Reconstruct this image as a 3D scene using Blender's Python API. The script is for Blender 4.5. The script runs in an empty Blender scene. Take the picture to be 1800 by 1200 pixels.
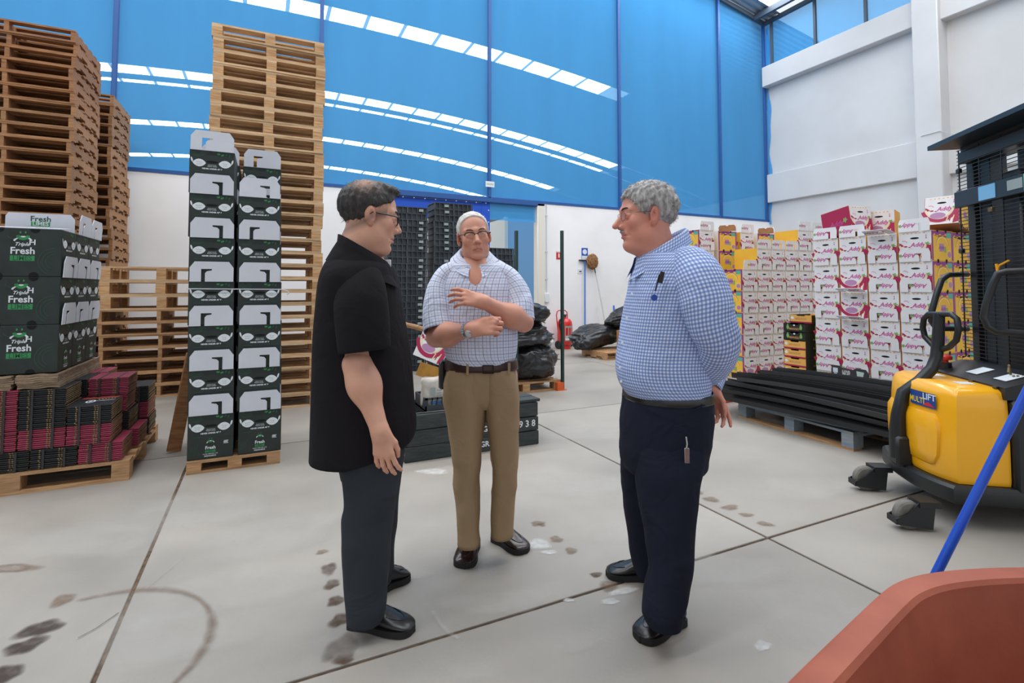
import bpy, bmesh, math, random
import numpy as np
from mathutils import Vector, Matrix, noise as mnoise

random.seed(7)
rng = np.random.default_rng(7)
scene = bpy.context.scene
COL = scene.collection

# ------------------------------------------------------------------ camera, sky, light, exposure
YAW = math.radians(25.6)          # the room's axes are X (along the back wall) and Y (towards it)
PITCH = math.radians(2.47)
CAMH = 1.31
FPX, CYPX = 908.0, 467.0
cam_data = bpy.data.cameras.new('camera')
cam_data.sensor_width = 36.0
cam_data.lens = FPX / 1800 * 36
cam_data.shift_y = (CYPX - 600) / 1800
cam_data.clip_start = 0.05
cam_data.clip_end = 200
cam = bpy.data.objects.new('camera', cam_data)
COL.objects.link(cam)
cam.location = (0, 0, CAMH)
cam.rotation_euler = (math.radians(90) + PITCH, 0, -YAW)
scene.camera = cam
scene.cycles.max_bounces = 7
scene.cycles.diffuse_bounces = 4
scene.cycles.glossy_bounces = 3
scene.cycles.transmission_bounces = 4

world = bpy.data.worlds.new('sky')
scene.world = world
world.use_nodes = True
wn = world.node_tree.nodes
wn['Background'].inputs[0].default_value = (0.86, 0.93, 1.0, 1)
wn['Background'].inputs[1].default_value = 0.62

SKYLIGHT_GLOW = 8.2
sc_view = scene.view_settings
sc_view.view_transform = 'Standard'
sc_view.look = 'None'
sc_view.gamma = 1
sc_view.use_curve_mapping = False
sc_view.exposure = 0.7

# ------------------------------------------------------------------ measuring helpers
RI = np.array([math.cos(YAW), -math.sin(YAW), 0.0])
FH = np.array([math.sin(YAW), math.cos(YAW), 0.0])
_cp, _sp = math.cos(PITCH), math.sin(PITCH)

def cp(px, py, d):
    """a point seen at (px,py), d metres away, in view-aligned axes (x right, y away, z up)"""
    a = (px - 900) / FPX
    b = -(py - CYPX) / FPX
    t = d / (_cp - b * _sp)
    return np.array([a * t, d, CAMH + t * (_sp + b * _cp)])

def room(r, d, z=0.0):
    v = RI * r + FH * d
    return Vector((v[0], v[1], z))

def ground(px, py, z=0.0):
    """view-aligned point on the plane z"""
    b = -(py - CYPX) / FPX
    t = (z - CAMH) / (_sp + b * _cp)
    return np.array([(px - 900) / FPX * t, t * (_cp - b * _sp), z])

# ------------------------------------------------------------------ object helpers
def link(o, parent=None):
    COL.objects.link(o)
    if parent is not None:
        o.parent = parent
    return o

def tag(o, label=None, cat=None, group=None, kind=None):
    if label: o['label'] = label
    if cat: o['category'] = cat
    if group: o['group'] = group
    if kind: o['kind'] = kind
    return o

def empty(name, loc=(0, 0, 0), rz=0.0, label=None, cat=None, group=None, kind=None, rot=None):
    o = bpy.data.objects.new(name, None)
    o.empty_display_size = 0.1
    COL.objects.link(o)
    o.location = loc
    o.rotation_euler = rot if rot is not None else (0, 0, rz)
    return tag(o, label, cat, group, kind)

def mk(name, verts, faces, mats=None, fmat=None, uv=None, smooth=False, autosmooth=None):
    me = bpy.data.meshes.new(name)
    me.from_pydata([tuple(v) for v in verts], [], [tuple(int(i) for i in f) for f in faces])
    if mats is not None:
        for m in (mats if isinstance(mats, (list, tuple)) else [mats]):
            me.materials.append(m)
    if fmat is not None:
        me.polygons.foreach_set('material_index', np.array(fmat, dtype=np.int32))
    if uv is not None:
        l = me.uv_layers.new(name='UVMap')
        l.data.foreach_set('uv', np.array(uv, dtype=np.float32).ravel())
    if smooth:
        me.polygons.foreach_set('use_smooth', np.ones(len(me.polygons), dtype=bool))
    me.update()
    if autosmooth is not None:
        me.set_sharp_from_angle(angle=math.radians(autosmooth))
    return me

def put(name, me, parent=None, loc=(0, 0, 0), rot=(0, 0, 0), scale=None):
    o = bpy.data.objects.new(name, me)
    o.location = loc
    o.rotation_euler = rot
    if scale is not None:
        o.scale = scale
    return link(o, parent)

class MB:
    """collects boxes, tubes and lathes into one mesh"""
    def __init__(self):
        self.v, self.f, self.m, self.s = [], [], [], []
    def add(self, vs, fs, mi=0, sm=False):
        b = len(self.v)
        self.v.extend([tuple(p) for p in vs])
        for f in fs:
            self.f.append(tuple(i + b for i in f)); self.m.append(mi); self.s.append(sm)
        return self
    def box(self, lo, hi, mi=0, bev=0.0, rot=None, org=None):
        x0, y0, z0 = lo; x1, y1, z1 = hi
        if bev > 0:
            b = min(bev, (x1 - x0) / 2.01, (y1 - y0) / 2.01, (z1 - z0) / 2.01)
            xs, ys, zs = (x0, x1), (y0, y1), (z0, z1)
            vs = []
            for i in (0, 1):
                for j in (0, 1):
                    for k in (0, 1):
                        sx = 1 if i == 0 else -1; sy = 1 if j == 0 else -1; sz = 1 if k == 0 else -1
                        vs += [(xs[i], ys[j] + sy * b, zs[k] + sz * b), (xs[i] + sx * b, ys[j], zs[k] + sz * b), (xs[i] + sx * b, ys[j] + sy * b, zs[k])]
            def q(i, j, k, a): return (i * 4 + j * 2 + k) * 3 + a
            fs = [(q(0,0,0,0), q(0,0,1,0), q(0,1,1,0), q(0,1,0,0)), (q(1,0,0,0), q(1,1,0,0), q(1,1,1,0), q(1,0,1,0)),
                  (q(0,0,0,1), q(1,0,0,1), q(1,0,1,1), q(0,0,1,1)), (q(0,1,0,1), q(0,1,1,1), q(1,1,1,1), q(1,1,0,1)),
                  (q(0,0,0,2), q(0,1,0,2), q(1,1,0,2), q(1,0,0,2)), (q(0,0,1,2), q(1,0,1,2), q(1,1,1,2), q(0,1,1,2))]
            for k in (0, 1):
                for j in (0, 1):
                    e = (q(0,j,k,1), q(1,j,k,1), q(1,j,k,2), q(0,j,k,2)); fs.append(e if (j == k) else e[::-1])
                for i in (0, 1):
                    e = (q(i,0,k,0), q(i,0,k,2), q(i,1,k,2), q(i,1,k,0)); fs.append(e if (i == k) else e[::-1])
            for i in (0, 1):
                for j in (0, 1):
                    e = (q(i,j,0,0), q(i,j,0,1), q(i,j,1,1), q(i,j,1,0)); fs.append(e if (i != j) else e[::-1])
            for i in (0, 1):
                for j in (0, 1):
                    for k in (0, 1):
                        t = (q(i,j,k,0), q(i,j,k,1), q(i,j,k,2)); fs.append(t if ((i + j + k) % 2 == 0) else t[::-1])
        else:
            vs = [(x0,y0,z0),(x1,y0,z0),(x1,y1,z0),(x0,y1,z0),(x0,y0,z1),(x1,y0,z1),(x1,y1,z1),(x0,y1,z1)]
            fs = [(0,3,2,1),(4,5,6,7),(0,1,5,4),(1,2,6,5),(2,3,7,6),(3,0,4,7)]
        if rot is not None:
            o = Vector(org if org is not None else ((x0+x1)/2,(y0+y1)/2,(z0+z1)/2))
            vs = [tuple(rot @ (Vector(p) - o) + o) for p in vs]
        return self.add(vs, fs, mi)
    def tube(self, pts, r, n=8, mi=0, caps=True, closed=False, sm=True):
        P = [np.array(p, float) for p in pts]
        m = len(P)
        rr = r if hasattr(r, '__len__') else [r] * m
        T = []
        for i in range(m):
            a = P[(i - 1) % m] if (closed or i > 0) else P[i]
            b = P[(i + 1) % m] if (closed or i < m - 1) else P[i]
            t = b - a; T.append(t / (np.linalg.norm(t) + 1e-12))
        u = np.cross(T[0], [0, 0, 1.0])
        if np.linalg.norm(u) < 1e-3: u = np.cross(T[0], [1.0, 0, 0])
        u /= np.linalg.norm(u)
        vs = []
        for i in range(m):
            u = u - T[i] * (u @ T[i]); u /= np.linalg.norm(u)
            w = np.cross(T[i], u)
            for k in range(n):
                a = 2 * math.pi * k / n
                vs.append(P[i] + rr[i] * (u * math.cos(a) + w * math.sin(a)))
        fs = []
        for i in range(m if closed else m - 1):
            j = (i + 1) % m
            for k in range(n):
                l = (k + 1) % n
                fs.append((i*n+k, i*n+l, j*n+l, j*n+k))
        self.add(vs, fs, mi, sm)
        if caps and not closed:
            self.add(vs[:n], [tuple(range(n))[::-1]], mi)
            self.add(vs[-n:], [tuple(range(n))], mi)
        return self
    def lathe(self, prof, n=20, mi=0, org=(0, 0, 0), axis='z', sm=True):
        vs = []
        for (r, h) in prof:
            for k in range(n):
                a = 2 * math.pi * k / n
                c, s = r * math.cos(a), r * math.sin(a)
                p = (c, s, h) if axis == 'z' else ((h, c, s) if axis == 'x' else (s, h, c))
                vs.append((p[0] + org[0], p[1] + org[1], p[2] + org[2]))
        fs = []
        for i in range(len(prof) - 1):
            for k in range(n):
                l = (k + 1) % n
                fs.append((i*n+k, i*n+l, (i+1)*n+l, (i+1)*n+k))
        fs.append(tuple(range(n))[::-1]); fs.append(tuple((len(prof)-1)*n + k for k in range(n)))
        return self.add(vs, fs, mi, sm)
    def prism(self, poly, axis, lo, hi, mi=0):
        """a polygon pulled along an axis ('x','y','z'); poly in the other two axes in order"""
        def P(a, b, h): return {'x': (h, a, b), 'y': (a, h, b), 'z': (a, b, h)}[axis]
        n = len(poly)
        vs = [P(a, b, lo) for a, b in poly] + [P(a, b, hi) for a, b in poly]
        fs = [tuple(range(n))[::-1], tuple(range(n, 2*n))] + [(i, (i+1) % n, n + (i+1) % n, n + i) for i in range(n)]
        return self.add(vs, fs, mi)
    def merge(self, me, mat=None, mi=0):
        vs = [(mat @ v.co) if mat is not None else v.co for v in me.vertices]
        return self.add(vs, [tuple(p.vertices) for p in me.polygons], mi)
    def mesh(self, name, mats, autosmooth=None):
        me = mk(name, self.v, self.f, mats, self.m)
        me.polygons.foreach_set('use_smooth', np.array(self.s, dtype=bool))
        bm = bmesh.new(); bm.from_mesh(me)
        bmesh.ops.remove_doubles(bm, verts=bm.verts, dist=1e-6)
        bmesh.ops.recalc_face_normals(bm, faces=bm.faces)
        bm.to_mesh(me); bm.free()
        if autosmooth is not None:
            me.set_sharp_from_angle(angle=math.radians(autosmooth))
        return me
    def obj(self, name, mats, parent=None, loc=(0, 0, 0), rot=(0, 0, 0), autosmooth=40):
        return put(name, self.mesh(name, mats, autosmooth), parent, loc, rot)

def place_copy(src, loc=None, rot=None, parent=None):
    """copies a thing, its parts and their sub-parts"""
    c = src.copy(); COL.objects.link(c)
    if parent is not None: c.parent = parent
    if loc is not None: c.location = loc
    if rot is not None: c.rotation_euler = rot
    for ch in list(src.children):
        place_copy(ch, parent=c)
    return c

ORD = ['topmost', 'second', 'third', 'fourth', 'fifth', 'sixth', 'seventh', 'eighth', 'ninth', 'tenth', 'eleventh', 'twelfth',
       'thirteenth', 'fourteenth', 'fifteenth', 'sixteenth', 'seventeenth', 'eighteenth', 'nineteenth', 'twentieth',
       'twenty-first', 'twenty-second', 'twenty-third', 'twenty-fourth', 'twenty-fifth', 'twenty-sixth', 'twenty-seventh',
       'twenty-eighth', 'twenty-ninth', 'thirtieth', 'thirty-first']
def from_top(i):
    return 'topmost' if i == 0 else ORD[i] + ' from the top'
def nth(i):
    return 'first' if i == 0 else ORD[i]

# ------------------------------------------------------------------ lettering
_txt = {}
def text_mesh(s, size=0.1, shear=0.0, bold=0.0, mat=None, align='CENTER', space=1.0):
    key = (s, size, shear, bold, mat.name if mat else None, align, space)
    if key in _txt: return _txt[key]
    cu = bpy.data.curves.new('lettering', 'FONT')
    cu.body = s; cu.size = size; cu.shear = shear; cu.offset = bold; cu.align_x = align; cu.align_y = 'CENTER'
    cu.space_character = space; cu.resolution_u = 2
    o = bpy.data.objects.new('lettering', cu); COL.objects.link(o)
    dg = bpy.context.evaluated_depsgraph_get()
    me = bpy.data.meshes.new_from_object(o.evaluated_get(dg))
    me.name = 'lettering'
    bpy.data.objects.remove(o); bpy.data.curves.remove(cu)
    me.materials.clear()
    if mat: me.materials.append(mat)
    _txt[key] = me
    return me

# ------------------------------------------------------------------ materials
MATS = {}
def material(name, col=(0.8, 0.8, 0.8), rough=0.6, metal=0.0, col2=None, scale=8.0, detail=4.0, contrast=(0.35, 0.65), stretch=None,
             bump=0.0, bscale=None, rnd=0.0, spec=0.5, coat=0.0, coords='Object', emit=None, rough2=None):
    m = bpy.data.materials.new(name); m.use_nodes = True
    nt = m.node_tree; N = nt.nodes; L = nt.links
    p = N['Principled BSDF']
    p.inputs['Base Color'].default_value = (*col, 1)
    p.inputs['Roughness'].default_value = rough
    p.inputs['Metallic'].default_value = metal
    p.inputs['Specular IOR Level'].default_value = spec
    p.inputs['Coat Weight'].default_value = coat
    tc = None; out = None
    if col2 is not None or bump > 0:
        tc = N.new('ShaderNodeTexCoord'); mp = N.new('ShaderNodeMapping')
        L.new(tc.outputs[coords], mp.inputs[0])
        if stretch: mp.inputs['Scale'].default_value = stretch
        if rnd > 0:
            oi = N.new('ShaderNodeObjectInfo'); cm = N.new('ShaderNodeVectorMath'); cm.operation = 'SCALE'
            cm.inputs[0].default_value = (37.0, 17.0, 53.0); L.new(oi.outputs['Random'], cm.inputs['Scale']); L.new(cm.outputs[0], mp.inputs['Location'])
    if col2 is not None:
        nz = N.new('ShaderNodeTexNoise'); nz.inputs['Scale'].default_value = scale; nz.inputs['Detail'].default_value = detail
        L.new(mp.outputs[0], nz.inputs['Vector'])
        mr = N.new('ShaderNodeMapRange'); mr.inputs[1].default_value = contrast[0]; mr.inputs[2].default_value = contrast[1]
        L.new(nz.outputs['Fac'], mr.inputs[0])
        mx = N.new('ShaderNodeMix'); mx.data_type = 'RGBA'
        mx.inputs[6].default_value = (*col, 1); mx.inputs[7].default_value = (*col2, 1)
        L.new(mr.outputs[0], mx.inputs[0]); out = mx.outputs[2]
        if rough2 is not None:
            mr2 = N.new('ShaderNodeMapRange'); mr2.inputs[3].default_value = rough; mr2.inputs[4].default_value = rough2
            L.new(mr.outputs[0], mr2.inputs[0]); L.new(mr2.outputs[0], p.inputs['Roughness'])
    if rnd > 0:
        oi = N.new('ShaderNodeObjectInfo')
        hs = N.new('ShaderNodeHueSaturation')
        r1 = N.new('ShaderNodeMapRange'); r1.inputs[3].default_value = 1 - rnd; r1.inputs[4].default_value = 1 + rnd
        L.new(oi.outputs['Random'], r1.inputs[0]); L.new(r1.outputs[0], hs.inputs['Value'])
        if out is not None: L.new(out, hs.inputs['Color'])
        else: hs.inputs['Color'].default_value = (*col, 1)
        out = hs.outputs[0]
    if out is not None: L.new(out, p.inputs['Base Color'])
    if bump > 0:
        nb = N.new('ShaderNodeTexNoise'); nb.inputs['Scale'].default_value = bscale or scale * 3; nb.inputs['Detail'].default_value = 3
        L.new(mp.outputs[0], nb.inputs['Vector'])
        bp = N.new('ShaderNodeBump'); bp.inputs['Strength'].default_value = bump; bp.inputs['Distance'].default_value = 0.01
        L.new(nb.outputs['Fac'], bp.inputs['Height']); L.new(bp.outputs[0], p.inputs['Normal'])
    if emit:
        p.inputs['Emission Color'].default_value = (*emit[:3], 1); p.inputs['Emission Strength'].default_value = emit[3]
    MATS[name] = m
    return m

def srgb(r, g, b):
    f = lambda c: (c / 255) / 12.92 if c / 255 <= 0.04045 else ((c / 255 + 0.055) / 1.055) ** 2.4
    return (f(r), f(g), f(b))
# ------------------------------------------------------------------ materials of the room
M_conc = material('concrete', srgb(166, 159, 150), 0.62, col2=srgb(142, 136, 128), scale=1.3, detail=8, contrast=(0.3, 0.72), bump=0.08, bscale=60, rnd=0.025, coords='Object', rough2=0.45)
M_joint = material('joint_dirt', srgb(112, 88, 66), 0.95, col2=srgb(70, 56, 44), scale=30)
M_white = material('white_paint', srgb(246, 246, 248), 0.7, col2=srgb(238, 238, 240), scale=1.2, detail=6, bump=0.05, bscale=25)
M_white2 = material('white_render', srgb(208, 208, 209), 0.8, col2=srgb(201, 200, 200), scale=0.9, detail=7, bump=0.05, bscale=14)
M_bluepost = material('blue_steel', srgb(34, 84, 150), 0.5)
M_bluedark = material('blue_tarp', srgb(20, 82, 200), 0.6)
M_roof = material('roof_sheet', srgb(150, 160, 168), 0.45, metal=0.4)
M_steel_dk = material('dark_purlin', srgb(70, 84, 98), 0.6)

def glow(name, col, s):
    m = bpy.data.materials.new(name); m.use_nodes = True
    nt = m.node_tree; nt.nodes.clear()
    e = nt.nodes.new('ShaderNodeEmission'); o = nt.nodes.new('ShaderNodeOutputMaterial')
    e.inputs[0].default_value = (*col, 1); e.inputs[1].default_value = s
    nt.links.new(e.outputs[0], o.inputs[0])
    return m
M_skylight = glow('skylight_sheet', (0.96, 0.98, 1.0), SKYLIGHT_GLOW)

def net(name, col, trans, tint):
    m = bpy.data.materials.new(name); m.use_nodes = True
    nt = m.node_tree; N = nt.nodes; L = nt.links; N.clear()
    o = N.new('ShaderNodeOutputMaterial'); mx = N.new('ShaderNodeMixShader'); m2 = N.new('ShaderNodeMixShader')
    t = N.new('ShaderNodeBsdfTransparent'); t.inputs[0].default_value = (*tint, 1)
    d = N.new('ShaderNodeBsdfDiffuse'); l = N.new('ShaderNodeBsdfTranslucent')
    tc = N.new('ShaderNodeTexCoord'); nz = N.new('ShaderNodeTexNoise'); nz.inputs['Scale'].default_value = 0.6; nz.inputs['Detail'].default_value = 3
    mp = N.new('ShaderNodeMapping'); mp.inputs['Scale'].default_value = (3.0, 3.0, 0.4)
    L.new(tc.outputs['Object'], mp.inputs[0]); L.new(mp.outputs[0], nz.inputs['Vector'])
    cr = N.new('ShaderNodeMix'); cr.data_type = 'RGBA'; cr.inputs[6].default_value = (*[c * 0.9 for c in col], 1); cr.inputs[7].default_value = (*[min(1, c * 1.1) for c in col], 1)
    L.new(nz.outputs['Fac'], cr.inputs[0])
    L.new(cr.outputs[2], d.inputs[0]); L.new(cr.outputs[2], l.inputs[0])
    m2.inputs[0].default_value = 0.45
    L.new(d.outputs[0], m2.inputs[1]); L.new(l.outputs[0], m2.inputs[2])
    mx.inputs[0].default_value = 1 - trans
    L.new(t.outputs[0], mx.inputs[1]); L.new(m2.outputs[0], mx.inputs[2]); L.new(mx.outputs[0], o.inputs[0])
    return m
M_net = net('blue_net', srgb(86, 176, 244), 0.30, (0.66, 0.9, 1.0))

# ------------------------------------------------------------------ floor
XW0, XW1, YB = -9.3, 12.83, 9.95
floor = empty('floor', (0, 0, 0), kind='structure')
JX = [-0.49 + 2.9 * k for k in range(-3, 5)]
JY = [1.92 + 2.9 * k for k in range(-3, 3)]
xs = [XW0] + [x for x in JX if XW0 + 0.3 < x < XW1 - 0.3] + [XW1]
ys = [-7.5] + [y for y in JY if -7.2 < y < YB - 0.3] + [YB]
for i in range(len(xs) - 1):
    for j in range(len(ys) - 1):
        g = 0.008
        b = MB().box((xs[i] + g, ys[j] + g, -0.12), (xs[i+1] - g, ys[j+1] - g, 0.0), bev=0.003)
        b.obj('slab', M_conc, floor)
MB().box((XW0, -7.5, -0.3), (XW1, YB, -0.008)).obj('joint_bed', M_joint, floor)
MB().box((-14, YB, -0.3), (26, 46, -0.004)).obj('far_slab', M_conc, floor)
M_yard = material('yard', srgb(186, 180, 170), 0.9)
MB().box((-40, -60, -0.3), (40, -7.5, -0.02)).obj('yard_slab', M_yard, floor)

# stains, drips and patches with a shape of their own
def stain_mat(name, col, a, scale=14.0, lo=0.12, hi=0.8):
    m = bpy.data.materials.new(name); m.use_nodes = True
    nt = m.node_tree; N = nt.nodes; L = nt.links
    p = N['Principled BSDF']; p.inputs['Base Color'].default_value = (*col, 1); p.inputs['Roughness'].default_value = 0.75
    at = N.new('ShaderNodeAttribute'); at.attribute_name = 'edge'
    tc = N.new('ShaderNodeTexCoord'); nz = N.new('ShaderNodeTexNoise'); nz.inputs['Scale'].default_value = scale; nz.inputs['Detail'].default_value = 5
    L.new(tc.outputs['Object'], nz.inputs['Vector'])
    ad = N.new('ShaderNodeMath'); ad.operation = 'MULTIPLY'
    mr = N.new('ShaderNodeMapRange'); mr.inputs[1].default_value = lo; mr.inputs[2].default_value = hi; mr.inputs[4].default_value = a
    sm = N.new('ShaderNodeMath'); sm.operation = 'ADD'; sm.inputs[1].default_value = 0.25
    L.new(nz.outputs['Fac'], sm.inputs[0]); L.new(sm.outputs[0], ad.inputs[0]); L.new(at.outputs['Fac'], ad.inputs[1])
    L.new(ad.outputs[0], mr.inputs[0]); L.new(mr.outputs[0], p.inputs['Alpha'])
    return m
M_st_brown = stain_mat('brown_stain', srgb(84, 58, 36), 0.75, 24.0, 0.2, 0.85)
M_st_dark = stain_mat('dark_stain', srgb(60, 42, 36), 0.75, 20.0, 0.2, 0.8)
M_st_white = stain_mat('white_splash', srgb(226, 226, 224), 0.6, 22.0, 0.25, 0.85)
M_st_tan = stain_mat('tan_stain', srgb(120, 92, 66), 0.5, 24.0, 0.2, 0.85)
M_st_grey = stain_mat('grey_scuff', srgb(120, 112, 104), 0.28, 4.0, 0.3, 0.8)
M_st_pale = stain_mat('pale_scuff', srgb(206, 202, 196), 0.28, 5.0, 0.25, 0.85)
_stz = [0.0008]
def stain(px, py, w, h, mat, rot=0.0, seed=0, name='stain'):
    c = ground(px, py); r = random.Random(seed * 77 + int(px))
    n = 26; vs = [(0, 0, 0)]; fs = []
    ph = [r.uniform(0, 6.28) for _ in range(4)]
    for ring, k in ((1, 0.55), (2, 1.0)):
        for i in range(n):
            a = 2 * math.pi * i / n
            q = k * (1 + 0.13 * math.sin(2*a + ph[0]) + 0.1 * math.sin(3*a + ph[1]) + 0.07 * math.sin(5*a + ph[2]))
            vs.append((w/2 * q * math.cos(a), h/2 * q * math.sin(a), 0))
    for i in range(n):
        j = (i + 1) % n
        fs.append((0, 1 + i, 1 + j)); fs.append((1 + i, 1 + n + i, 1 + n + j, 1 + j))
    me = mk(name, vs, fs, mat)
    at = me.attributes.new('edge', 'FLOAT', 'POINT')
    at.data.foreach_set('value', np.array([1.0] + [0.95] * n + [0.0] * n, dtype=np.float32))
    p = room(c[0], c[1], _stz[0]); _stz[0] += 0.00006
    return put(name, me, floor, p, (0, 0, -YAW + rot))
for px, py, w, h, mt, rt in [(578, 1000, .10, .13, M_st_brown, .3), (583, 1027, .09, .10, M_st_brown, .1), (590, 1056, .08, .11, M_st_brown, 0), (596, 1090, .10, .11, M_st_brown, 0),
        (600, 1138, .14, .20, M_st_brown, .1), (566, 970, .07, .07, M_st_tan, 0), (605, 1158, .1, .08, M_st_brown, 0), (70, 1105, .17, .15, M_st_dark, .5), (45, 1135, .14, .14, M_st_dark, .4),
        (10, 1185, .14, .12, M_st_dark, 0), (110, 1055, .12, .12, M_st_tan, .4), (18, 999, .16, .07, M_st_white, 0), (20, 999, .3, .12, M_st_tan, 0),
        (945, 920, .10, .09, M_st_tan, 0), (952, 922, .06, .06, M_st_tan, 0), (978, 948, .10, .09, M_st_tan, .2), (1004, 968, .09, .08, M_st_tan, 0), (1048, 1010, .07, .06, M_st_brown, 0), (1070, 1030, .12, .10, M_st_tan, .2),
        (1224, 866, .12, .10, M_st_tan, 0), (1250, 878, .14, .10, M_st_tan, 0), (1283, 892, .14, .10, M_st_tan, .3), (1312, 905, .10, .08, M_st_tan, 0), (1345, 921, .12, .08, M_st_tan, 0),
        (760, 829, .32, .16, M_st_white, .1), (948, 957, .17, .13, M_st_white, 0), (965, 971, .10, .06, M_st_white, 0), (1000, 1055, .06, .04, M_st_white, 0), (1340, 1136, .09, .07, M_st_white, .5),
        (1072, 1058, .12, .05, M_st_white, .2), (1095, 1040, .22, .05, M_st_white, .35), (860, 1060, .5, .22, M_st_pale, .2), (720, 1010, .25, .12, M_st_pale, 0), (930, 1050, .35, .2, M_st_pale, .4), (820, 1165, .35, .22, M_st_pale, 0),
        (1020, 1130, .25, .12, M_st_pale, .3), (400, 1040, 1.2, .5, M_st_pale, .2), (330, 900, 1.4, .7, M_st_pale, .1), (480, 940, 1.0, .6, M_st_pale, .5), (1420, 1080, .6, .5, M_st_pale, .3), (150, 950, 1.0, .6, M_st_pale, .1), (300, 1120, .8, .4, M_st_pale, .1),
        (1160, 930, .9, .5, M_st_pale, .4), (1000, 850, 1.0, .7, M_st_pale, 0), (1250, 1000, .8, .4, M_st_pale, .1), (1420, 860, 1.0, .5, M_st_pale, .1), (630, 1130, .5, .2, M_st_pale, .1), (1060, 760, 1.4, .8, M_st_pale, .1)]:
    stain(px, py, w, h, mt, rt, seed=int(py))
def ring_stain(px, py, R, w, a0, a1, mat):
    c = ground(px, py); n = 48; vs = []; fs = []; ed = []
    for i in range(n + 1):
        a = a0 + (a1 - a0) * i / n
        for k, e in ((-1, 0.0), (0, 1.0), (1, 0.0)):
            q = R + k * w * (1 + 0.3 * math.sin(5 * a)); vs.append((q * math.cos(a), q * math.sin(a), 0)); ed.append(e * (0.3 if i in (0, n) else 1))
    for i in range(n):
        for k in (0, 1):
            b = i * 3 + k; fs.append((b, b + 3, b + 4, b + 1))
    me = mk('stain', vs, fs, mat); at = me.attributes.new('edge', 'FLOAT', 'POINT'); at.data.foreach_set('value', np.array(ed, dtype=np.float32))
    put('stain', me, floor, room(c[0], c[1], 0.0045), (0, 0, -YAW))
ring_stain(110, 1170, 0.45, 0.03, -0.3, 2.2, M_st_tan)
def line_scratch(pts, w, mat):
    vs = []; fs = []; ed = []
    P = [ground(*p) for p in pts]
    for i, p in enumerate(P):
        t = (P[min(i+1, len(P)-1)] - P[max(i-1, 0)]); t /= np.linalg.norm(t); nrm = np.array([-t[1], t[0], 0])
        for k, e in ((-1, 0.0), (0, 1.0), (1, 0.0)):
            vs.append(tuple(p + nrm * w * k)); ed.append(e)
    for i in range(len(P) - 1):
        for k in (0, 1):
            b = i * 3 + k; fs.append((b, b + 3, b + 4, b + 1))
    me = mk('stain', vs, fs, mat); at = me.attributes.new('edge', 'FLOAT', 'POINT'); at.data.foreach_set('value', np.array(ed, dtype=np.float32))
    put('stain', me, floor, (0, 0, 0.005), (0, 0, -YAW))
line_scratch([(137, 1123), (170, 1105), (209, 1078)], 0.006, M_st_dark)
line_scratch([(255, 1040), (290, 1010), (325, 982)], 0.004, M_st_grey)
line_scratch([(760, 1075), (775, 1100), (790, 1115), (806, 1124)], 0.02, M_st_pale)

# ------------------------------------------------------------------ back wall, door opening, blue netting above
DX0, DX1, ZW = 1.95, 5.40, 3.2
wb2 = MB().box((XW0, YB, 0), (DX0, YB + 0.15, ZW)).obj('wall_back', M_white); tag(wb2, kind='structure')
wb = MB().box((DX1, YB, 0), (XW1, YB + 0.15, ZW)).obj('wall_back', M_white)
tag(wb, kind='structure')
MB().box((DX1 - 0.02, YB - 0.02, 0), (DX1 + 0.16, YB + 0.17, ZW - 0.03), bev=0.01).obj('door_jamb', material('cream_jamb', srgb(226, 222, 212), 0.6), wb)
MB().box((DX0, YB - 0.02, ZW - 0.09), (DX1 + 0.16, YB + 0.17, ZW + 0.03), bev=0.01).obj('door_header', M_bluepost, wb)
def arch(X, k=0.0085): return 10.1 - k * (X - 1.0) ** 2
posts = [-8.4, -5.3, -2.2, 0.87, 4.24, 7.64, 10.98]
wm = empty('wall_net', (0, 0, 0), kind='structure')
bounds = [XW0] + posts + [XW1]
def net_sheet(name, x0, x1, zlo, y, top, parent, plane='xz', amp=0.012):
    nx, nz = 24, 26; vs = []; fs = []
    s = random.random() * 9
    for i in range(nx + 1):
        for j in range(nz + 1):
            X = x0 + (x1 - x0) * i / nx; t = top(X) if callable(top) else top
            Z = zlo + (t - zlo) * j / nz
            w = amp * math.sin(X * 3.1 + s + 0.3 * math.sin(Z)) * math.sin(math.pi * i / nx) + amp * 0.6 * math.sin(Z * 1.7 + s) * math.sin(math.pi * i / nx)
            vs.append((X, y + w, Z) if plane == 'xz' else (y + w, X, Z))
    for i in range(nx):
        for j in range(nz):
            a = i * (nz + 1) + j; fs.append((a, a + nz + 1, a + nz + 2, a + 1))
    return put(name, mk(name, vs, fs, M_net, smooth=True), parent)
for i in range(len(bounds) - 1):
    net_sheet('net_panel', bounds[i], bounds[i+1], ZW, YB + 0.08, arch, wm)
for x in posts + [XW1 - 0.08]:
    MB().box((x - 0.035, YB - 0.02, ZW), (x + 0.035, YB + 0.05, arch(x)), bev=0.006).obj('net_post', M_bluepost, wm)
MB().box((XW0, YB - 0.01, ZW - 0.03), (DX0, YB + 0.05, ZW + 0.03)).box((DX1, YB - 0.01, ZW - 0.03), (XW1, YB + 0.05, ZW + 0.03)).obj('net_rail', M_bluepost, wm)
n = 24; vs = []; fs = []
for i in range(n + 1):
    X = XW0 + (XW1 - XW0) * i / n
    for dy, dz in ((-0.03, -0.1), (0.05, -0.1), (0.05, 0.0), (-0.03, 0.0)): vs.append((X, YB + dy, arch(X) + dz))
for i in range(n):
    for k in range(4): fs.append((i*4+k, i*4+(k+1)%4, i*4+4+(k+1)%4, i*4+4+k))
put('net_top_rail', mk('net_top_rail', vs, fs, M_steel_dk), wm)
net_sheet('net_panel', 4.27, DX1, 2.76, YB + 0.1, ZW - 0.06, wm, amp=0.004)
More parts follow.
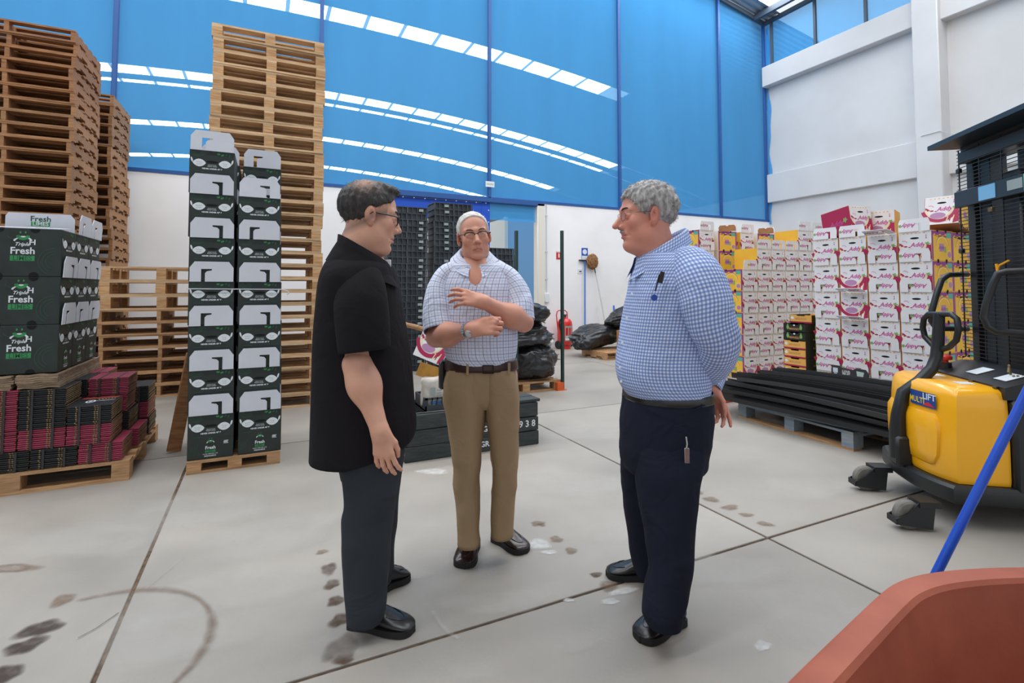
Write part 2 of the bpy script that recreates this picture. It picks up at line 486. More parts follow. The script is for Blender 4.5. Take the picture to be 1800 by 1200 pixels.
# blue tarpaulin round the left part of the doorway
tp = MB().box((DX0 + 0.03, YB + 0.05, 2.72), (4.27, YB + 0.07, ZW - 0.1)).box((4.08, YB + 0.045, 0.1), (4.27, YB + 0.065, ZW - 0.07)).obj('door_tarpaulin', M_bluedark)
tag(tp, 'deep blue tarpaulin hung inside the doorway behind black crates', 'tarpaulin')
M_eyelet = material('eyelet', (0.8, 0.8, 0.82), 0.3, 1.0)
for k in range(10):
    MB().lathe([(0.0, 0), (0.014, 0), (0.014, 0.006), (0, 0.006)], 8, org=(2.2 + k * 0.22, YB + 0.043, ZW - 0.1), axis='y').obj('eyelet', M_eyelet, tp)
for k in range(5):
    MB().lathe([(0.0, 0), (0.014, 0), (0.014, 0.006), (0, 0.006)], 8, org=(4.24, YB + 0.038, 2.95 - k * 0.25), axis='y').obj('eyelet', M_eyelet, tp)

# ------------------------------------------------------------------ right wall with beams and column
wr = MB().box((XW1, -7.5, 0), (XW1 + 0.2, YB + 0.15, 7.5)).obj('wall_right', M_white2); tag(wr, kind='structure')
def rbeam(y0, y1, z0, z1, d, name='beam'):
    return MB().box((XW1 - d, y0, z0), (XW1 + 0.05, y1, z1), bev=0.015).obj(name, M_white2, wr)
rbeam(6.08, YB - 0.02, 6.98, 7.55, 0.22); rbeam(6.08, YB - 0.02, 3.70, 4.5, 0.10)
rbeam(-7.5, 5.66, 6.9, 7.5, 0.22); rbeam(-7.5, 5.66, 3.66, 4.4, 0.10)
MB().box((XW1 - 0.35, 5.64, 0), (XW1 + 0.05, 6.12, arch(XW1)), bev=0.02).obj('pier', M_white2, wr)
MB().box((XW1 - 0.35, -1.2, 0), (XW1 + 0.05, -0.72, arch(XW1)), bev=0.02).obj('pier', M_white2, wr)
wn_r = empty('window_1', (0, 0, 0), kind='structure')
wy = [9.72, 8.45, 7.2, 6.1]
net_sheet('net_pane', YB, 9.72, 7.5, XW1 - 0.02, arch(XW1), wn_r, 'yz', 0.006)
for a, b in zip(wy[:-1], wy[1:]): net_sheet('net_pane', a, b, 7.5, XW1 - 0.02, arch(XW1), wn_r, 'yz', 0.006)
net_sheet('net_pane', 5.66, 2.0, 7.45, XW1 - 0.02, arch(XW1), wn_r, 'yz', 0.006)
net_sheet('net_pane', 2.0, -7.5, 7.45, XW1 - 0.02, arch(XW1), wn_r, 'yz', 0.006)
for y in wy[:3] + [3.8, 2.0]:
    MB().box((XW1 - 0.08, y - 0.035, 7.5), (XW1 - 0.02, y + 0.035, arch(XW1)), bev=0.005).obj('window_post', M_steel_dk, wn_r)
MB().box((XW1 - 0.1, -7.5, arch(XW1) - 0.1), (XW1, YB, arch(XW1))).obj('window_rail', M_steel_dk, wn_r)
# loose edge of the netting folded round the corner of the wall
nl = []; nf = []
for j in range(41):
    z = 3.1 + j * 0.14; w = 0.10 + 0.03 * math.sin(z * 3.3) + 0.02 * math.sin(z * 7.1)
    nl += [(XW1 - 0.02, YB - 0.01, z), (XW1 - 0.03, YB - 0.01 - w, z), (XW1 - 0.025, YB - 0.01 - w, z)]
for j in range(40):
    for k in (0, 1): nf.append((j*3+k, j*3+k+1, j*3+k+4, j*3+k+3))
put('net_flap', mk('net_flap', nl, nf, M_net, smooth=True), wm)
wl = MB().box((XW0 - 0.2, -7.5, 0), (XW0, YB + 0.15, 8.9)).obj('wall_left', M_white2); tag(wl, kind='structure')

# ------------------------------------------------------------------ arched roof of ribbed sheet with skylight strips
roof = empty('ceiling', (0, 0, 0), kind='structure')
def roof_strip(x0, x1, y0, y1, k, name='roof_sheet'):
    nx = 30; ny = max(2, int((y1 - y0) / 0.05)); vs = []; fs = []
    for i in range(nx + 1):
        X = x0 + (x1 - x0) * i / nx
        for j in range(ny + 1):
            Y = y0 + (y1 - y0) * j / ny
            vs.append((X, Y, arch(X, k) + 0.05 + (0.02 if (j // 2) % 2 else -0.02)))
    for i in range(nx):
        for j in range(ny):
            a = i * (ny + 1) + j; fs.append((a, a + 1, a + ny + 2, a + ny + 1))
    return put(name, mk(name, vs, fs, M_roof), roof)
def skylight_row(y, w, x0, x1, k, step=1.2, gap=0.12):
    X = x0
    while X + step <= x1 + 0.01:
        a, b = X + gap / 2, X + step - gap / 2
        za, zb = arch(a, k) + 0.03, arch(b, k) + 0.03
        put('skylight_panel', mk('skylight_panel', [(a, y - w/2, za), (b, y - w/2, zb), (b, y + w/2, zb), (a, y + w/2, za)], [(0, 3, 2, 1)], M_skylight), roof)
        za, zb = arch(X - gap/2, k) - 0.02, arch(X + gap/2, k) - 0.02
        X += step
near_rows = [8.95, 5.0, 1.1]
far_rows = [17.2, 24.6, 25.9, 32.0, 39.4]
NW = 1.0
e = -7.5
for y in near_rows[::-1]:
    roof_strip(XW0, XW1, e, y - NW / 2, 0.0085); e = y + NW / 2
    skylight_row(y, NW, XW0 + 0.1, XW1, 0.0085)
roof_strip(XW0, XW1, e, YB, 0.0085)
e = YB + 0.15
for y in far_rows:
    w = 0.9 if y != 25.9 else 0.35
    roof_strip(-14, 26, e, y - w / 2, 0.0055); e = y + w / 2
    xe = 19.0 if y > 20 else 13.4
    skylight_row(y, w, -13.9, xe, 0.0055)
    roof_strip(xe, 26, y - w / 2, y + w / 2, 0.0055)
roof_strip(-14, 26, e, 46, 0.0055)
def rib(X, y0, y1, k):
    MB().box((X - 0.05, y0, arch(X, k) - 0.14), (X + 0.05, y1, arch(X, k) + 0.02)).obj('purlin', M_steel_dk, roof)
X = XW1 - 0.45
while X > XW0:
    rib(X, -7.5, YB - 0.03, 0.0085); X -= 2.4
wf = MB().box((-14, 46, 0), (26, 46.2, 12)).obj('wall_far', M_white2); tag(wf, kind='structure')
wf2 = MB().box((-14.2, YB + 0.15, 0), (-14, 46, 12)).box((26, YB + 0.15, 0), (26.2, 46, 12)).obj('wall_far_sides', M_white2); tag(wf2, kind='structure')
# ------------------------------------------------------------------ wooden pallets
def wood(name, a, b, rnd=0.16):
    return material(name, a, 0.75, col2=b, scale=7.0, detail=6, contrast=(0.35, 0.7), stretch=(1.0, 9.0, 9.0), bump=0.15, bscale=20, rnd=rnd)
M_wpale = wood('pale_pine', srgb(212, 180, 142), srgb(188, 150, 108))
M_wtan = wood('tan_pine', srgb(192, 152, 110), srgb(158, 116, 78))
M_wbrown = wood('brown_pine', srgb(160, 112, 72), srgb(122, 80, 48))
M_wblue = wood('blue_painted_wood', srgb(104, 126, 146), srgb(140, 140, 132))
M_wblock = wood('block_end_grain', srgb(206, 166, 120), srgb(170, 122, 78))
_bx = {}
def box_mesh(sx, sy, sz, mat, bev=0.0):
    """a board or block centred on its footprint, standing on z=0; shared between alike pieces"""
    k = (round(sx, 4), round(sy, 4), round(sz, 4), mat.name, bev)
    if k not in _bx:
        _bx[k] = MB().box((-sx/2, -sy/2, 0), (sx/2, sy/2, sz), bev=bev).mesh('board', mat)
    return _bx[k]
def stringer_mesh(L, w, h, mat):
    k = ('st', L, w, h, mat.name)
    if k not in _bx:
        y = [-L/2, -L/2 + .16*L, -L/2 + .16*L, -L/2 + .38*L, -L/2 + .38*L, L/2 - .38*L, L/2 - .38*L, L/2 - .16*L, L/2 - .16*L, L/2]
        z = [0, 0, .035, .035, 0, 0, .035, .035, 0, 0]
        _bx[k] = MB().prism(list(zip(y, z)) + [(L/2, h), (-L/2, h)], 'x', -w/2, w/2).mesh('stringer', mat)
    return _bx[k]
def block_pallet(W, D, H, mat, matb, nb=6, bw=0.10):
    r = empty('wooden_pallet')
    t = 0.02 if H > 0.12 else 0.016
    for i in range(nb):
        wd = 0.12 if i in (0, nb - 1) else 0.09
        y = -D/2 + 0.06 + (D - 0.12) * i / (nb - 1)
        put('deck_board', box_mesh(W, wd, t, mat), r, (0, y, H - t))
    for x in (-W/2 + bw/2, 0, W/2 - bw/2):
        put('stringer_board', box_mesh(bw, D, t, mat), r, (x, 0, H - 2*t))
        for y in (-D/2 + 0.06, 0, D/2 - 0.06):
            put('block', box_mesh(bw, 0.12, H - 3*t, matb), r, (x, y, t))
    for y in (-D/2 + 0.05, 0, D/2 - 0.05):
        put('bottom_board', box_mesh(W, 0.10, t, mat), r, (0, y, 0))
    return r
def stringer_pallet(W, D, H, mat, nb=6):
    r = empty('wooden_pallet')
    t = 0.018
    for i in range(nb):
        y = -D/2 + 0.05 + (D - 0.1) * i / (nb - 1)
        put('deck_board', box_mesh(W, 0.095, t, mat), r, (0, y, H - t))
    for x in (-W/2 + 0.022, 0, W/2 - 0.022):
        put('stringer', stringer_mesh(D - 0.012, 0.042, H - 2*t, mat), r, (x, 0, t))
    for y in (-D/2 + 0.05, -D/6, D/6, D/2 - 0.05):
        put('bottom_board', box_mesh(W, 0.09, t, mat), r, (0, y, 0))
    return r
def stack(protos, cx, cy, z0, n, H, jit, labelf, group, pick=None, rz=0.0, drift=(0, 0)):
    z = z0
    for i in range(n):
        p = pick(i) if pick else 0
        src = protos[p]
        if not src.get('used'):
            src['used'] = 1; o = src
        else:
            o = place_copy(src); o.pop('used', None) if hasattr(o, 'pop') else None
        h = H[p] if isinstance(H, (list, tuple)) else H
        o.location = (cx + random.uniform(-jit, jit) + drift[0] * i / n, cy + random.uniform(-jit, jit) * 0.6 + drift[1] * i / n, z)
        o.rotation_euler = (0, 0, rz + random.uniform(-0.012, 0.012))
        tag(o, labelf(n - 1 - i), 'pallet', group)
        z += h
pA = block_pallet(1.12, 1.0, 0.142, M_wpale, M_wblock)
stack([pA], 0.02, 6.19 + 0.5, 0, 29, 0.142, 0.012, lambda i: f'pale block pallet, {from_top(i)} in the tall stack behind the dark lime cartons', 'pallets of the tall pale stack')
M_wold_vig = wood('old_pine_vignetted', srgb(168, 124, 84), srgb(134, 94, 60))  # older wood, with vignette darkening also put into the colour
pB = stringer_pallet(1.2, 1.0, 0.142, M_wold_vig); pB2 = stringer_pallet(1.2, 1.0, 0.142, M_wbrown)
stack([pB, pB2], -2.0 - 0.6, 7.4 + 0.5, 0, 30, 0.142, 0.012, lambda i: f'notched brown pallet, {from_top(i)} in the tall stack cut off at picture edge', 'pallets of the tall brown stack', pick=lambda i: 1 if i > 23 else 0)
pC = stringer_pallet(1.2, 1.0, 0.142, M_wold_vig)
stack([pC], -1.88 - 0.6, 8.72 + 0.5, 0, 28, 0.142, 0.02, lambda i: f'notched tan pallet, {from_top(i)} in the half hidden rear stack by white wall', 'pallets of the hidden rear stack', drift=(-0.06, 0))
pD = stringer_pallet(1.2, 1.0, 0.15, M_wtan); pE = block_pallet(1.2, 1.0, 0.172, M_wpale, M_wblock)
stack([pD, pE], -1.73 + 0.6, 7.5 + 0.5, 0, 10, [0.15, 0.172], 0.012, lambda i: f'tan wooden pallet, {from_top(i)} in the waist-high stack left of lime cartons', 'pallets of the low stack', pick=lambda i: 1 if i > 6 else 0)
for o in list(bpy.data.objects):
    if 'used' in o.keys(): del o['used']
# a board leaning behind the lime cartons
b = MB().box((-0.05, -0.012, 0), (0.05, 0.012, 0.78), bev=0.003).obj('leaning_plank', M_wbrown)
b.location = (-0.63, 4.95, 0.006); b.rotation_euler = (0, math.radians(9), 0.4)
tag(b, 'short brown plank leaning up beside the dark lime cartons', 'plank')

# ------------------------------------------------------------------ flat print helper
class Print:
    """flat printed shapes in the x-z plane, facing -y"""
    def __init__(self): self.mb = MB(); self.k = 0
    def lay(self): self.k += 1; return -0.0006 - 0.00007 * self.k
    def poly(self, pts, mi):
        y = self.lay(); self.mb.add([(x, y, z) for x, z in pts], [tuple(range(len(pts)))], mi); return self
    def ell(self, cx, cz, rx, rz, mi, n=16, rot=0.0, tip=0.0):
        P = []
        for i in range(n):
            a = 2*math.pi*i/n; s = 1 + tip * abs(math.cos(a)) ** 8
            x, z = rx*s*math.cos(a), rz*math.sin(a)
            P.append((cx + x*math.cos(rot) - z*math.sin(rot), cz + x*math.sin(rot) + z*math.cos(rot)))
        return self.poly(P, mi)
    def rect(self, x0, z0, x1, z1, mi): return self.poly([(x0, z0), (x1, z0), (x1, z1), (x0, z1)], mi)
    def band(self, pts, w, mi):
        y = self.lay(); vs = []; fs = []
        P = [np.array(p, float) for p in pts]
        for i, p in enumerate(P):
            t = P[min(i+1, len(P)-1)] - P[max(i-1, 0)]; t = t/(np.linalg.norm(t)+1e-9); nn = np.array([-t[1], t[0]])
            ww = w[i] if hasattr(w, '__len__') else w
            for s in (-1, 1): q = p + nn*ww*s/2; vs.append((q[0], y, q[1]))
        for i in range(len(P)-1): fs.append((2*i, 2*i+2, 2*i+3, 2*i+1))
        self.mb.add(vs, fs, mi); return self
    def arc(self, cx, cz, r, a0, a1, w, mi, n=14):
        return self.band([(cx + r*math.cos(a0+(a1-a0)*i/n), cz + r*math.sin(a0+(a1-a0)*i/n)) for i in range(n+1)], w, mi)
    def text(self, s, cx, cz, size, mi, shear=0.0, bold=0.0, rot=0.0, sx=1.0):
        me = text_mesh(s, size, shear, bold); y = self.lay()
        c, sn = math.cos(rot), math.sin(rot)
        self.mb.add([(cx + v.co.x*sx*c - v.co.y*sn, y, cz + v.co.x*sx*sn + v.co.y*c) for v in me.vertices], [tuple(p.vertices) for p in me.polygons], mi); return self
    def mesh(self, mats, name='print', M=None):
        me = mk(name, [tuple(M @ Vector(v)) if M else v for v in self.mb.v], self.mb.f, mats, self.mb.m)
        return me

# ------------------------------------------------------------------ dark lime cartons with white end flaps
M_lime = material('dark_green_board', srgb(38, 48, 46), 0.6, col2=srgb(30, 40, 36), scale=9)
M_pwhite = material('print_white', srgb(222, 228, 232), 0.6)
M_pgrey = material('print_grey', srgb(150, 162, 160), 0.6)
M_pgreen = material('print_green', srgb(46, 140, 78), 0.6)
M_pdkgreen = material('print_dark_green', srgb(36, 84, 58), 0.6)
M_flap = material('white_board', srgb(214, 217, 226), 0.65, col2=srgb(202, 205, 214), scale=3)
M_hole = material('hole_dark', (0.004, 0.004, 0.004), 0.9)
LW, LD, LH = 0.288, 0.40, 0.318
def lime_logo(P, x, z, s, full=True):
    P.arc(x, z + 0.062*s, 0.05*s, 0.5, 2.7, 0.010*s, 0)
    if full:
        P.text('Triple', x - 0.005*s, z + 0.062*s, 0.032*s, 0, shear=0.35, bold=0.0006*s)
        P.text('H', x + 0.048*s, z + 0.075*s, 0.05*s, 0, bold=0.001*s)
    P.text('Fresh', x, z + 0.018*s, 0.062*s, 0, bold=0.0014*s, sx=0.92)
    P.rect(x - 0.062*s, z - 0.047*s, x + 0.062*s, z - 0.012*s, 1)
    P.text('LIMES', x, z - 0.030*s, 0.044*s, 2, bold=0.0008*s, sx=0.9)
    P.arc(x, z + 0.125*s, 0.027*s, 3.3, 6.1, 0.018*s, 1)
    P.ell(x - 0.014*s, z + 0.14*s, 0.005*s, 0.008*s, 1, 8); P.ell(x + 0.012*s, z + 0.141*s, 0.005*s, 0.008*s, 1, 8)
def lime_end(low):
    P = Print(); h = LH
    P.arc(-0.09, h - 0.004, 0.026, 3.4, 5.9, 0.003, 2); P.arc(-0.09, h - 0.004, 0.036, 3.5, 5.8, 0.003, 2); P.arc(-0.09, h - 0.004, 0.046, 3.6, 5.7, 0.003, 2)
    for i, dx in enumerate((0.04, 0.065, 0.09, 0.11)): P.ell(dx, h - 0.022 - 0.006*(i % 2), 0.012, 0.007, 1 if i < 2 else 2, 8, rot=0.5*i)
    for s in (-1, 1):
        P.ell(s*0.082, h - 0.095, 0.034, 0.028, 0, 18, tip=0.22)
        P.ell(s*0.129, h - 0.075, 0.006, 0.018, 0, 10, rot=-s*0.25)
        P.text('Sustain' if s < 0 else 'Keep', s*0.082, h - 0.090, 0.014, 3); P.text('green' if s < 0 else 'cool', s*0.082, h - 0.104, 0.014, 3)
    P.ell(0, h - 0.084, 0.038, 0.0085, 4, 16)
    P.text('PRODUCE OF', 0, h - 0.108, 0.0085, 0); P.text('FRESH LIMES', 0, h - 0.118, 0.011, 0)
    P.text('NEVER UNDER 40° F', 0, h - 0.136, 0.014, 0, bold=0.0006)
    for k in range(7): P.band([(0.03 + k*0.014, h - 0.160), (0.036 + k*0.014, h - 0.150), (0.040 + k*0.014, h - 0.160)], 0.002, 2)
    P.band([(-0.11, h - 0.158), (-0.05, h - 0.158)], 0.003, 2)
    if low:
        lime_logo(P, 0.0, 0.07, 0.52, False)
        P.text('WASH BEFORE USE', 0, 0.036, 0.011, 0); P.text('PARACHICO', 0, 0.022, 0.013, 0, bold=0.0004)
        P.rect(0.082, 0.10, 0.112, 0.104, 0); P.rect(0.082, 0.108, 0.108, 0.114, 0); P.rect(0.084, 0.117, 0.112, 0.121, 0)
        for k in range(4): P.band([(-0.14 + k*0.012, 0.03 + 0.0*k), (-0.12 + k*0.014, 0.08 + 0.01*k)], 0.002, 2)
    return P.mesh([M_pwhite, M_pgreen, M_pdkgreen, M_pgrey, M_hole])
def flap_poly(w, h, side, ch=0.03):
    """outline of an end flap with its hook-shaped cut running in from the fold"""
    a = w/2 - 0.006
    cx = side * 0.055
    sl = [(cx - 0.012, 0), (cx - 0.012, h*0.42), (cx - 0.024, h*0.52), (cx - 0.055, h*0.56), (cx - 0.055, h*0.63), (cx + 0.012, h*0.63), (cx + 0.012, 0)]
    if side < 0: sl = [(cx - 0.012, 0), (cx - 0.012, h*0.63), (cx + 0.055, h*0.63), (cx + 0.055, h*0.56), (cx + 0.024, h*0.52), (cx + 0.012, h*0.42), (cx + 0.012, 0)]
    return [(-a, 0)] + sl + [(a, 0), (a, h*0.70), (a - ch, h), (-a + ch, h), (-a, h*0.70)]
def flap_mesh(w, h, side, mat, ch=0.03):
    pl = flap_poly(w, h, side, ch)
    n = len(pl); t = 0.004
    vs = [(x, 0, z) for x, z in pl] + [(x, -t, z) for x, z in pl]
    from mathutils.geometry import tessellate_polygon
    tri = tessellate_polygon([[Vector((x, z, 0)) for x, z in pl]])
    fs = [tuple(t) for t in tri] + [tuple(q + n for q in t) for t in tri] + [(k, n + k, n + (k + 1) % n, (k + 1) % n) for k in range(n)]
    bm = bmesh.new(); V = [bm.verts.new(v) for v in vs]
    for f in fs: bm.faces.new([V[q] for q in f])
    bmesh.ops.recalc_face_normals(bm, faces=bm.faces)
    me = bpy.data.meshes.new('flap'); bm.to_mesh(me); bm.free(); me.materials.append(mat)
    return me
lime_body = MB().box((-LW/2, 0, 0.001), (LW/2, LD, LH - 0.001), bev=0.003).mesh('lime_carton', M_lime)
lime_p, lime_pl = lime_end(False), lime_end(True)
lime_f = {s: flap_mesh(LW, 0.145, s, M_flap) for s in (-1, 1)}
def lime_carton(loc, rz, label, group, side=1, low=False, flap=True, lean=0.05):
    r = empty('lime_carton', loc, rz, label, 'carton', group)
    put('body', lime_body, r); put('print', lime_pl if low else lime_p, r)
    if flap: put('flap', lime_f[side], r, (0, -0.009, LH - 0.004), (lean, 0, 0))
    return r
# pallet under the carton tower
pF = block_pallet(0.60, 0.84, 0.088, M_wtan, M_wtan, nb=5, bw=0.09)
pF.location = (-0.17, 4.30 + 0.42, 0); tag(pF, 'small orange-brown pallet under the tower of dark lime cartons', 'pallet')
for col, (cx, n) in enumerate(((-0.325, 7), (-0.025, 6))):
    for k in range(n):
        side = [1, 1, -1, -1, 1, 1, -1][k] if col == 0 else [1, 1, 1, 1, -1, 1][k]
        dx = random.uniform(-0.004, 0.004) - 0.006 * k + (0.012 if col else 0)
        lime_carton((cx + dx, 4.325 + random.uniform(-0.002, 0.002), 0.0885 + k * LH), random.uniform(-0.008, 0.008) + (0.03 if (col and k == 5) else 0),
                    f'dark green lime carton, {nth(k)} up in the {"left" if col == 0 else "right"} column of the tower', 'lime cartons in the tower', side, k == 0, True, 0.05 if k < n - 1 else -0.03)
for col, (cx, n) in enumerate(((-0.31, 7), (0.0, 7))):
    for k in range(n):
        lime_carton((cx - 0.006 * k + 0.004, 4.325 + LD + 0.03, 0.0885 + k * LH), random.uniform(-0.01, 0.01),
                    f'dark lime carton, {nth(k)} up in the rear {"left" if col == 0 else "right"} column of the tower', 'lime cartons at the back of the tower', 1 if k % 2 else -1, False, True)
sp = MB().tube([(-0.50, 4.312, 1.305), (0.12, 4.312, 1.30), (0.16, 4.33, 1.29), (0.175, 4.34, 1.27), (0.16, 4.35, 1.26)], 0.004, 6).obj('strap', M_flap)
tag(sp, 'thin white strap tied round the tower of dark lime cartons', 'strap')

# ------------------------------------------------------------------ loaded pallet at the left
pG = block_pallet(1.24, 1.06, 0.135, M_wtan, M_wtan)
pG.location = (-0.81 - 0.62, 4.37 + 0.53, 0); tag(pG, 'tan pallet under red and black bundles and lime cartons', 'pallet')
M_red = material('red_board', srgb(168, 58, 86), 0.5, col2=srgb(140, 40, 66), scale=5)
M_blk = material('black_board', srgb(30, 33, 36), 0.5, col2=srgb(20, 22, 24), scale=5)
M_kraft = material('kraft_board', srgb(150, 128, 92), 0.85, col2=srgb(118, 98, 68), scale=20, rnd=0.1)
M_kraft2 = material('corrugated_flats', srgb(158, 136, 112), 0.85, col2=srgb(124, 104, 84), scale=16, rnd=0.08)
M_gap = material('board_gap', srgb(34, 26, 26), 0.9)
M_strapk = material('bundle_strap', srgb(44, 40, 40), 0.5)
BW, BD, BH, NS = 0.236, 0.31, 0.128, 10
_bund = {}
def bundle_mesh(kind, seed):
    if (kind, seed) in _bund: return _bund[(kind, seed)]
    r = random.Random(seed); m = MB(); t = BH / NS
    for i in range(NS):
        dx, dy = r.uniform(-0.003, 0.003), r.uniform(-0.005, 0.005)
        b0 = len(m.m)
        m.box((-BW/2 + dx, dy, i*t + t*0.40), (BW/2 + dx, BD + dy, (i+1)*t), 0)
        m.m[b0 + 3] = 1; m.m[b0 + 5] = 1
        m.box((-BW/2 + dx + 0.012, dy + 0.014, i*t), (BW/2 + dx - 0.012, BD + dy - 0.014, i*t + t*0.42), 2)
        for s in (-0.30, 0.12, 0.18): m.box((s*BW + dx - 0.004, dy - 0.002, i*t + t*0.3), (s*BW + dx + 0.004, dy + 0.004, i*t + t*0.9), 1)
    _bund[(kind, seed)] = m.mesh('sheets', [M_red if kind == 'r' else M_blk, M_kraft, M_gap])
    return _bund[(kind, seed)]
strap_me = MB().box((-0.006, -0.008, 0), (0.006, BD + 0.008, BH + 0.001)).mesh('strap', M_strapk)
def bundle(x0, y0, z0, kind, where, seed):
    o = empty('carton_bundle', (x0 + BW/2, y0, z0), random.uniform(-0.008, 0.008), f'{"red" if kind == "r" else "black"} bundle of flat cartons, {where}', 'bundle', 'bundles of folded cartons')
    tag(put('sheets', bundle_mesh(kind, seed % 4), o), kind='stuff')
    for s in (-0.22, 0.24): put('strap', strap_me, o, (s * BW, 0, 0))
    return o
Z0 = 0.136
rows = ['bottom row', 'second row', 'third row', 'fourth row', 'fifth row']
def bundles(y0, name, spec):
    for row, x0, kinds in spec:
        for i, k in enumerate(kinds):
            where = f'{rows[row]} of the {name} file, {nth(len(kinds) - 1 - i)} from its free end'
            bundle(x0 + i * (BW + 0.009), y0, Z0 + row * (BH + 0.001), k, where, row * 7 + i * 3 + int(y0 * 10))
bundles(4.385, 'front', [(0, -1.83, 'bbbr'), (1, -1.895, 'rrrr'), (2, -1.895, 'rrbb'), (3, -1.895, 'rrb')])
bundles(4.73, 'middle', [(0, -1.80, 'brbr'), (1, -1.86, 'rbrb'), (2, -1.88, 'rbrr'), (3, -1.87, 'brbr'),])
bundles(5.07, 'rear', [(0, -1.79, 'rbrb'), (1, -1.80, 'brbr'), (2, -1.80, 'bbrb'), (3, -1.83, 'rbr')])
P = Print()
P.ell(-0.03, 0.15, 0.028, 0.05, 0, 20); P.ell(-0.03, 0.15, 0.018, 0.034, 1, 18); P.ell(-0.03, 0.15, 0.010, 0.02, 0, 12)
P.text('goldriver', 0.045, 0.16, 0.032, 0, shear=0.2, bold=0.0006)
for k in range(6): P.ell(0.005 + k*0.018, 0.215, 0.006, 0.008, 2, 8)
P.rect(-0.1, 0.235, 0.11, 0.30, 3)
M_pyel = material('print_pale_yellow', srgb(226, 222, 150), 0.6); M_pbrick = material('print_brick', srgb(150, 64, 50), 0.6)
top_print = P.mesh([M_pwhite, M_blk, M_pyel, M_pbrick], M=Matrix.Rotation(math.radians(-90), 4, 'X'))
for o in list(bpy.data.objects):
    if o.name.startswith('carton_bundle') and 'black bundle' in o.get('label', '') and 'third row of the front file, first' in o['label']:
        put('print', top_print, o, (0, 0, BH + 0.001))
        o['label'] = 'black bundle with printed logo on top, front right of the third row'
# brown corrugated flats between the bundles and the cartons
def flats(x0, x1, y0, y1, z0, n, label):
    o = empty('cardboard_flats', (0, 0, 0), 0, label, 'cardboard', 'brown flats under the lime cartons')
    t = 0.0128
    for i in range(n):
        a = random.uniform(-0.008, 0.008); nx = 8; vs = []; fs = []
        for k in range(nx + 1):
            X = x0 + a + (x1 - x0) * k / nx; wz = 0.003 * math.sin(k * 1.3 + i * 0.4)
            for (yy, zz) in ((y0 + a, 0), (y1, 0), (y1, t * 0.86), (y0 + a, t * 0.86)): vs.append((X, yy, z0 + i*t + zz + wz))
        for k in range(nx):
            for q in range(4): fs.append((k*4+q, k*4+(q+1) % 4, k*4+4+(q+1) % 4, k*4+4+q))
        fs += [(3, 2, 1, 0), (nx*4, nx*4+1, nx*4+2, nx*4+3)]
        put('sheet', mk('sheet', vs, fs, M_kraft2), o)
ZF = Z0 + 4 * (BH + 0.001) + 0.004
flats(-1.43, -1.215, 4.40, 5.36, ZF, 7, 'brown corrugated flats stacked under the lime cartons, shorter pile at the corner')
flats(-1.88, -1.45, 4.40, 5.36, ZF, 7, 'brown corrugated flats stacked under the lime cartons, broad pile by picture edge')
# lime cartons on top, ends to the right
P = Print(); lime_logo(P, 0.0, 0.15, 1.0)
for x, z in ((-0.12, LH - 0.004), (0.06, LH - 0.004), (-0.12, 0.004), (0.06, 0.004)):
    s = 1 if z < 0.1 else -1
    P.poly([(x + 0.026*math.cos(a), z + s*0.026*math.sin(a)) for a in [math.pi*i/10 for i in range(11)]], 3)
for k in range(3): P.arc(0.17, 0.1, 0.05 + 0.02*k, 1.6, 4.2, 0.003, 4)
P.arc(-0.05, LH - 0.04, 0.03, 3.4, 6.0, 0.003, 4)
side_me = P.mesh([M_pwhite, M_pgreen, M_pdkgreen, M_hole, M_pdkgreen], M=Matrix.Translation((-LW/2, LD/2, 0)) @ Matrix.Rotation(math.radians(-90), 4, 'Z'))
ZL = ZF + 7 * 0.0128 + 0.004
for f, y in enumerate((4.44, 4.735, 5.03)):
    for k in range(3):
        front = f == 0
        o = lime_carton((-1.235, y + LW/2, ZL + k * LH), math.radians(90) + random.uniform(-0.01, 0.01),
                        f'dark green lime carton, {["bottom", "middle", "top"][k]} row of the {["front", "second", "rear"][f]} file on the loaded pallet', 'lime cartons on the loaded pallet',
                        [-1, 1, -1][k], k == 0, not (front and k == 2))
        if front: put('side_print', side_me, o)
        if front and k == 2:
            pl = [(-0.19, 0), (0.19, 0), (0.19, 0.10), (0.165, 0.135), (-0.175, 0.135), (-0.19, 0.11)]
            lid = MB().prism(pl, 'y', 0, 0.004).mesh('lid_flap', M_flap)
            put('lid_flap', lid, o, (LW/2 - 0.008, LD/2, LH - 0.002), (0, 0, math.radians(-90)))
            Q = Print(); Q.text('Fresh', 0.0, 0.095, 0.052, 0, bold=0.001); Q.rect(-0.052, 0.045, 0.052, 0.075, 1); Q.text('LIMES', 0, 0.060, 0.036, 2, bold=0.0006); Q.text('NEVER UNDER 40° F', 0.02, 0.032, 0.011, 0)
            put('lid_print', Q.mesh([M_pdkgreen, M_pgreen, M_pwhite]), o, (LW/2 - 0.0085, LD/2, LH - 0.002), (0, 0, math.radians(-90)))
            MB().box((-LW/2, 0.0, 0), (0.02, LD, 0.004), rot=Matrix.Rotation(math.radians(-6), 3, 'Y'), org=(-LW/2, 0, 0)).obj('lid', M_flap, o, (0, 0, LH + 0.001))
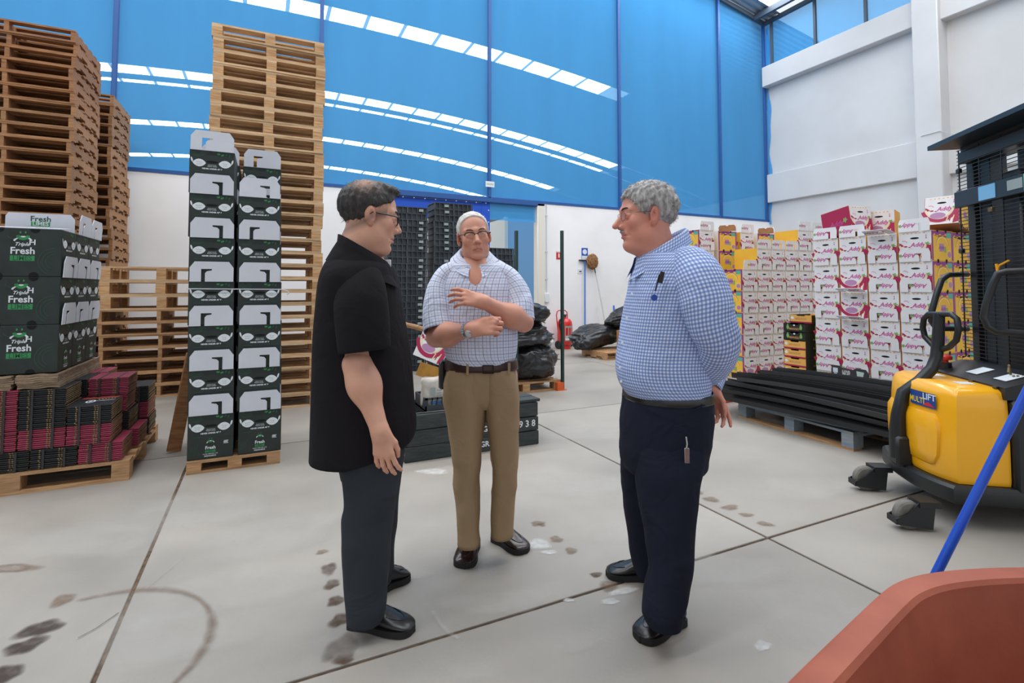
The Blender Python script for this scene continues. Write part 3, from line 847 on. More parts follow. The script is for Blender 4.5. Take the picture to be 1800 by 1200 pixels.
# ------------------------------------------------------------------ white fruit cartons with magenta lettering
M_cwhite = material('white_carton', srgb(232, 230, 232), 0.55, col2=srgb(222, 220, 222), scale=4)
M_cyel = material('yellow_carton', srgb(240, 190, 62), 0.55, col2=srgb(232, 176, 48), scale=3)
M_cbrown = material('brown_board', srgb(178, 128, 84), 0.8, col2=srgb(160, 112, 72), scale=8)
M_mag = material('print_magenta', srgb(186, 78, 142), 0.55)
M_pink = material('print_pink', srgb(214, 140, 182), 0.55)
M_crim = material('print_crimson', srgb(168, 26, 74), 0.55)
M_leaf = material('print_leaf', srgb(120, 170, 90), 0.55)
M_orng = material('print_orange', srgb(240, 180, 70), 0.55)
M_purp = material('print_purple', srgb(140, 50, 130), 0.55)
M_teal = material('print_teal', srgb(90, 170, 150), 0.55)
M_lilac = material('print_lilac', srgb(176, 130, 170), 0.55)
M_cream = material('print_cream', srgb(240, 220, 160), 0.55)
CW, CD, CH = 0.302, 0.41, 0.318
PM = [M_cwhite, M_mag, M_crim, M_leaf, M_orng, M_hole, M_pink, M_purp, M_teal, M_lilac, M_cream, M_cyel]
def leafy(P, x, z, s, mi=3):
    for k in range(5): P.ell(x + s*0.5*math.cos(1.2*k), z + s*0.5*math.sin(1.2*k), s*0.6, s*0.33, mi, 8, rot=1.2*k)
def end_print(var=0):
    P = Print()
    for k in range(6): P.rect(-0.11 + k*0.038, CH - 0.027, -0.092 + k*0.038, CH - 0.018, 4)
    P.ell(0, CH - 0.075, 0.042, 0.0105, 5, 16)
    P.ell(0.105, CH - 0.052, 0.005, 0.006, 1, 8); P.poly([(0.098, CH - 0.085), (0.112, CH - 0.085), (0.107, CH - 0.060), (0.103, CH - 0.060)], 9)
    P.poly([(-0.145, 0.17), (-0.145, 0.20), (-0.12, 0.185), (-0.10, 0.165), (-0.135, 0.155)], 2); P.arc(-0.10, 0.19, 0.03, 0.3, 2.2, 0.006, 6)
    P.ell(-0.085, 0.158, 0.018, 0.008, 2, 10); P.ell(-0.05, 0.15, 0.010, 0.006, 2, 8)
    P.text('Addy', 0.025, 0.172, 0.062, 6, shear=0.3, bold=0.0025); P.text('Addy', 0.025, 0.172, 0.062, 1, shear=0.3, bold=0.0003)
    leafy(P, 0.115, 0.178, 0.022)
    # the big cut fruit low on the end
    P.arc(-0.02, 0.19, 0.15, math.pi*1.08, math.pi*1.95, 0.035, 2, 20); P.arc(-0.02, 0.19, 0.118, math.pi*1.05, math.pi*1.97, 0.012, 10, 20)
    P.ell(-0.03, 0.10, 0.07, 0.035, 9, 16); P.poly([(0.15, 0.19), (0.15, 0.02), (0.10, 0.005), (0.115, 0.10), (0.135, 0.13)], 2)
    for k in range(5): P.band([(0.02 + 0.026*k, 0.03), (0.035 + 0.026*k, 0.075 + 0.006*k)], 0.008, 10 if k % 2 else 2)
    return P.mesh(PM)
def flap_print(side, up=False):
    P = Print()
    if True:
        P.text('Addy', side*-0.045, 0.066, 0.058, 6, shear=0.3, bold=0.0022, rot=math.pi); P.text('Addy', side*-0.045, 0.066, 0.058, 1, shear=0.3, bold=0.0002, rot=math.pi)
        leafy(P, side*-0.045 - 0.085 if side < 0 else -0.128, 0.066, 0.018)
    return P.mesh(PM)
def side_print(face):
    P = Print(); w = CD
    P.rect(-w/2 + 0.004, 0.006, w/2 - 0.004, CH - 0.006, 7); P.rect(-w/2 + 0.03, 0.006, w/2 - 0.03, CH - 0.05, 11)
    P.poly([(-w/2 + 0.03, CH - 0.05)] + [(-w/2 + 0.03 + (w - 0.06)*i/12, CH - 0.05 + 0.02*math.sin(i*1.7)) for i in range(13)] + [(w/2 - 0.03, CH - 0.05)], 11)
    P.rect(w/2 - 0.12, CH - 0.075, w/2 - 0.03, CH - 0.02, 8); P.arc(0, 0.14, 0.11, 0.3, 2.9, 0.007, 10, 16); P.arc(0, 0.14, 0.125, 0.2, 3.0, 0.004, 7, 16)
    P.rect(-0.06, 0.10, 0.03, 0.18, 9); P.text('Addy', -0.02, 0.14, 0.05, 7, shear=0.3, bold=0.001); P.rect(0.035, 0.09, 0.07, 0.15, 3)
    P.ell(0.13, 0.07, 0.035, 0.03, 9, 12); P.arc(0.13, 0.07, 0.045, 0, 6.2, 0.004, 10)
    for x in (-0.09, 0.07):
        for z, s in ((0.0, 1), (CH, -1)): P.poly([(x + 0.02*math.cos(a), z + s*0.022*math.sin(a)) for a in [math.pi*i/8 for i in range(9)]], 5)
    if face > 0: M = Matrix.Translation((CW/2, CD/2, 0)) @ Matrix.Rotation(math.radians(90), 4, 'Z')
    else: M = Matrix.Translation((-CW/2, CD/2, 0)) @ Matrix.Rotation(math.radians(-90), 4, 'Z')
    return P.mesh(PM, M=M)
def carton_mesh(mats):
    # mats: ends, sides, top/bottom
    m = MB().box((-CW/2, 0, 0.001), (CW/2, CD, CH - 0.001))
    m.m = [2, 2, 0, 1, 0, 1]
    return m.mesh('carton', mats)
c_body = carton_mesh([M_cwhite, M_cyel, M_cbrown])
c_end = end_print(); c_flap = {s: flap_mesh(CW, 0.135, s, M_cwhite, 0.015) for s in (-1, 1)}; c_fp = {s: flap_print(s) for s in (-1, 1)}
c_sp, c_sn = side_print(1), side_print(-1)
c_bflap = MB().prism([(-0.19, 0), (0.19, 0), (0.19, 0.07), (0.16, 0.10), (0.03, 0.10), (0.02, 0.085), (-0.02, 0.085), (-0.03, 0.10), (-0.16, 0.10), (-0.19, 0.07)], 'y', 0, 0.004).mesh('brown_flap', M_cbrown)
def fruit_carton(loc, rz, label, group, side=1, flap=True, sides=0, lean=0.05, rot=None, detail=True, brown=False):
    r = empty('fruit_carton', loc, rz, label, 'carton', group, rot=rot)
    put('body', c_body, r)
    if detail:
        put('print', c_end, r)
        if flap:
            f = put('flap', c_flap[side], r, (0, -0.010, CH - 0.004), (lean, 0, 0))
            put('flap_print', c_fp[side], f, (0, -0.0042, 0))
    if sides: put('side_print', c_sp if sides > 0 else c_sn, r)
    if brown: put('brown_flap', c_bflap, r, (-CW/2 - 0.001, CD/2, CH - 0.003), (0, 0.1, math.radians(90)))
    return r
rowname = ['bottom', 'second', 'third', 'fourth', 'fifth', 'sixth', 'seventh', 'eighth']
# stack beside the stacker: ends face the men, yellow sides face the camera
XA, YA0 = 6.15, 2.90
g = 'white fruit cartons in the stack by the stacker'
for c in range(4):
    for k in range(6):
        down = (c, k) in ((1, 5), (2, 3), (2, 2))
        o = fruit_carton((XA + random.uniform(-.002, .002), YA0 + CW/2 + c * 0.318, k * CH), math.radians(-90) + random.uniform(-.008, .008),
                         f'white magenta-lettered carton, {rowname[k]} row, {["corner", "second", "third", "fourth"][c]} column of the stack behind the stacker'.replace('white magenta-lettered', 'white'), g,
                         random.choice((-1, 1)), True, 1 if c == 0 else 0, lean=1.25 if down else (0.05 if k < 5 else random.uniform(-0.05, 0.05)))
        if down and k > 0:
            pass
for k in range(6):
    fruit_carton((XA + CD + 0.045, YA0 + CW/2 + 0.03, k * CH), math.radians(-90), f'yellow-sided carton, {rowname[k]} row, second file from the stack corner behind the stacker', 'yellow-sided cartons behind the stacker', 1, False, 1, detail=False)
    fruit_carton((XA + 2*CD + 0.09, YA0 + CW/2 + 0.02, k * CH), math.radians(-90), f'yellow-sided carton, {rowname[k]} row, third file from the stack corner behind the stacker', 'yellow-sided cartons behind the stacker', 1, False, 1, detail=False)
# cartons thrown on top of that stack
zt = 6 * CH
o = fruit_carton((0, 0, 0), 0, 'white and crimson carton lying tilted on top of the stack', 'loose cartons on top', 1, False, 1, rot=(0, 0, 0))
def lay(o, loc, R):
    o.location = loc; o.rotation_euler = R.to_euler()
Rz, Rx, Ry = (lambda a: Matrix.Rotation(math.radians(a), 3, 'Z')), (lambda a: Matrix.Rotation(math.radians(a), 3, 'X')), (lambda a: Matrix.Rotation(math.radians(a), 3, 'Y'))
def dress(o, pr):
    put('side_print', pr, o)
def crim_side():
    P = Print(); w = CD
    P.rect(-w/2 + 0.003, 0.004, w/2 - 0.003, CH - 0.004, 2); P.text('Addy', 0, 0.14, 0.09, 1, shear=0.3, bold=0.001); leafy(P, 0.13, 0.16, 0.03)
    return P
crim_l = crim_side().mesh(PM, M=Matrix.Translation((-CW/2 - 0.003, CD/2, 0)) @ Matrix.Rotation(math.radians(-90), 4, 'Z'))
crim_r = crim_side().mesh(PM, M=Matrix.Translation((CW/2 + 0.003, CD/2, 0)) @ Matrix.Rotation(math.radians(90), 4, 'Z'))
put('crimson_side', crim_l, o)
lay(o, (6.32, 3.66, zt + 0.06), Rz(-12) @ Rx(-8) @ Ry(0) @ Rz(0))
o2 = fruit_carton((0, 0, 0), 0, 'yellow and purple carton tipped on edge on top of the stack', 'loose cartons on top', 1, False, 1)
put('crimson_side', crim_l, o2)
lay(o2, (6.60, 3.02, zt + 0.095), Rz(8) @ Ry(13) @ Rz(-90))
o3 = fruit_carton((0, 0, 0), 0, 'white carton lying behind the yellow one on top of the stack', 'loose cartons on top', 1, False, 0)
lay(o3, (6.56, 3.62, zt + 0.004), Rz(-70))
o4 = fruit_carton((0, 0, 0), 0, 'white and purple carton beside the stacker mast on top of stack', 'loose cartons on top', 1, False, 1)
lay(o4, (7.12, 2.88, zt + 0.004), Rz(-20))
# second block: ends face the camera
XB, YB0 = 6.30, 5.35
g = 'white fruit cartons in the middle block'
hts = [5, 6, 6, 6, 7, 7]
for c in range(6):
    for k in range(hts[c]):
        fruit_carton((XB + CW/2 + c * 0.31, YB0 + random.uniform(-.003, .003), k * CH), random.uniform(-.01, .01),
                     f'white magenta-lettered carton, {rowname[k]} row, {nth(c)} column of the block behind the dark pipes', g, random.choice((-1, 1)), True, -1 if c == 0 else 0)
# its second file, seen over the top: long yellow sides towards the camera
g = 'yellow cartons in the second file of the middle block'
for c in range(4):
    for k in range(7):
        top = k >= 5
        yel = c in (1, 3)
        fruit_carton((6.06 + 0.45 * c + (CD if yel else 0.05 + CW/2), YB0 + CD + 0.22 + (CW/2 if yel else 0), k * CH), math.radians(90) if yel else 0,
                     f'{"yellow" if yel else "white"} carton, {rowname[k]} row, {nth(c)} column of the second file over the middle block', g, random.choice((-1, 1)), top, (-1 if (yel and top) or c == 0 else 0), detail=top, brown=(yel and k == 6))
# third file towards the white wall
g = 'cartons of the rear file by the white wall'
xc = 7.06
for c, n in enumerate((5, 6, 7, 7, 7, 7, 7)):
    yel = c in (3, 5)
    for k in range(n):
        top = k >= n - 2 or c == 0
        fruit_carton((xc + (CD if yel else CW/2), 7.7 + (CW/2 if yel else 0), k * CH), math.radians(90) if yel else random.uniform(-.015, .015),
                     f'{"yellow" if yel else "white"} carton, {rowname[k]} row, {nth(c)} column of the rear file by the wall', g, random.choice((-1, 1)), top, (-1 if yel and top else 0), detail=top, brown=(yel and k == n - 1))
    xc += (CD if yel else CW) + 0.025

# ------------------------------------------------------------------ shallow fruit trays, yellow and black
M_tray_y = material('yellow_tray', srgb(232, 178, 92), 0.6, col2=srgb(222, 160, 70), scale=6)
M_tray_k = material('black_tray', srgb(30, 34, 28), 0.5)
M_tan = material('print_tan', srgb(196, 140, 80), 0.6)
def tray(loc, black, label):
    w, d, h = 0.30, 0.40, 0.107
    o = empty('fruit_tray', loc, math.radians(-90) + random.uniform(-.01, .01), label, 'tray', 'fruit trays between the carton stacks')
    m = MB()
    m.prism([(-w/2, 0), (w/2, 0), (w/2, h*0.95), (w/2 - 0.09, h*0.95), (w/2 - 0.10, h*0.82), (-w/2 + 0.10, h*0.82), (-w/2 + 0.09, h*0.95), (-w/2, h*0.95)], 'y', 0, 0.006)
    m.box((-w/2, 0, 0), (w/2, d, 0.006)).box((-w/2, d - 0.006, 0), (w/2, d, h*0.95)); o1 = m.obj('tray_body', M_tray_k if black else M_tray_y, o)
    MB().box((-w/2 - 0.001, 0, 0), (-w/2 + 0.005, d, h*0.97)).box((w/2 - 0.005, 0, 0), (w/2 + 0.001, d, h*0.97)).obj('tray_side', M_tray_k, o)
    P = Print()
    if black:
        for x in (-0.09, 0.09): P.ell(x, 0.055, 0.018, 0.03, 0, 12); P.ell(x, 0.085, 0.008, 0.014, 0, 8)
        P.text('MANGO', 0, 0.035, 0.038, 1, bold=0.001); P.ell(0, 0.082, 0.014, 0.010, 2, 8)
    else:
        P.rect(-0.15, 0.001, 0.15, 0.018, 3); P.text('MANGOS', 0, 0.052, 0.036, 1, bold=0.001); P.ell(-0.115, 0.062, 0.022, 0.018, 2, 10)
    put('print', P.mesh([M_leaf, M_tan, M_pwhite, M_crim]), o)
    P = Print(); P.ell(0, 0.055, 0.026, 0.036, 0, 12); P.ell(0.0, 0.085, 0.012, 0.018, 0, 8)
    for k in range(4): P.ell(-0.05 + 0.03*k, 0.014, 0.005, 0.012, 1, 8)
    put('side_print', P.mesh([M_leaf, M_pyel], M=Matrix.Translation((w/2 + 0.002, d/2, 0)) @ Matrix.Rotation(math.radians(90), 4, 'Z')), o)
    return o
for k in range(8):
    tray((6.06, 4.38, 0.002 + k * 0.108), k >= 6, f'shallow {"black" if k >= 6 else "yellow"} fruit tray, {rowname[k]} from below between the carton stacks'.replace('bottom from below', 'lowest').replace(' from below', ' tray up'))
tray((6.16, 4.36, 0.002 + 8 * 0.108), False, 'single yellow fruit tray set crooked on the black trays')

# ------------------------------------------------------------------ long black plastic channels on a blue pallet
pH = block_pallet(1.18, 1.15, 0.15, M_wblue, M_wblue)
pH.location = (4.32 + 0.575, 2.57 + 0.59, 0); pH.rotation_euler = (0, 0, math.radians(90) - 0.06)
tag(pH, 'weathered blue pallet under the long black plastic channels', 'pallet')
for ch in pH.children:
    if ch.name.startswith('bottom_board'):
        ch.data = box_mesh(1.18, 0.10, 0.02, M_wtan)
M_pvc = material('black_plastic', srgb(34, 35, 37), 0.32, spec=0.5)
M_pvc2 = material('worn_black_plastic', srgb(52, 53, 55), 0.4)
def channel(x, z, y0, y1, dx, sag, roll, w, mat, ph=0.0):
    """a long U-shaped strip that bows sideways and sags at its free ends"""
    n = 14; prof = [(-w/2, w*0.45), (-w/2, 0), (w/2, 0), (w/2, w*0.45), (w/2 - 0.006, w*0.45), (w/2 - 0.006, 0.006), (-w/2 + 0.006, 0.006), (-w/2 + 0.006, w*0.45)]
    vs = []; fs = []; c, s = math.cos(roll), math.sin(roll)
    for i in range(n + 1):
        t = i / n; Y = y0 + (y1 - y0) * t
        X = x + dx * (t - 0.5) + 0.03 * math.sin(t * 3.1 + ph); Z = z - sag * (2*t - 1) ** 2 * (1 if t < 0.5 else 0.6)
        for a, b in prof: vs.append((X + a*c - b*s, Y, Z + a*s + b*c))
    m = len(prof)
    for i in range(n):
        for k in range(m): fs.append((i*m+k, i*m+(k+1) % m, (i+1)*m+(k+1) % m, (i+1)*m+k))
    fs += [tuple(range(m))[::-1], tuple(range(n*m, n*m+m))]
    return put('plastic_channel', mk('plastic_channel', vs, fs, mat), None)
rr = random.Random(3)
for layer in range(4):
    cnt = [11, 10, 8, 6][layer]; tilt = [0.02, -0.06, 0.09, -0.10][layer]; ph = rr.uniform(0, 6)
    for i in range(cnt):
        w = rr.uniform(0.075, 0.10)
        x = 4.30 + 0.08 * layer + i * (1.40 - 0.16 * layer) / cnt + rr.uniform(-0.006, 0.006)
        z = 0.176 + layer * 0.062 + 0.03 * math.sin(i / cnt * 2.4) + rr.uniform(0, 0.004)
        o = channel(x, z, rr.uniform(1.6, 1.9), rr.uniform(3.85, 4.25), tilt + rr.uniform(-0.012, 0.012), 0.012 + 0.01 * layer, rr.choice((0, 0, 0.1, -0.1)), w, rr.choice((M_pvc, M_pvc, M_pvc2)), ph)
        tag(o, 'long black plastic channel lying in the pile on the blue pallet', 'channel', 'black plastic channels on the blue pallet')
# dark carton sleeve standing on the channels
P = Print(); P.rect(0.02, 0.055, 0.075, 0.105, 0); P.rect(0.03, 0.035, 0.065, 0.05, 0)
P.poly([(0.12, 0.03), (0.21, 0.02), (0.215, 0.07), (0.20, 0.10), (0.125, 0.105), (0.115, 0.07)], 1); P.text('LOVE', 0.165, 0.075, 0.035, 0, bold=0.001); P.text('FRUIT', 0.165, 0.048, 0.03, 0, bold=0.001)
P.ell(0.105, 0.02, 0.012, 0.012, 2, 10); P.ell(0.228, 0.014, 0.012, 0.012, 2, 10); P.poly([(0.285, 0.01), (0.335, 0.01), (0.355, 0.095), (0.275, 0.10)], 3); P.ell(0.285, 0.01, 0.008, 0.008, 0, 8)
M_dkc = material('charcoal_board', srgb(58, 58, 60), 0.6); M_mint = material('print_mint', srgb(196, 214, 202), 0.6); M_brn = material('print_brown', srgb(96, 84, 66), 0.6); M_peach = material('print_peach', srgb(210, 150, 110), 0.6)
sl = empty('printed_sleeve', (5.60, 3.62, 0.345), math.radians(-90), 'dark printed carton sleeve standing on the black channels', 'carton')
MB().prism([(0, 0), (0.40, 0), (0.40, 0.085), (0.365, 0.125), (0.27, 0.125), (0.24, 0.105), (0.11, 0.115), (0.09, 0.13), (0.02, 0.13), (0, 0.09)], 'y', 0, 0.012).obj('board', M_dkc, sl)
put('print', P.mesh([M_pwhite, M_brn, M_peach, M_mint]), sl); sl.rotation_euler = (0, 0, math.radians(-90) - 0.05)
# orange crate at the end of the channels
oc = MB().box((0, 0, 0), (0.32, 0.22, 0.02)).box((0, 0, 0), (0.012, 0.22, 0.20)).box((0.308, 0, 0), (0.32, 0.22, 0.20)).box((0, 0, 0.02), (0.32, 0.012, 0.06)).box((0, 0, 0.10), (0.32, 0.012, 0.14)).box((0, 0, 0.17), (0.32, 0.012, 0.20)).box((0, 0.208, 0.0), (0.32, 0.22, 0.20)).obj('orange_crate', material('orange_plastic', srgb(214, 78, 34), 0.5), None, (4.62, 4.32, 0.0))
tag(oc, 'orange plastic crate at the far end of the black channels', 'crate')

# ------------------------------------------------------------------ black board crate with stencilled numbers
M_char = material('black_stained_wood', srgb(46, 52, 54), 0.75, col2=srgb(62, 68, 68), scale=9, stretch=(1, 6, 6), bump=0.2, rnd=0.1)
cr = empty('board_crate', (0.97, 3.88, 0), 0, 'black stained board crate with white stencilled numbers', 'crate')
CWd, CDp = 1.14, 0.55
for k in range(3):
    z0 = k * 0.118
    MB().box((0.004*k, 0, z0 + 0.002), (CWd - 0.004*k, 0.03, z0 + 0.112), bev=0.004).obj('front_board', M_char, cr)
    MB().box((0.004*k, CDp - 0.03, z0 + 0.002), (CWd - 0.004*k, CDp, z0 + 0.112), bev=0.004).obj('rear_board', M_char, cr)
    for x in (0.002, CWd - 0.032): MB().box((x, 0.031, z0 + 0.002), (x + 0.03, CDp - 0.031, z0 + 0.112), bev=0.004).obj('side_board', M_char, cr)
for y in (0.0, 0.14, 0.40): MB().box((CWd - 0.34, y + 0.002, 0.354), (CWd + 0.015, y + 0.125, 0.378), bev=0.004).obj('top_board', M_char, cr)
for x in (0.31, 0.80): MB().box((x, -0.002, 0.114), (x + 0.09, 0.01, 0.122)).obj('spacer', M_char, cr)
def stencil(s, x, z, size):
    P = Print(); P.text(s, x, z, size, 0, bold=0.0015); put('stencil', P.mesh([M_pwhite]), cr, (0, -0.0005, 0))
stencil('9 3 8', 1.03, 0.178, 0.075); stencil('GRAF', 0.72, 0.30, 0.06); stencil('ANGRAF', 0.66, 0.178, 0.06); stencil('AGRAF', 0.66, 0.060, 0.06)
# black lattice crate on it
M_blkp = material('black_crate_plastic', srgb(66, 74, 82), 0.5, col2=srgb(50, 56, 63), scale=5, rnd=0.12)
lc = MB(); w, d, h = 0.36, 0.3, 0.10
lc.box((0, 0, 0), (w, d, 0.012)).box((0, 0, h - 0.015), (w, 0.012, h)).box((0, d - 0.012, 0), (w, d, h)).box((0, 0, 0), (0.012, d, h)).box((w - 0.012, 0, 0), (w, d, h)).box((0, 0, 0.012), (w, 0.008, 0.04))
for k in range(9): lc.box((0.01 + k * (w - 0.03) / 8, 0, 0.04), (0.02 + k * (w - 0.03) / 8, 0.012, h))
lco = lc.obj('lattice_crate', M_blkp, None, (1.14, 3.93, 0.356)); tag(lco, 'low black lattice crate lying on the black board crate', 'crate')
bk = empty('paper_sack', (1.22, 4.02, 0.372), 0.15, 'crumpled off-white sack standing in the black lattice crate', 'sack')
vs = []; fs = []; n = 20
for j, (rx, ry, z) in enumerate(((.07, .06, 0), (.085, .07, .02), (.088, .072, .10), (.080, .066, .17), (.088, .06, .20), (.084, .055, .225))):
    for i in range(n):
        a = 2*math.pi*i/n; q = 1 + 0.05*math.sin(3*a + j) + 0.03*math.sin(7*a + 2*j)
        vs.append((rx*q*math.copysign(abs(math.cos(a))**.7, math.cos(a)), ry*q*math.copysign(abs(math.sin(a))**.7, math.sin(a)), z + 0.006*math.sin(4*a)))
for j in range(5):
    for i in range(n): fs.append((j*n+i, j*n+(i+1) % n, (j+1)*n+(i+1) % n, (j+1)*n+i))
fs.append(tuple(range(n))[::-1]); fs.append(tuple(range(5*n, 6*n)))
put('sack_body', mk('sack', vs, fs, material('off_white_sack', srgb(206, 200, 190), 0.8, col2=srgb(178, 172, 164), scale=12, bump=0.3), smooth=True), bk)
P = Print(); P.rect(-0.05, 0.03, 0.055, 0.055, 1); P.rect(-0.05, 0.10, -0.005, 0.16, 0); P.rect(0.005, 0.09, 0.05, 0.098, 0); P.rect(0.005, 0.11, 0.05, 0.118, 0); P.rect(0.005, 0.13, 0.05, 0.138, 0)
put('print', P.mesh([M_pgrey, material('print_blue', srgb(70, 130, 190), 0.6)]), bk, (0, -0.074, 0))
# tilted white carton and kraft sheet leaning there
tc = fruit_carton((0, 0, 0), 0, 'white carton with crimson edging leaning in the black board crate', None, 1, False, 0)
tc.children[0].data = carton_mesh([M_cwhite, M_cwhite, M_cwhite])
lay(tc, (1.25, 4.28, 0.70), Ry(24) @ Rz(-50))
pk = MB().box((-0.26, -0.006, 0), (0.26, 0.006, 0.11)).obj('kraft_sheet', material('kraft_sheet', srgb(190, 140, 60), 0.8, col2=srgb(160, 112, 44), scale=8), None, (1.36, 4.10, 0.52), (0, math.radians(20), math.radians(-8)))
tag(pk, 'bent strip of brown card under the tilted white carton', 'cardboard')
st = MB().tube([(1.0, 4.47, 1.02), (1.2, 4.47, 0.97), (1.42, 4.47, 0.90)], 0.022, 8).obj('broken_handle', M_wtan); tag(st, 'thick wooden handle lying slantwise behind the tilted white carton', 'handle')

# ------------------------------------------------------------------ rubbish bags, their pallet and two posts
M_bag = material('black_bin_bag', srgb(30, 31, 34), 0.28, spec=0.6)
def bag(loc, size, seed, label, rot=(0, 0, 0), knot=None):
    bm = bmesh.new(); bmesh.ops.create_icosphere(bm, subdivisions=5, radius=1.0)
    off = Vector((seed * 3.7, seed * 1.3, seed * 7.1))
    for v in bm.verts:
        p = v.co.copy(); q = p + off
        ridge = 1 - abs(mnoise.noise(Vector((q.x*2.1, q.y*2.1, q.z*3.4)))) * 1.8
        ridge2 = 1 - abs(mnoise.noise(Vector((q.x*4.7, q.y*4.7, q.z*6.0)) + off)) * 1.8
        r3 = 1 - abs(mnoise.noise(Vector((q.x*9.0, q.y*9.0, q.z*7.0)) + off*2)) * 1.8
        r = 0.94 + 0.30 * mnoise.noise(p * 1.3 + off) + 0.09 * ridge + 0.06 * ridge2 + 0.03 * r3
        f = Vector((math.copysign(abs(p.x) ** .92, p.x), math.copysign(abs(p.y) ** .9, p.y), math.copysign(abs(p.z) ** .85, p.z)))
        v.co = Vector((f.x * r * size[0], f.y * r * size[1], max(-0.93 * size[2], f.z * r * size[2])))
    me = bpy.data.meshes.new('bin_bag'); bm.to_mesh(me); bm.free(); me.materials.append(M_bag)
    me.polygons.foreach_set('use_smooth', np.ones(len(me.polygons), dtype=bool))
    o = put('rubbish_bag', me, None, loc, rot); tag(o, label, 'bag', 'black rubbish bags')
    if knot is not None:
        k = MB()
        for a in range(5):
            an = a * 1.26; k.tube([(0, 0, 0), (0.03*math.cos(an), 0.03*math.sin(an), 0.04), (0.06*math.cos(an), 0.06*math.sin(an), 0.06 + 0.01*a)], [0.02, 0.012, 0.004], 6)
        k.obj('knot', M_bag, o, knot[0], knot[1])
    return o
pI = block_pallet(1.0, 1.0, 0.13, M_wtan, M_wtan); pI.location = (2.98, 6.30, 0); tag(pI, 'tan pallet under the heap of black rubbish bags', 'pallet')
bag((3.16, 6.05, 0.35), (0.33, 0.30, 0.23), 1, 'plump black rubbish bag at the bottom right of the heap', knot=((0.33, 0, 0.02), (0, 1.5, 0)))
bag((2.58, 6.10, 0.35), (0.22, 0.28, 0.23), 2, 'small black rubbish bag at the bottom behind the man in checked shirt')
bag((2.98, 6.08, 0.685), (0.46, 0.32, 0.15), 3, 'flattened black rubbish bag in the middle of the heap', knot=((0.42, -0.05, -0.02), (0.3, 1.7, 0)))
bag((2.93, 6.12, 0.985), (0.42, 0.34, 0.19), 4, 'topmost black rubbish bag of the heap beside the green post', (0, 0.15, 0), knot=((0.38, -0.03, -0.03), (0, 1.8, 0)))
wb_ = bag((3.40, 6.02, 0.60), (0.07, 0.10, 0.06), 5, 'scrap of white plastic at the right edge of the heap'); wb_.data.materials[0] = material('white_plastic', srgb(220, 220, 220), 0.5); wb_['group'] = 'plastic scraps'
M_post = material('dark_green_steel', srgb(26, 58, 52), 0.45); M_orange = material('orange_paint', srgb(214, 92, 40), 0.5)
for x, y, zt_, lb in ((3.495, 5.785, 2.06, 'tall dark green post standing in front of the fire extinguisher'), (2.80, 5.72, 2.02, 'dark post rising behind the shoulder of the checked-shirt man')):
    po = empty('steel_post', (x, y, 0), 0.1, lb, 'post')
    MB().box((-0.018, -0.018, 0.004), (0.018, 0.018, zt_), bev=0.003).obj('shaft', M_post, po); MB().box((-0.10, -0.03, 0), (0.0, 0.03, 0.10)).box((-0.04, -0.04, 0), (0.04, 0.04, 0.008)).obj('foot', M_orange, po)

# bags and pallet further back
pJ = stringer_pallet(0.9, 0.8, 0.14, M_wtan); pJ.location = (6.05, 8.15, 0); tag(pJ, 'tan pallet near the wall under a slumped rubbish bag', 'pallet')
bag((5.85, 8.45, 0.36), (0.55, 0.30, 0.21), 6, 'long slumped black rubbish bag against the white wall', (0, -0.18, 0.1))
bag((6.50, 8.35, 0.74), (0.40, 0.26, 0.16), 7, 'black rubbish bag lying higher behind the blue-shirt man', (0, -0.3, 0))
cb = MB().box((0, 0, 0), (0.4, 0.35, 0.36), bev=0.004).obj('brown_carton', M_cbrown, None, (6.1, 7.75, 0.141)); tag(cb, 'plain brown carton on the pallet near the wall', 'carton')
bs = bag((6.38, 7.95, 0.60), (0.16, 0.14, 0.11), 8, 'bright blue plastic sack behind the blue-shirt man'); bs.data.materials[0] = material('blue_plastic', srgb(36, 96, 190), 0.45); bs['group'] = 'plastic sacks'

# ------------------------------------------------------------------ fire extinguisher and things on the back wall
fe = empty('fire_extinguisher', (5.90, 9.66, 0), 0.2, 'large red wheeled fire extinguisher by the doorway', 'extinguisher')
M_fred = material('red_enamel', srgb(206, 32, 34), 0.3, coat=0.4); M_blackr = material('black_rubber', srgb(24, 24, 26), 0.6)
MB().lathe([(0.10, 0.07), (0.15, 0.09), (0.165, 0.13), (0.165, 0.52), (0.155, 0.58), (0.12, 0.635), (0.06, 0.66), (0.035, 0.68)], 28).obj('cylinder', M_fred, fe)
MB().lathe([(0.035, 0.66), (0.035, 0.72), (0.02, 0.74)], 14).box((-0.06, -0.02, 0.715), (0.05, 0.02, 0.735)).obj('valve', M_blackr, fe)
MB().tube([(-0.15, 0.06, 0.42), (-0.17, 0.08, 0.72), (-0.15, 0.08, 0.80), (-0.10, 0.08, 0.825), (0.08, 0.08, 0.82), (0.14, 0.08, 0.78), (0.15, 0.08, 0.70), (0.15, 0.06, 0.42)], 0.012, 8).obj('push_handle', M_fred, fe)
for s in (-1, 1): MB().lathe([(0.03, -0.02), (0.085, -0.02), (0.09, 0), (0.085, 0.02), (0.03, 0.02)], 18, org=(s*0.16, 0.04, 0.09), axis='x').obj('wheel', M_blackr, fe)
MB().lathe([(0.12, 0.0), (0.125, 0.0), (0.125, 0.08), (0.11, 0.09)], 20).obj('base_ring', M_fred, fe)
MB().tube([(-0.03, -0.04, 0.70), (-0.14, -0.10, 0.70), (-0.20, -0.06, 0.62), (-0.18, -0.02, 0.52), (-0.17, -0.04, 0.42)], 0.014, 8).obj('hose', M_blackr, fe)
lb = MB(); 
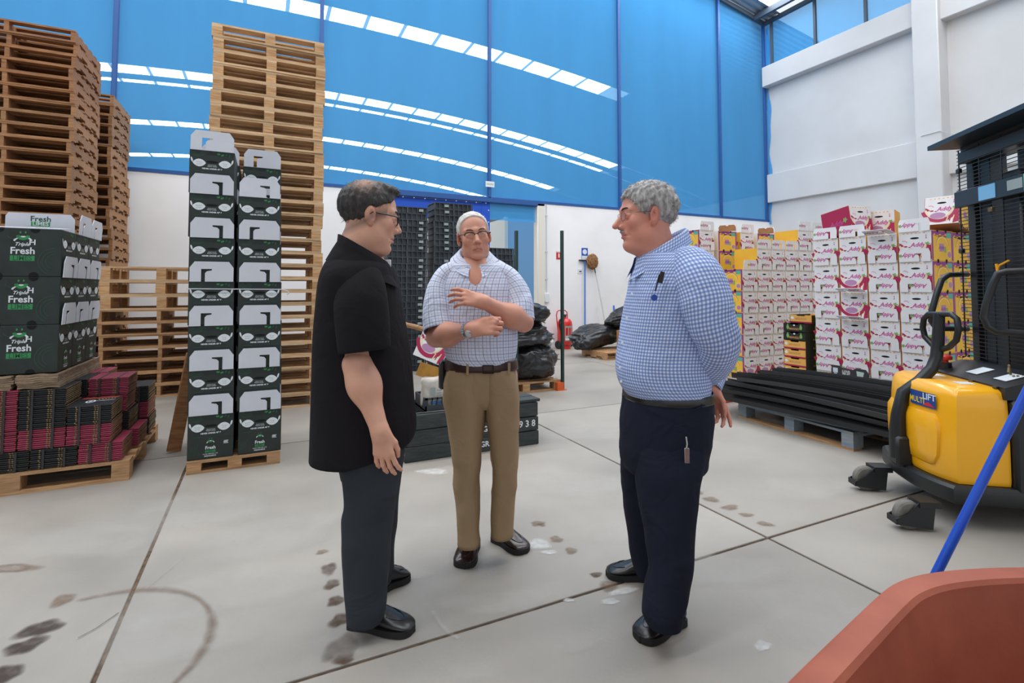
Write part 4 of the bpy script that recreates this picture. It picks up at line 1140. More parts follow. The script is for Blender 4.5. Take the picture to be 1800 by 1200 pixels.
for (a0, a1, z0, z1, mi) in ((-2.3, -0.7, 0.18, 0.50, 0), (-2.2, -1.9, 0.30, 0.46, 1), (-1.75, -1.45, 0.30, 0.46, 1), (-1.3, -1.0, 0.30, 0.46, 1), (-2.25, -0.8, 0.20, 0.24, 2), (-2.25, -0.8, 0.26, 0.275, 2)):
    nn = 8; R = 0.1662 + (0.0006 if mi else 0)
    v = [(R*math.cos(a0 + (a1-a0)*i/nn), R*math.sin(a0 + (a1-a0)*i/nn), z) for i in range(nn+1) for z in (z0, z1)]
    lb.add(v, [(2*i, 2*i+2, 2*i+3, 2*i+1) for i in range(nn)], mi)
lb.obj('label_plate', [M_pgrey, M_fred, M_pwhite], fe)
def wall_plate(name, x0, x1, z0, z1, mat, label, cat, d=0.006):
    o = MB().box((x0, YB - d, z0), (x1, YB - 0.001, z1), bev=0.001).obj(name, mat); return tag(o, label, cat)
rs = wall_plate('extinguisher_sign', 5.86, 6.02, 1.95, 2.13, M_fred, 'small red fire extinguisher sign above the red extinguisher', 'sign')
P = Print(); P.rect(5.91, 1.99, 5.945, 2.07, 0); P.rect(5.917, 2.07, 5.938, 2.09, 0); P.poly([(5.96, 2.0), (5.99, 2.0), (5.975, 2.06)], 0); P.rect(5.865, 2.108, 6.015, 2.126, 0); put('pictogram', P.mesh([M_pwhite]), rs, (0, YB - 0.0065, 0))
bsn = wall_plate('mandatory_sign', 6.53, 6.70, 1.92, 2.23, material('sign_blue', srgb(24, 86, 190), 0.5), 'blue and white safety sign above the blue broom', 'sign')
P = Print(); P.ell(6.615, 2.14, 0.06, 0.06, 0, 20); P.rect(6.535, 1.925, 6.695, 2.05, 0); put('pictogram', P.mesh([M_pwhite]), bsn, (0, YB - 0.0065, 0))
bo = wall_plate('socket_plate', 6.42, 6.54, 1.64, 1.74, M_pwhite, 'white socket plate on the wall left of the blue broom', 'socket', 0.012)
P = Print(); P.rect(6.46, 1.675, 6.52, 1.70, 0); put('slot', P.mesh([M_blackr]), bo, (0, YB - 0.0125, 0))
co = empty('conduit_pipe', (5.605, YB, 0), 0, 'thin grey conduit running down the wall to a white box', 'conduit')
M_cond = material('conduit_grey', srgb(200, 202, 206), 0.5)
MB().tube([(0, -0.015, 3.16), (0, -0.015, 1.2)], 0.012, 8).obj('pipe', M_cond, co); MB().box((-0.05, -0.05, 1.0), (0.05, -0.002, 1.2), bev=0.006).obj('outlet_box', M_pwhite, co)
for z in (2.9, 2.1, 1.5): MB().box((-0.025, -0.03, z), (0.025, -0.002, z + 0.02)).obj('clip', M_cond, co)
# blue broom hung on the wall, brown dust mop and pale handle leaning there
M_bluep = material('broom_blue', srgb(28, 110, 200), 0.45)
br = empty('hanging_broom', (6.58, YB - 0.05, 0), 0, 'blue broom hanging upright on the white wall', 'broom')
MB().tube([(0, 0, 0.42), (0.01, 0, 1.93)], 0.014, 8).obj('handle', M_bluep, br)
MB().prism([(-0.07, 0.42), (0.07, 0.42), (0.12, 0.36), (-0.12, 0.36)], 'y', -0.03, 0.03).obj('head', M_bluep, br)
m = MB(); rq = random.Random(5)
for i in range(110):
    x = rq.uniform(-0.115, 0.115); y = rq.uniform(-0.028, 0.028); m.tube([(x, y, 0.365), (x*1.2 + rq.uniform(-.01, .01), y*1.3, 0.23 + rq.uniform(-.012, .012))], 0.0035, 3, caps=False)
tag(m.obj('bristles', material('bristle_blue', srgb(20, 84, 190), 0.6), br), kind='stuff')
MB().box((-0.13, -0.01, 1.93), (0.10, 0.045, 1.955)).obj('hook_rail', M_blackr, br)
mp_ = empty('dust_mop', (6.80, YB - 0.08, 0), 0, 'brown fluffy duster on a pale pole leaning on the wall', 'mop')
MB().tube([(0.01, 0, 1.85), (0.06, -0.01, 1.60)], 0.014, 8).obj('grip', material('duster_grip', srgb(40, 70, 60), 0.5), mp_)
MB().tube([(0.05, -0.01, 1.66), (0.16, -0.10, 0.9), (0.26, -0.2, 0.01)], 0.013, 8).obj('pole', M_cond, mp_)
bm = bmesh.new(); bmesh.ops.create_icosphere(bm, subdivisions=4, radius=0.15)
for v in bm.verts:
    v.co *= 1 + 0.18 * mnoise.noise(v.co * 22) + 0.1 * mnoise.noise(v.co * 50); v.co.z *= 1.15; v.co.y *= 0.5
me = bpy.data.meshes.new('duster_head'); bm.to_mesh(me); bm.free(); me.materials.append(material('duster_fluff', srgb(150, 110, 74), 0.95, col2=srgb(120, 84, 54), scale=30))
put('duster_head', me, mp_, (-0.03, 0, 1.92))
lp = MB().tube([(6.93, YB - 0.04, 0.9), (6.83, YB - 0.32, 0.01)], 0.012, 8).obj('pale_handle', M_cond); tag(lp, 'short pale handle propped against the wall beside the duster', 'handle')
lp2 = empty('blue_tipped_handle', (7.35, YB - 0.25, 0), 0, 'grey handle with blue tip standing by the wall behind bags', 'handle')
MB().tube([(0, 0, 0.01), (0.06, 0.22, 0.80)], 0.014, 8).obj('shaft', M_cond, lp2); MB().tube([(0.06, 0.22, 0.79), (0.068, 0.245, 0.9)], 0.018, 8).obj('tip', M_bluep, lp2)
sg = empty('exit_sign', (4.24, YB - 0.03, 0), 0, 'small white exit notice fixed to a blue post', 'sign')
MB().box((-0.10, -0.006, 3.43), (0.10, 0.0, 3.55), bev=0.001).obj('plate', M_pwhite, sg); P = Print(); P.text('SALIDA', 0, 3.49, 0.05, 0); put('lettering', P.mesh([M_pgreen]), sg, (0, -0.0065, 0))
wc = MB().tube([(XW1 - 0.365, 6.0, 4.52), (XW1 - 0.365, 5.66, 4.54), (XW1 - 0.33, 5.61, 4.50), (XW1 - 0.03, 5.5, 4.43), (XW1 - 0.03, 5.25, 4.48), (XW1 - 0.03, 5.0, 4.5)], 0.008, 6).obj('loose_cable', M_cond); tag(wc, 'thin loose cable draped round the white pier', 'cable')

# ------------------------------------------------------------------ stacks of folded black crates in the doorway
def folded_crate_mesh(w, d, h):
    m = MB()
    m.box((-w/2 + 0.02, 0.03, 0), (w/2 - 0.02, d - 0.02, h - 0.012))
    m.box((-w/2, 0, h - 0.014), (w/2, d, h - 0.001))
    for k in range(9):
        x = -w/2 + 0.01 + k * (w - 0.02) / 8
        m.box((x - (0.012 if k % 4 == 0 else 0.006), 0.0, 0.002), (x + (0.012 if k % 4 == 0 else 0.006), 0.014, h - 0.014))
    for k in range(5):
        y = 0.02 + k * (d - 0.04) / 4
        m.box((w/2 - 0.012, y - 0.008, 0.002), (w/2, y + 0.008, h - 0.014))
    return m.mesh('folded_crate', M_blkp)
fc_me = folded_crate_mesh(0.66, 0.44, 0.10); fl_me = MB().box((-0.035, -0.003, 0.03), (0.035, 0.006, 0.07)).mesh('label_card', M_pgrey)
def crate_stack(x, y, n, name, lab, lx):
    for k in range(n):
        o = empty('folded_crate', (x + random.uniform(-.008, .008), y + random.uniform(-.006, .006), k * 0.10), random.uniform(-.012, .012), f'folded black crate, {from_top(n - 1 - k)} in the {name}', 'crate', 'folded black crates in the doorway')
        put('body', fc_me, o)
        if lab and k % 6: put('label_card', fl_me, o, (lx, 0, 0))
crate_stack(2.02, 8.05, 26, 'stack nearest the black shirt', True, 0.22)
crate_stack(2.78, 8.02, 27, 'tallest doorway stack', True, -0.12)
crate_stack(3.60, 8.10, 20, 'lowest doorway stack', False, 0)
cs = empty('cold_store', (6.3, 13.6, 0), 0, 'pale insulated cold store standing beyond the doorway', 'cabin')
M_cs1 = material('cream_panel', srgb(226, 224, 216), 0.5); M_cs2 = material('blue_lit_panel', srgb(150, 190, 222), 0.5)  # front panels are white; the blue light on them is painted into the colour
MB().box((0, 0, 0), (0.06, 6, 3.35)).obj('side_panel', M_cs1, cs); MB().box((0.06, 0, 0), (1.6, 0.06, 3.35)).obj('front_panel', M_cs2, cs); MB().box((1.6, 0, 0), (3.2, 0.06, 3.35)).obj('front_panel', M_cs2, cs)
MB().box((-0.03, -0.03, 0), (0.07, 0.07, 3.38)).obj('corner_trim', M_cs1, cs); MB().box((0.06, 0.06, 3.3), (3.2, 6, 3.35)).obj('roof_panel', M_cs1, cs)
# ------------------------------------------------------------------ yellow pedestrian stacker
TH = -YAW - 0.2
T0 = np.array([2.46, 3.25]); TA = np.array([math.cos(-0.2), math.sin(-0.2)]); TB = np.array([-TA[1], TA[0]])
sk = empty('pedestrian_stacker', room(2.46, 3.25, 0), TH, 'yellow and black pedestrian stacker with mesh guarded mast', 'stacker')
def tl(px, py, d):
    p = cp(px, py, d); q = p[:2] - T0
    return (float(q @ TA), float(q @ TB), float(p[2]))
M_tyel = material('yellow_cover', srgb(246, 176, 18), 0.32, coat=0.3)
M_tblk = material('black_powder_coat', srgb(26, 28, 30), 0.42)
M_tnavy = material('dark_blue_steel', srgb(24, 38, 48), 0.4)
M_wheel = material('grey_tyre', srgb(120, 116, 108), 0.7, col2=srgb(96, 92, 86), scale=20)
M_redb = material('red_button', srgb(206, 44, 36), 0.4)
M_chain = material('worn_chain', srgb(120, 104, 74), 0.5, metal=0.7)
def rear_x(y): return 0.0 + 0.075 * min(1.0, abs(y) / 0.36) ** 2.6
def plan(hw, fx, grow=0.0, n=28):
    P = []
    for i in range(n + 1):
        y = hw - 2*hw*i/n
        P.append((rear_x(y * 0.36 / hw) - grow, y))
    return [(fx, hw)] + P + [(fx, -hw)]
def loft_plan(rings, cap=True):
    m = MB(); n = len(rings[0][0]); vs = []
    for P, z in rings: vs += [(x, y, z) for x, y in P]
    fs = []
    for r in range(len(rings) - 1):
        for i in range(n): fs.append((r*n+i, r*n+(i+1) % n, (r+1)*n+(i+1) % n, (r+1)*n+i))
    fs += [tuple(range(n))[::-1], tuple((len(rings)-1)*n + i for i in range(n))]
    return m.add(vs, fs, 0, True)
loft_plan([(plan(0.37, 0.9, 0.03), 0.13), (plan(0.385, 0.9, 0.05), 0.15), (plan(0.385, 0.9, 0.05), 0.215), (plan(0.375, 0.9, 0.035), 0.23)]).obj('chassis_plate', M_tblk, sk)
loft_plan([(plan(0.345, 0.32, 0.0), 0.232), (plan(0.35, 0.32, 0.008), 0.26), (plan(0.35, 0.32, 0.008), 0.45), (plan(0.345, 0.32, 0.0), 0.62), (plan(0.34, 0.32, -0.006), 0.70), (plan(0.33, 0.32, -0.02), 0.735), (plan(0.30, 0.31, -0.05), 0.755)]).obj('cover', M_tyel, sk, autosmooth=55)
# raised rounded panel on the cover
pan = []; hw = 0.25
def pan_ring(g, z, w): return ([(0.16, w)] + [(rear_x(w - 2*w*i/20) - g, w - 2*w*i/20) for i in range(21)] + [(0.16, -w)], z)
loft_plan([pan_ring(0.004, 0.285, 0.20), pan_ring(0.016, 0.30, 0.235), pan_ring(0.022, 0.36, 0.265), pan_ring(0.024, 0.48, 0.275), pan_ring(0.022, 0.545, 0.268), pan_ring(0.004, 0.585, 0.24)]).obj('cover_panel', M_tyel, sk, autosmooth=60)
P = Print(); P.rect(-0.10, -0.042, 0.10, 0.042, 0); P.text('MULTI', -0.042, -0.012, 0.046, 1, bold=0.001); P.text('LIFT', 0.055, 0.018, 0.050, 2, bold=0.001)
P.poly([(0.01, -0.034), (0.092, -0.034), (0.075, -0.022), (0.05, -0.010), (0.028, -0.020)], 3)
me = P.mesh([material('badge_blue', srgb(18, 64, 140), 0.4), material('badge_yellow', srgb(230, 200, 40), 0.4), M_pwhite, material('badge_red', srgb(200, 40, 50), 0.4)], 'badge')
bm = bmesh.new(); bm.from_mesh(me); bmesh.ops.triangulate(bm, faces=bm.faces); bmesh.ops.subdivide_edges(bm, edges=[e for e in bm.edges if e.calc_length() > 0.04], cuts=4, use_grid_fill=True)
for v in bm.verts:
    x, y, z = v.co; yy = -0.155 - x
    v.co = (rear_x(yy) - 0.006 + y * 2.0, yy, 0.655 + z)
bm.to_mesh(me); bm.free(); put('badge', me, sk)
MB().box((0.325, -0.385, 0.20), (0.74, 0.385, 0.70), bev=0.015).obj('body', M_tblk, sk)
MB().prism([(0.30, 0.70), (0.60, 0.70), (0.60, 0.83), (0.50, 0.83), (0.30, 0.765)], 'y', -0.36, 0.36).obj('console', M_tblk, sk)
MB().lathe([(0.035, 0.77), (0.035, 0.82), (0.02, 0.82)], 14, org=(0.36, 0.27, 0)).obj('button_base', M_tblk, sk)
MB().lathe([(0.018, 0.82), (0.018, 0.835), (0.038, 0.84), (0.04, 0.858), (0.03, 0.868), (0.0, 0.87)], 16, org=(0.36, 0.27, 0)).obj('emergency_button', M_redb, sk)
for y, s in ((0.02, 0), (-0.22, 0)):
    MB().box((0.36, y - 0.05, 0), (0.46, y + 0.05, 0.002), rot=Matrix.Rotation(math.radians(-18), 3, 'Y')).obj('sticker', M_pwhite, sk, (0.0, 0, 0.804))
for y in (0.12, -0.16): MB().box((0.18, y - 0.04, 0.7555), (0.26, y + 0.04, 0.757)).obj('sticker', M_pwhite, sk)
for y in (0.24, -0.1, -0.3): MB().lathe([(0.012, 0.755), (0.012, 0.764), (0.004, 0.766)], 10, org=(0.29, y, 0)).obj('bolt', M_chain, sk)
# tiller arm and handle
arm = [(-0.06, 0, 0.26), (-0.058, 0, 0.42), (-0.05, 0, 0.52), (-0.02, 0, 0.66), tl(1616, 670, 3.23), tl(1638, 648, 3.23), tl(1646, 628, 3.23), tl(1649, 600, 3.23), tl(1651, 552, 3.23)]
MB().tube(arm, [0.045, 0.045, 0.04, 0.036, 0.034, 0.034, 0.034, 0.034, 0.03], 10).obj('tiller_arm', M_tblk, sk)
MB().box((-0.09, -0.055, 0.215), (0.0, 0.055, 0.40), bev=0.015).obj('tiller_pivot', M_tblk, sk)
hl = [(1651, 552, 3.23), (1632, 552, 3.30), (1624, 560, 3.34), (1622, 576, 3.35), (1626, 592, 3.34), (1642, 609, 3.27), (1650, 616, 3.23)]
hr = [(1651, 552, 3.23), (1672, 552, 3.12), (1682, 560, 3.08), (1685, 578, 3.07), (1681, 598, 3.08), (1668, 610, 3.14), (1650, 616, 3.23)]
MB().tube([tl(*p) for p in hl], 0.017, 10).obj('handle_loop', M_tblk, sk); MB().tube([tl(*p) for p in hr], 0.017, 10).obj('handle_loop', M_tblk, sk)
# side guard bars
g1 = [(1700, 482, 3.58), (1667, 483, 3.52), (1655, 492, 3.50), (1646, 518, 3.49), (1638, 547, 3.48), (1637, 564, 3.48), (1645, 575, 3.49), (1659, 577, 3.51), (1700, 578, 3.58)]
g2 = [(1830, 474, 2.75), (1770, 477, 2.84), (1754, 481, 2.87), (1745, 500, 2.88), (1733, 535, 2.90), (1729, 558, 2.90), (1736, 574, 2.89), (1752, 583, 2.87), (1830, 588, 2.75)]
MB().tube([tl(*p) for p in g1], 0.019, 10).obj('guard_bar', M_tblk, sk); MB().tube([tl(*p) for p in g2], 0.019, 10).obj('guard_bar', M_tblk, sk)
# mast
XM = 0.60; ZM = 2.26
for s in (-1, 1):
    MB().box((XM, s*0.37 - 0.035, 0.70), (XM + 0.12, s*0.37 + 0.035, ZM), bev=0.004).obj('mast_upright', M_tblk, sk)
    MB().box((XM + 0.02, s*0.255 - 0.045, 0.70), (XM + 0.12, s*0.255 + 0.045, ZM - 0.05), bev=0.004).obj('inner_upright', M_tnavy, sk)
MB().lathe([(0.035, 0.72), (0.035, 1.9), (0.05, 1.9), (0.05, 1.98), (0.028, 1.98), (0.028, 2.15)], 14, org=(XM + 0.06, -0.02, 0)).obj('lift_cylinder', M_tnavy, sk)
MB().box((XM - 0.02, -0.10, 0.72), (XM + 0.1, 0.06, 2.02), bev=0.01).obj('mast_centre', M_tblk, sk)
for y in (-0.135, 0.10):
    m = MB()
    for k in range(60): m.box((XM + 0.03, y - 0.008, 0.74 + k*0.022), (XM + 0.045, y + 0.008, 0.756 + k*0.022))
    tag(m.obj('lift_chain', M_chain, sk), kind='stuff')
MB().box((XM - 0.07, -0.42, 1.86), (XM - 0.03, 0.42, 1.97), bev=0.004).obj('cross_plate', M_tnavy, sk)
MB().box((XM - 0.05, -0.40, 2.16), (XM + 0.12, 0.40, 2.24), bev=0.006).obj('mast_head', M_tblk, sk)
MB().prism([(XM - 0.20, 2.28), (XM + 0.16, 2.28), (XM + 0.16, 2.31), (XM - 0.20, 2.31)], 'y', -0.44, 0.46).obj('top_plate', M_tnavy, sk)
MB().box((XM - 0.02, -0.40, 2.24), (XM + 0.12, 0.42, 2.281)).obj('top_spacer', M_tblk, sk)
for y0, y1, z0, z1, mt in ((0.02, 0.17, 1.87, 1.96, material('label_blue', srgb(120, 180, 220), 0.5)), (-0.20, -0.08, 1.89, 1.95, M_pgrey), (-0.31, -0.21, 1.87, 1.965, material('label_mint', srgb(120, 200, 180), 0.5))):
    MB().box((XM - 0.073, y0, z0), (XM - 0.0695, y1, z1)).obj('notice', mt, sk)
gm = MB(); xg = XM - 0.045
zz_ = 0.86
while zz_ < 2.26:
    gm.box((xg - 0.0022, -0.41, zz_ - 0.0022), (xg + 0.0022, 0.42, zz_ + 0.0022)); zz_ += 0.0245
for y in (-0.40, -0.2, 0.0, 0.2, 0.40): gm.box((xg - 0.003, y - 0.003, 0.85), (xg + 0.003, y + 0.003, 2.26))
tag(gm.obj('guard_mesh', M_tblk, sk), kind='stuff')
for y, z in ((0.40, 2.1), (0.40, 1.95), (0.40, 1.55), (-0.36, 2.15), (-0.36, 1.99), (-0.36, 1.77), (0.1, 1.79)): MB().box((xg - 0.012, y - 0.018, z), (xg + 0.01, y + 0.018, z + 0.03), bev=0.003).obj('mesh_clip', M_chain if y < 0.2 else M_tblk, sk)
MB().tube([(xg - 0.01, 0.05, 1.42), (xg - 0.02, 0.02, 1.45), (xg - 0.015, -0.05, 1.475)], 0.006, 6).tube([(xg - 0.02, 0.045, 1.46), (xg - 0.01, 0.045, 1.38)], 0.008, 6).obj('yellow_tag', M_tyel, sk)
m = MB(); m.tube([(0.42, -0.20, 0.83), (0.43, -0.19, 0.87), (0.44, -0.19, 0.80)], 0.006, 6); 
for k in range(7): m.tube([(0.42 + 0.012*k, -0.23 - 0.012*k, 0.81 + 0.006*(k % 2)), (0.43 + 0.012*k, -0.235 - 0.012*k, 0.815)], 0.007, 6)
m.obj('key_chain', M_chain, sk)
for y in (0.30, -0.30):
    MB().box((0.74, y - 0.09, 0.05), (1.75, y + 0.09, 0.13), bev=0.01).obj('support_leg', M_tblk, sk)
# swivel castors
def castor(px, py, d, n):
    x, y, z = tl(px, py, d)
    c = empty('castor', (x, y, 0)); c.parent = sk; c.rotation_euler = (0, 0, 0.12)
    MB().lathe([(0.02, -0.026), (0.066, -0.026), (0.075, -0.018), (0.075, 0.018), (0.066, 0.026), (0.02, 0.026)], 24, org=(0, 0, 0.075), axis='y').obj('wheel', M_wheel, c)
    for s in (-1, 1): MB().prism([(-0.085, 0.035), (0.10, 0.012), (0.115, 0.13), (0.03, 0.15), (-0.02, 0.095), (-0.085, 0.065)], 'y', s*0.036 - 0.004, s*0.036 + 0.004).obj('fork_plate', M_tblk, c)
    MB().box((-0.088, -0.04, 0.035), (-0.08, 0.04, 0.065)).box((0.03, -0.05, 0.128), (0.14, 0.05, 0.16)).obj('fork_bridge', M_tblk, c)
castor(1522, 846, 3.42, 0); castor(1597, 915, 2.88, 1)

# ------------------------------------------------------------------ blue pole and terracotta tub in front
pA_, pB_ = cp(1657, 985, 1.55), cp(1800, 700, 1.50)
dv = pB_ - pA_; t0 = -(pA_[2] - 0.02) / dv[2]
a, b = pA_ + dv * t0, pA_ + dv * 1.9
bp = empty('blue_pole', room(a[0], a[1], 0), -YAW, 'bright blue pole leaning beside the terracotta tub', 'pole')
MB().tube([(0, 0, a[2]), tuple(b - np.array([a[0], a[1], 0]))], 0.0125, 14).obj('shaft', material('blue_pole', srgb(24, 74, 190), 0.35, col2=srgb(40, 92, 200), scale=6), bp)
MB().lathe([(0.014, 0.0), (0.016, 0.002), (0.016, 0.05), (0.013, 0.055)], 12).obj('end_cap', M_tblk, bp)
OUT = [(0.22, 0.72), (0.34, 0.83), (0.468, 0.935), (0.60, 1.035), (0.72, 1.125), (0.82, 1.20), (0.90, 1.255), (1.0, 1.295), (1.14, 1.318), (1.30, 1.325), (1.46, 1.305), (1.60, 1.255), (1.70, 1.17), (1.745, 1.05), (1.70, 0.90), (1.60, 0.76), (1.48, 0.62), (1.34, 0.48), (1.18, 0.37), (1.0, 0.30), (0.80, 0.275), (0.60, 0.29), (0.42, 0.34), (0.28, 0.43), (0.20, 0.53), (0.18, 0.63)]
O_ = np.array(OUT)
def chaik(P):
    Q = []
    for i in range(len(P)):
        a, b = P[i], P[(i+1) % len(P)]; Q += [0.75*a + 0.25*b, 0.25*a + 0.75*b]
    return np.array(Q)
O_ = chaik(chaik(O_)); Cn = O_.mean(0)
nrm = []
for i in range(len(O_)):
    t = O_[(i+1) % len(O_)] - O_[i-1]; t /= np.linalg.norm(t); nrm.append((-t[1], t[0]))
nrm = np.array(nrm)
if ((O_ + nrm*0.01 - Cn)**2).sum() > ((O_ - Cn)**2).sum(): nrm = -nrm
def off(d): return O_ + nrm * d
tub = empty('plastic_tub', room(Cn[0], Cn[1], 0), -YAW, 'large terracotta plastic tub with rolled rim in the foreground corner', 'tub')
rings = [(off(0.24), 0.004), (off(0.20), 0.03), (off(0.035), 0.57), (off(0.004), 0.572), (off(0.0), 0.58), (off(0.0), 0.605), (off(0.006), 0.616), (off(0.016), 0.620), (off(0.056), 0.619), (off(0.064), 0.61), (off(0.068), 0.59), (off(0.23), 0.06), (off(0.27), 0.035)]
m = MB(); n = len(O_); vs = []
for P_, z in rings: vs += [(x - Cn[0], y - Cn[1], z) for x, y in P_]
fs = []
for r in range(len(rings) - 1):
    for i in range(n): fs.append((r*n+i, r*n+(i+1) % n, (r+1)*n+(i+1) % n, (r+1)*n+i))
fs += [tuple(range(n))[::-1], tuple((len(rings)-1)*n + i for i in range(n))]
m.add(vs, fs, 0, True); m.obj('tub_body', material('terracotta_plastic', srgb(160, 84, 60), 0.6, col2=srgb(142, 70, 48), scale=6, bump=0.05, bscale=80), tub, autosmooth=28)
# ------------------------------------------------------------------ people: smooth fields turned into surfaces
class Field:
    def __init__(self, lo, hi, h):
        self.lo = np.array(lo, float); self.h = h
        n = np.ceil((np.array(hi) - self.lo) / h).astype(int) + 1
        ax = [self.lo[i] + h * np.arange(n[i]) for i in range(3)]
        self.X, self.Y, self.Z = [a.astype(np.float32) for a in np.meshgrid(*ax, indexing='ij')]
        self.d = np.full(self.X.shape, 1.0, dtype=np.float32)
    def cone(self, a, b, r1, r2):
        a = np.array(a, float); b = np.array(b, float); ba = b - a; L = float(ba @ ba) + 1e-9
        px, py, pz = self.X - a[0], self.Y - a[1], self.Z - a[2]
        t = np.clip((px*ba[0] + py*ba[1] + pz*ba[2]) / L, 0, 1)
        return np.sqrt((px - t*ba[0])**2 + (py - t*ba[1])**2 + (pz - t*ba[2])**2) - (r1 + (r2 - r1)*t)
    def ell(self, c, r, R=None):
        px, py, pz = self.X - c[0], self.Y - c[1], self.Z - c[2]
        if R is not None:
            R = np.array(R); px, py, pz = (R[0,0]*px + R[1,0]*py + R[2,0]*pz, R[0,1]*px + R[1,1]*py + R[2,1]*pz, R[0,2]*px + R[1,2]*py + R[2,2]*pz)
        k0 = np.sqrt((px/r[0])**2 + (py/r[1])**2 + (pz/r[2])**2); k1 = np.sqrt((px/r[0]**2)**2 + (py/r[1]**2)**2 + (pz/r[2]**2)**2) + 1e-6
        return k0 * (k0 - 1) / k1
    def add(self, e, k=0.01):
        h = np.maximum(k - np.abs(self.d - e), 0) / k
        self.d = np.minimum(self.d, e) - h*h*k*0.25; return self
    def cut(self, e, k=0.01):
        h = np.maximum(k - np.abs(self.d + e), 0) / k
        self.d = np.maximum(self.d, -e) + h*h*k*0.25; return self
    def surface(self):
        d = self.d; s = d < 0
        nx, ny, nz = d.shape
        C = np.zeros((nx-1, ny-1, nz-1, 3), dtype=np.float32); cnt = np.zeros((nx-1, ny-1, nz-1), dtype=np.float32)
        def sl(o): return tuple(slice(o[i], o[i] + (nx, ny, nz)[i] - 1) for i in range(3))
        for ax in range(3):
            oth = [i for i in range(3) if i != ax]
            for u in (0, 1):
                for v in (0, 1):
                    o0 = [0, 0, 0]; o0[oth[0]] = u; o0[oth[1]] = v; o1 = list(o0); o1[ax] = 1
                    a, b = d[sl(o0)], d[sl(o1)]; m = (a < 0) != (b < 0)
                    t = np.where(m, a / np.where(m, a - b, 1), 0)
                    P = [np.where(m, o0[i] + (t if i == ax else 0), 0) for i in range(3)]
                    for i in range(3): C[..., i] += P[i]
                    cnt += m
        act = cnt > 0
        idx = -np.ones(act.shape, dtype=np.int64); ids = np.argwhere(act); idx[act] = np.arange(len(ids))
        V = (C[act] / cnt[act][:, None] + ids) * self.h + self.lo
        F = []
        for ax in range(3):
            o1 = [0, 0, 0]; o1[ax] = 1
            b = [1 if i != ax else 0 for i in range(3)]
            a_ = d[b[0]:nx-1, b[1]:ny-1, b[2]:nz-1]
            c_ = d[b[0]+o1[0]:nx-1+o1[0], b[1]+o1[1]:ny-1+o1[1], b[2]+o1[2]:nz-1+o1[2]]
            m = (a_ < 0) != (c_ < 0)
            q = np.argwhere(m) + np.array(b); neg = (a_ < 0)[m]
            u, v = [(1, 2), (2, 0), (0, 1)][ax]
            eu = np.eye(3, dtype=int)[u]; ev = np.eye(3, dtype=int)[v]
            def g(p): return idx[p[:, 0], p[:, 1], p[:, 2]]
            f = np.stack([g(q - eu - ev), g(q - ev), g(q), g(q - eu)], 1)
            f[~neg] = f[~neg][:, ::-1]
            F.append(f)
        F = np.concatenate(F); F = F[(F >= 0).all(1)]
        return V, F

def join_meshes(parts):
    V, F, o = [], [], 0
    for v, f in parts:
        V.append(v); F.append(np.asarray(f) + o); o += len(v)
    return np.concatenate(V), np.concatenate(F)
def fast_mesh(name, V, F, mats, uv=None, fmat=None, attr=None):
    me = bpy.data.meshes.new(name)
    me.vertices.add(len(V)); me.vertices.foreach_set('co', np.asarray(V, dtype=np.float32).ravel())
    k = F.shape[1]
    me.loops.add(len(F) * k); me.loops.foreach_set('vertex_index', np.asarray(F, dtype=np.int32).ravel())
    me.polygons.add(len(F)); me.polygons.foreach_set('loop_start', np.arange(0, len(F)*k, k, dtype=np.int32))
    me.polygons.foreach_set('use_smooth', np.ones(len(F), dtype=bool))
    for m in (mats if isinstance(mats, (list, tuple)) else [mats]): me.materials.append(m)
    if fmat is not None: me.polygons.foreach_set('material_index', np.asarray(fmat, dtype=np.int32))
    me.update(calc_edges=True)
    if uv is not None:
        l = me.uv_layers.new(name='UVMap'); l.data.foreach_set('uv', np.asarray(uv, dtype=np.float32).ravel())
    if attr is not None:
        for an, av in attr.items():
            at = me.attributes.new(an, 'FLOAT', 'POINT'); at.data.foreach_set('value', np.asarray(av, dtype=np.float32))
    me.validate(); return me

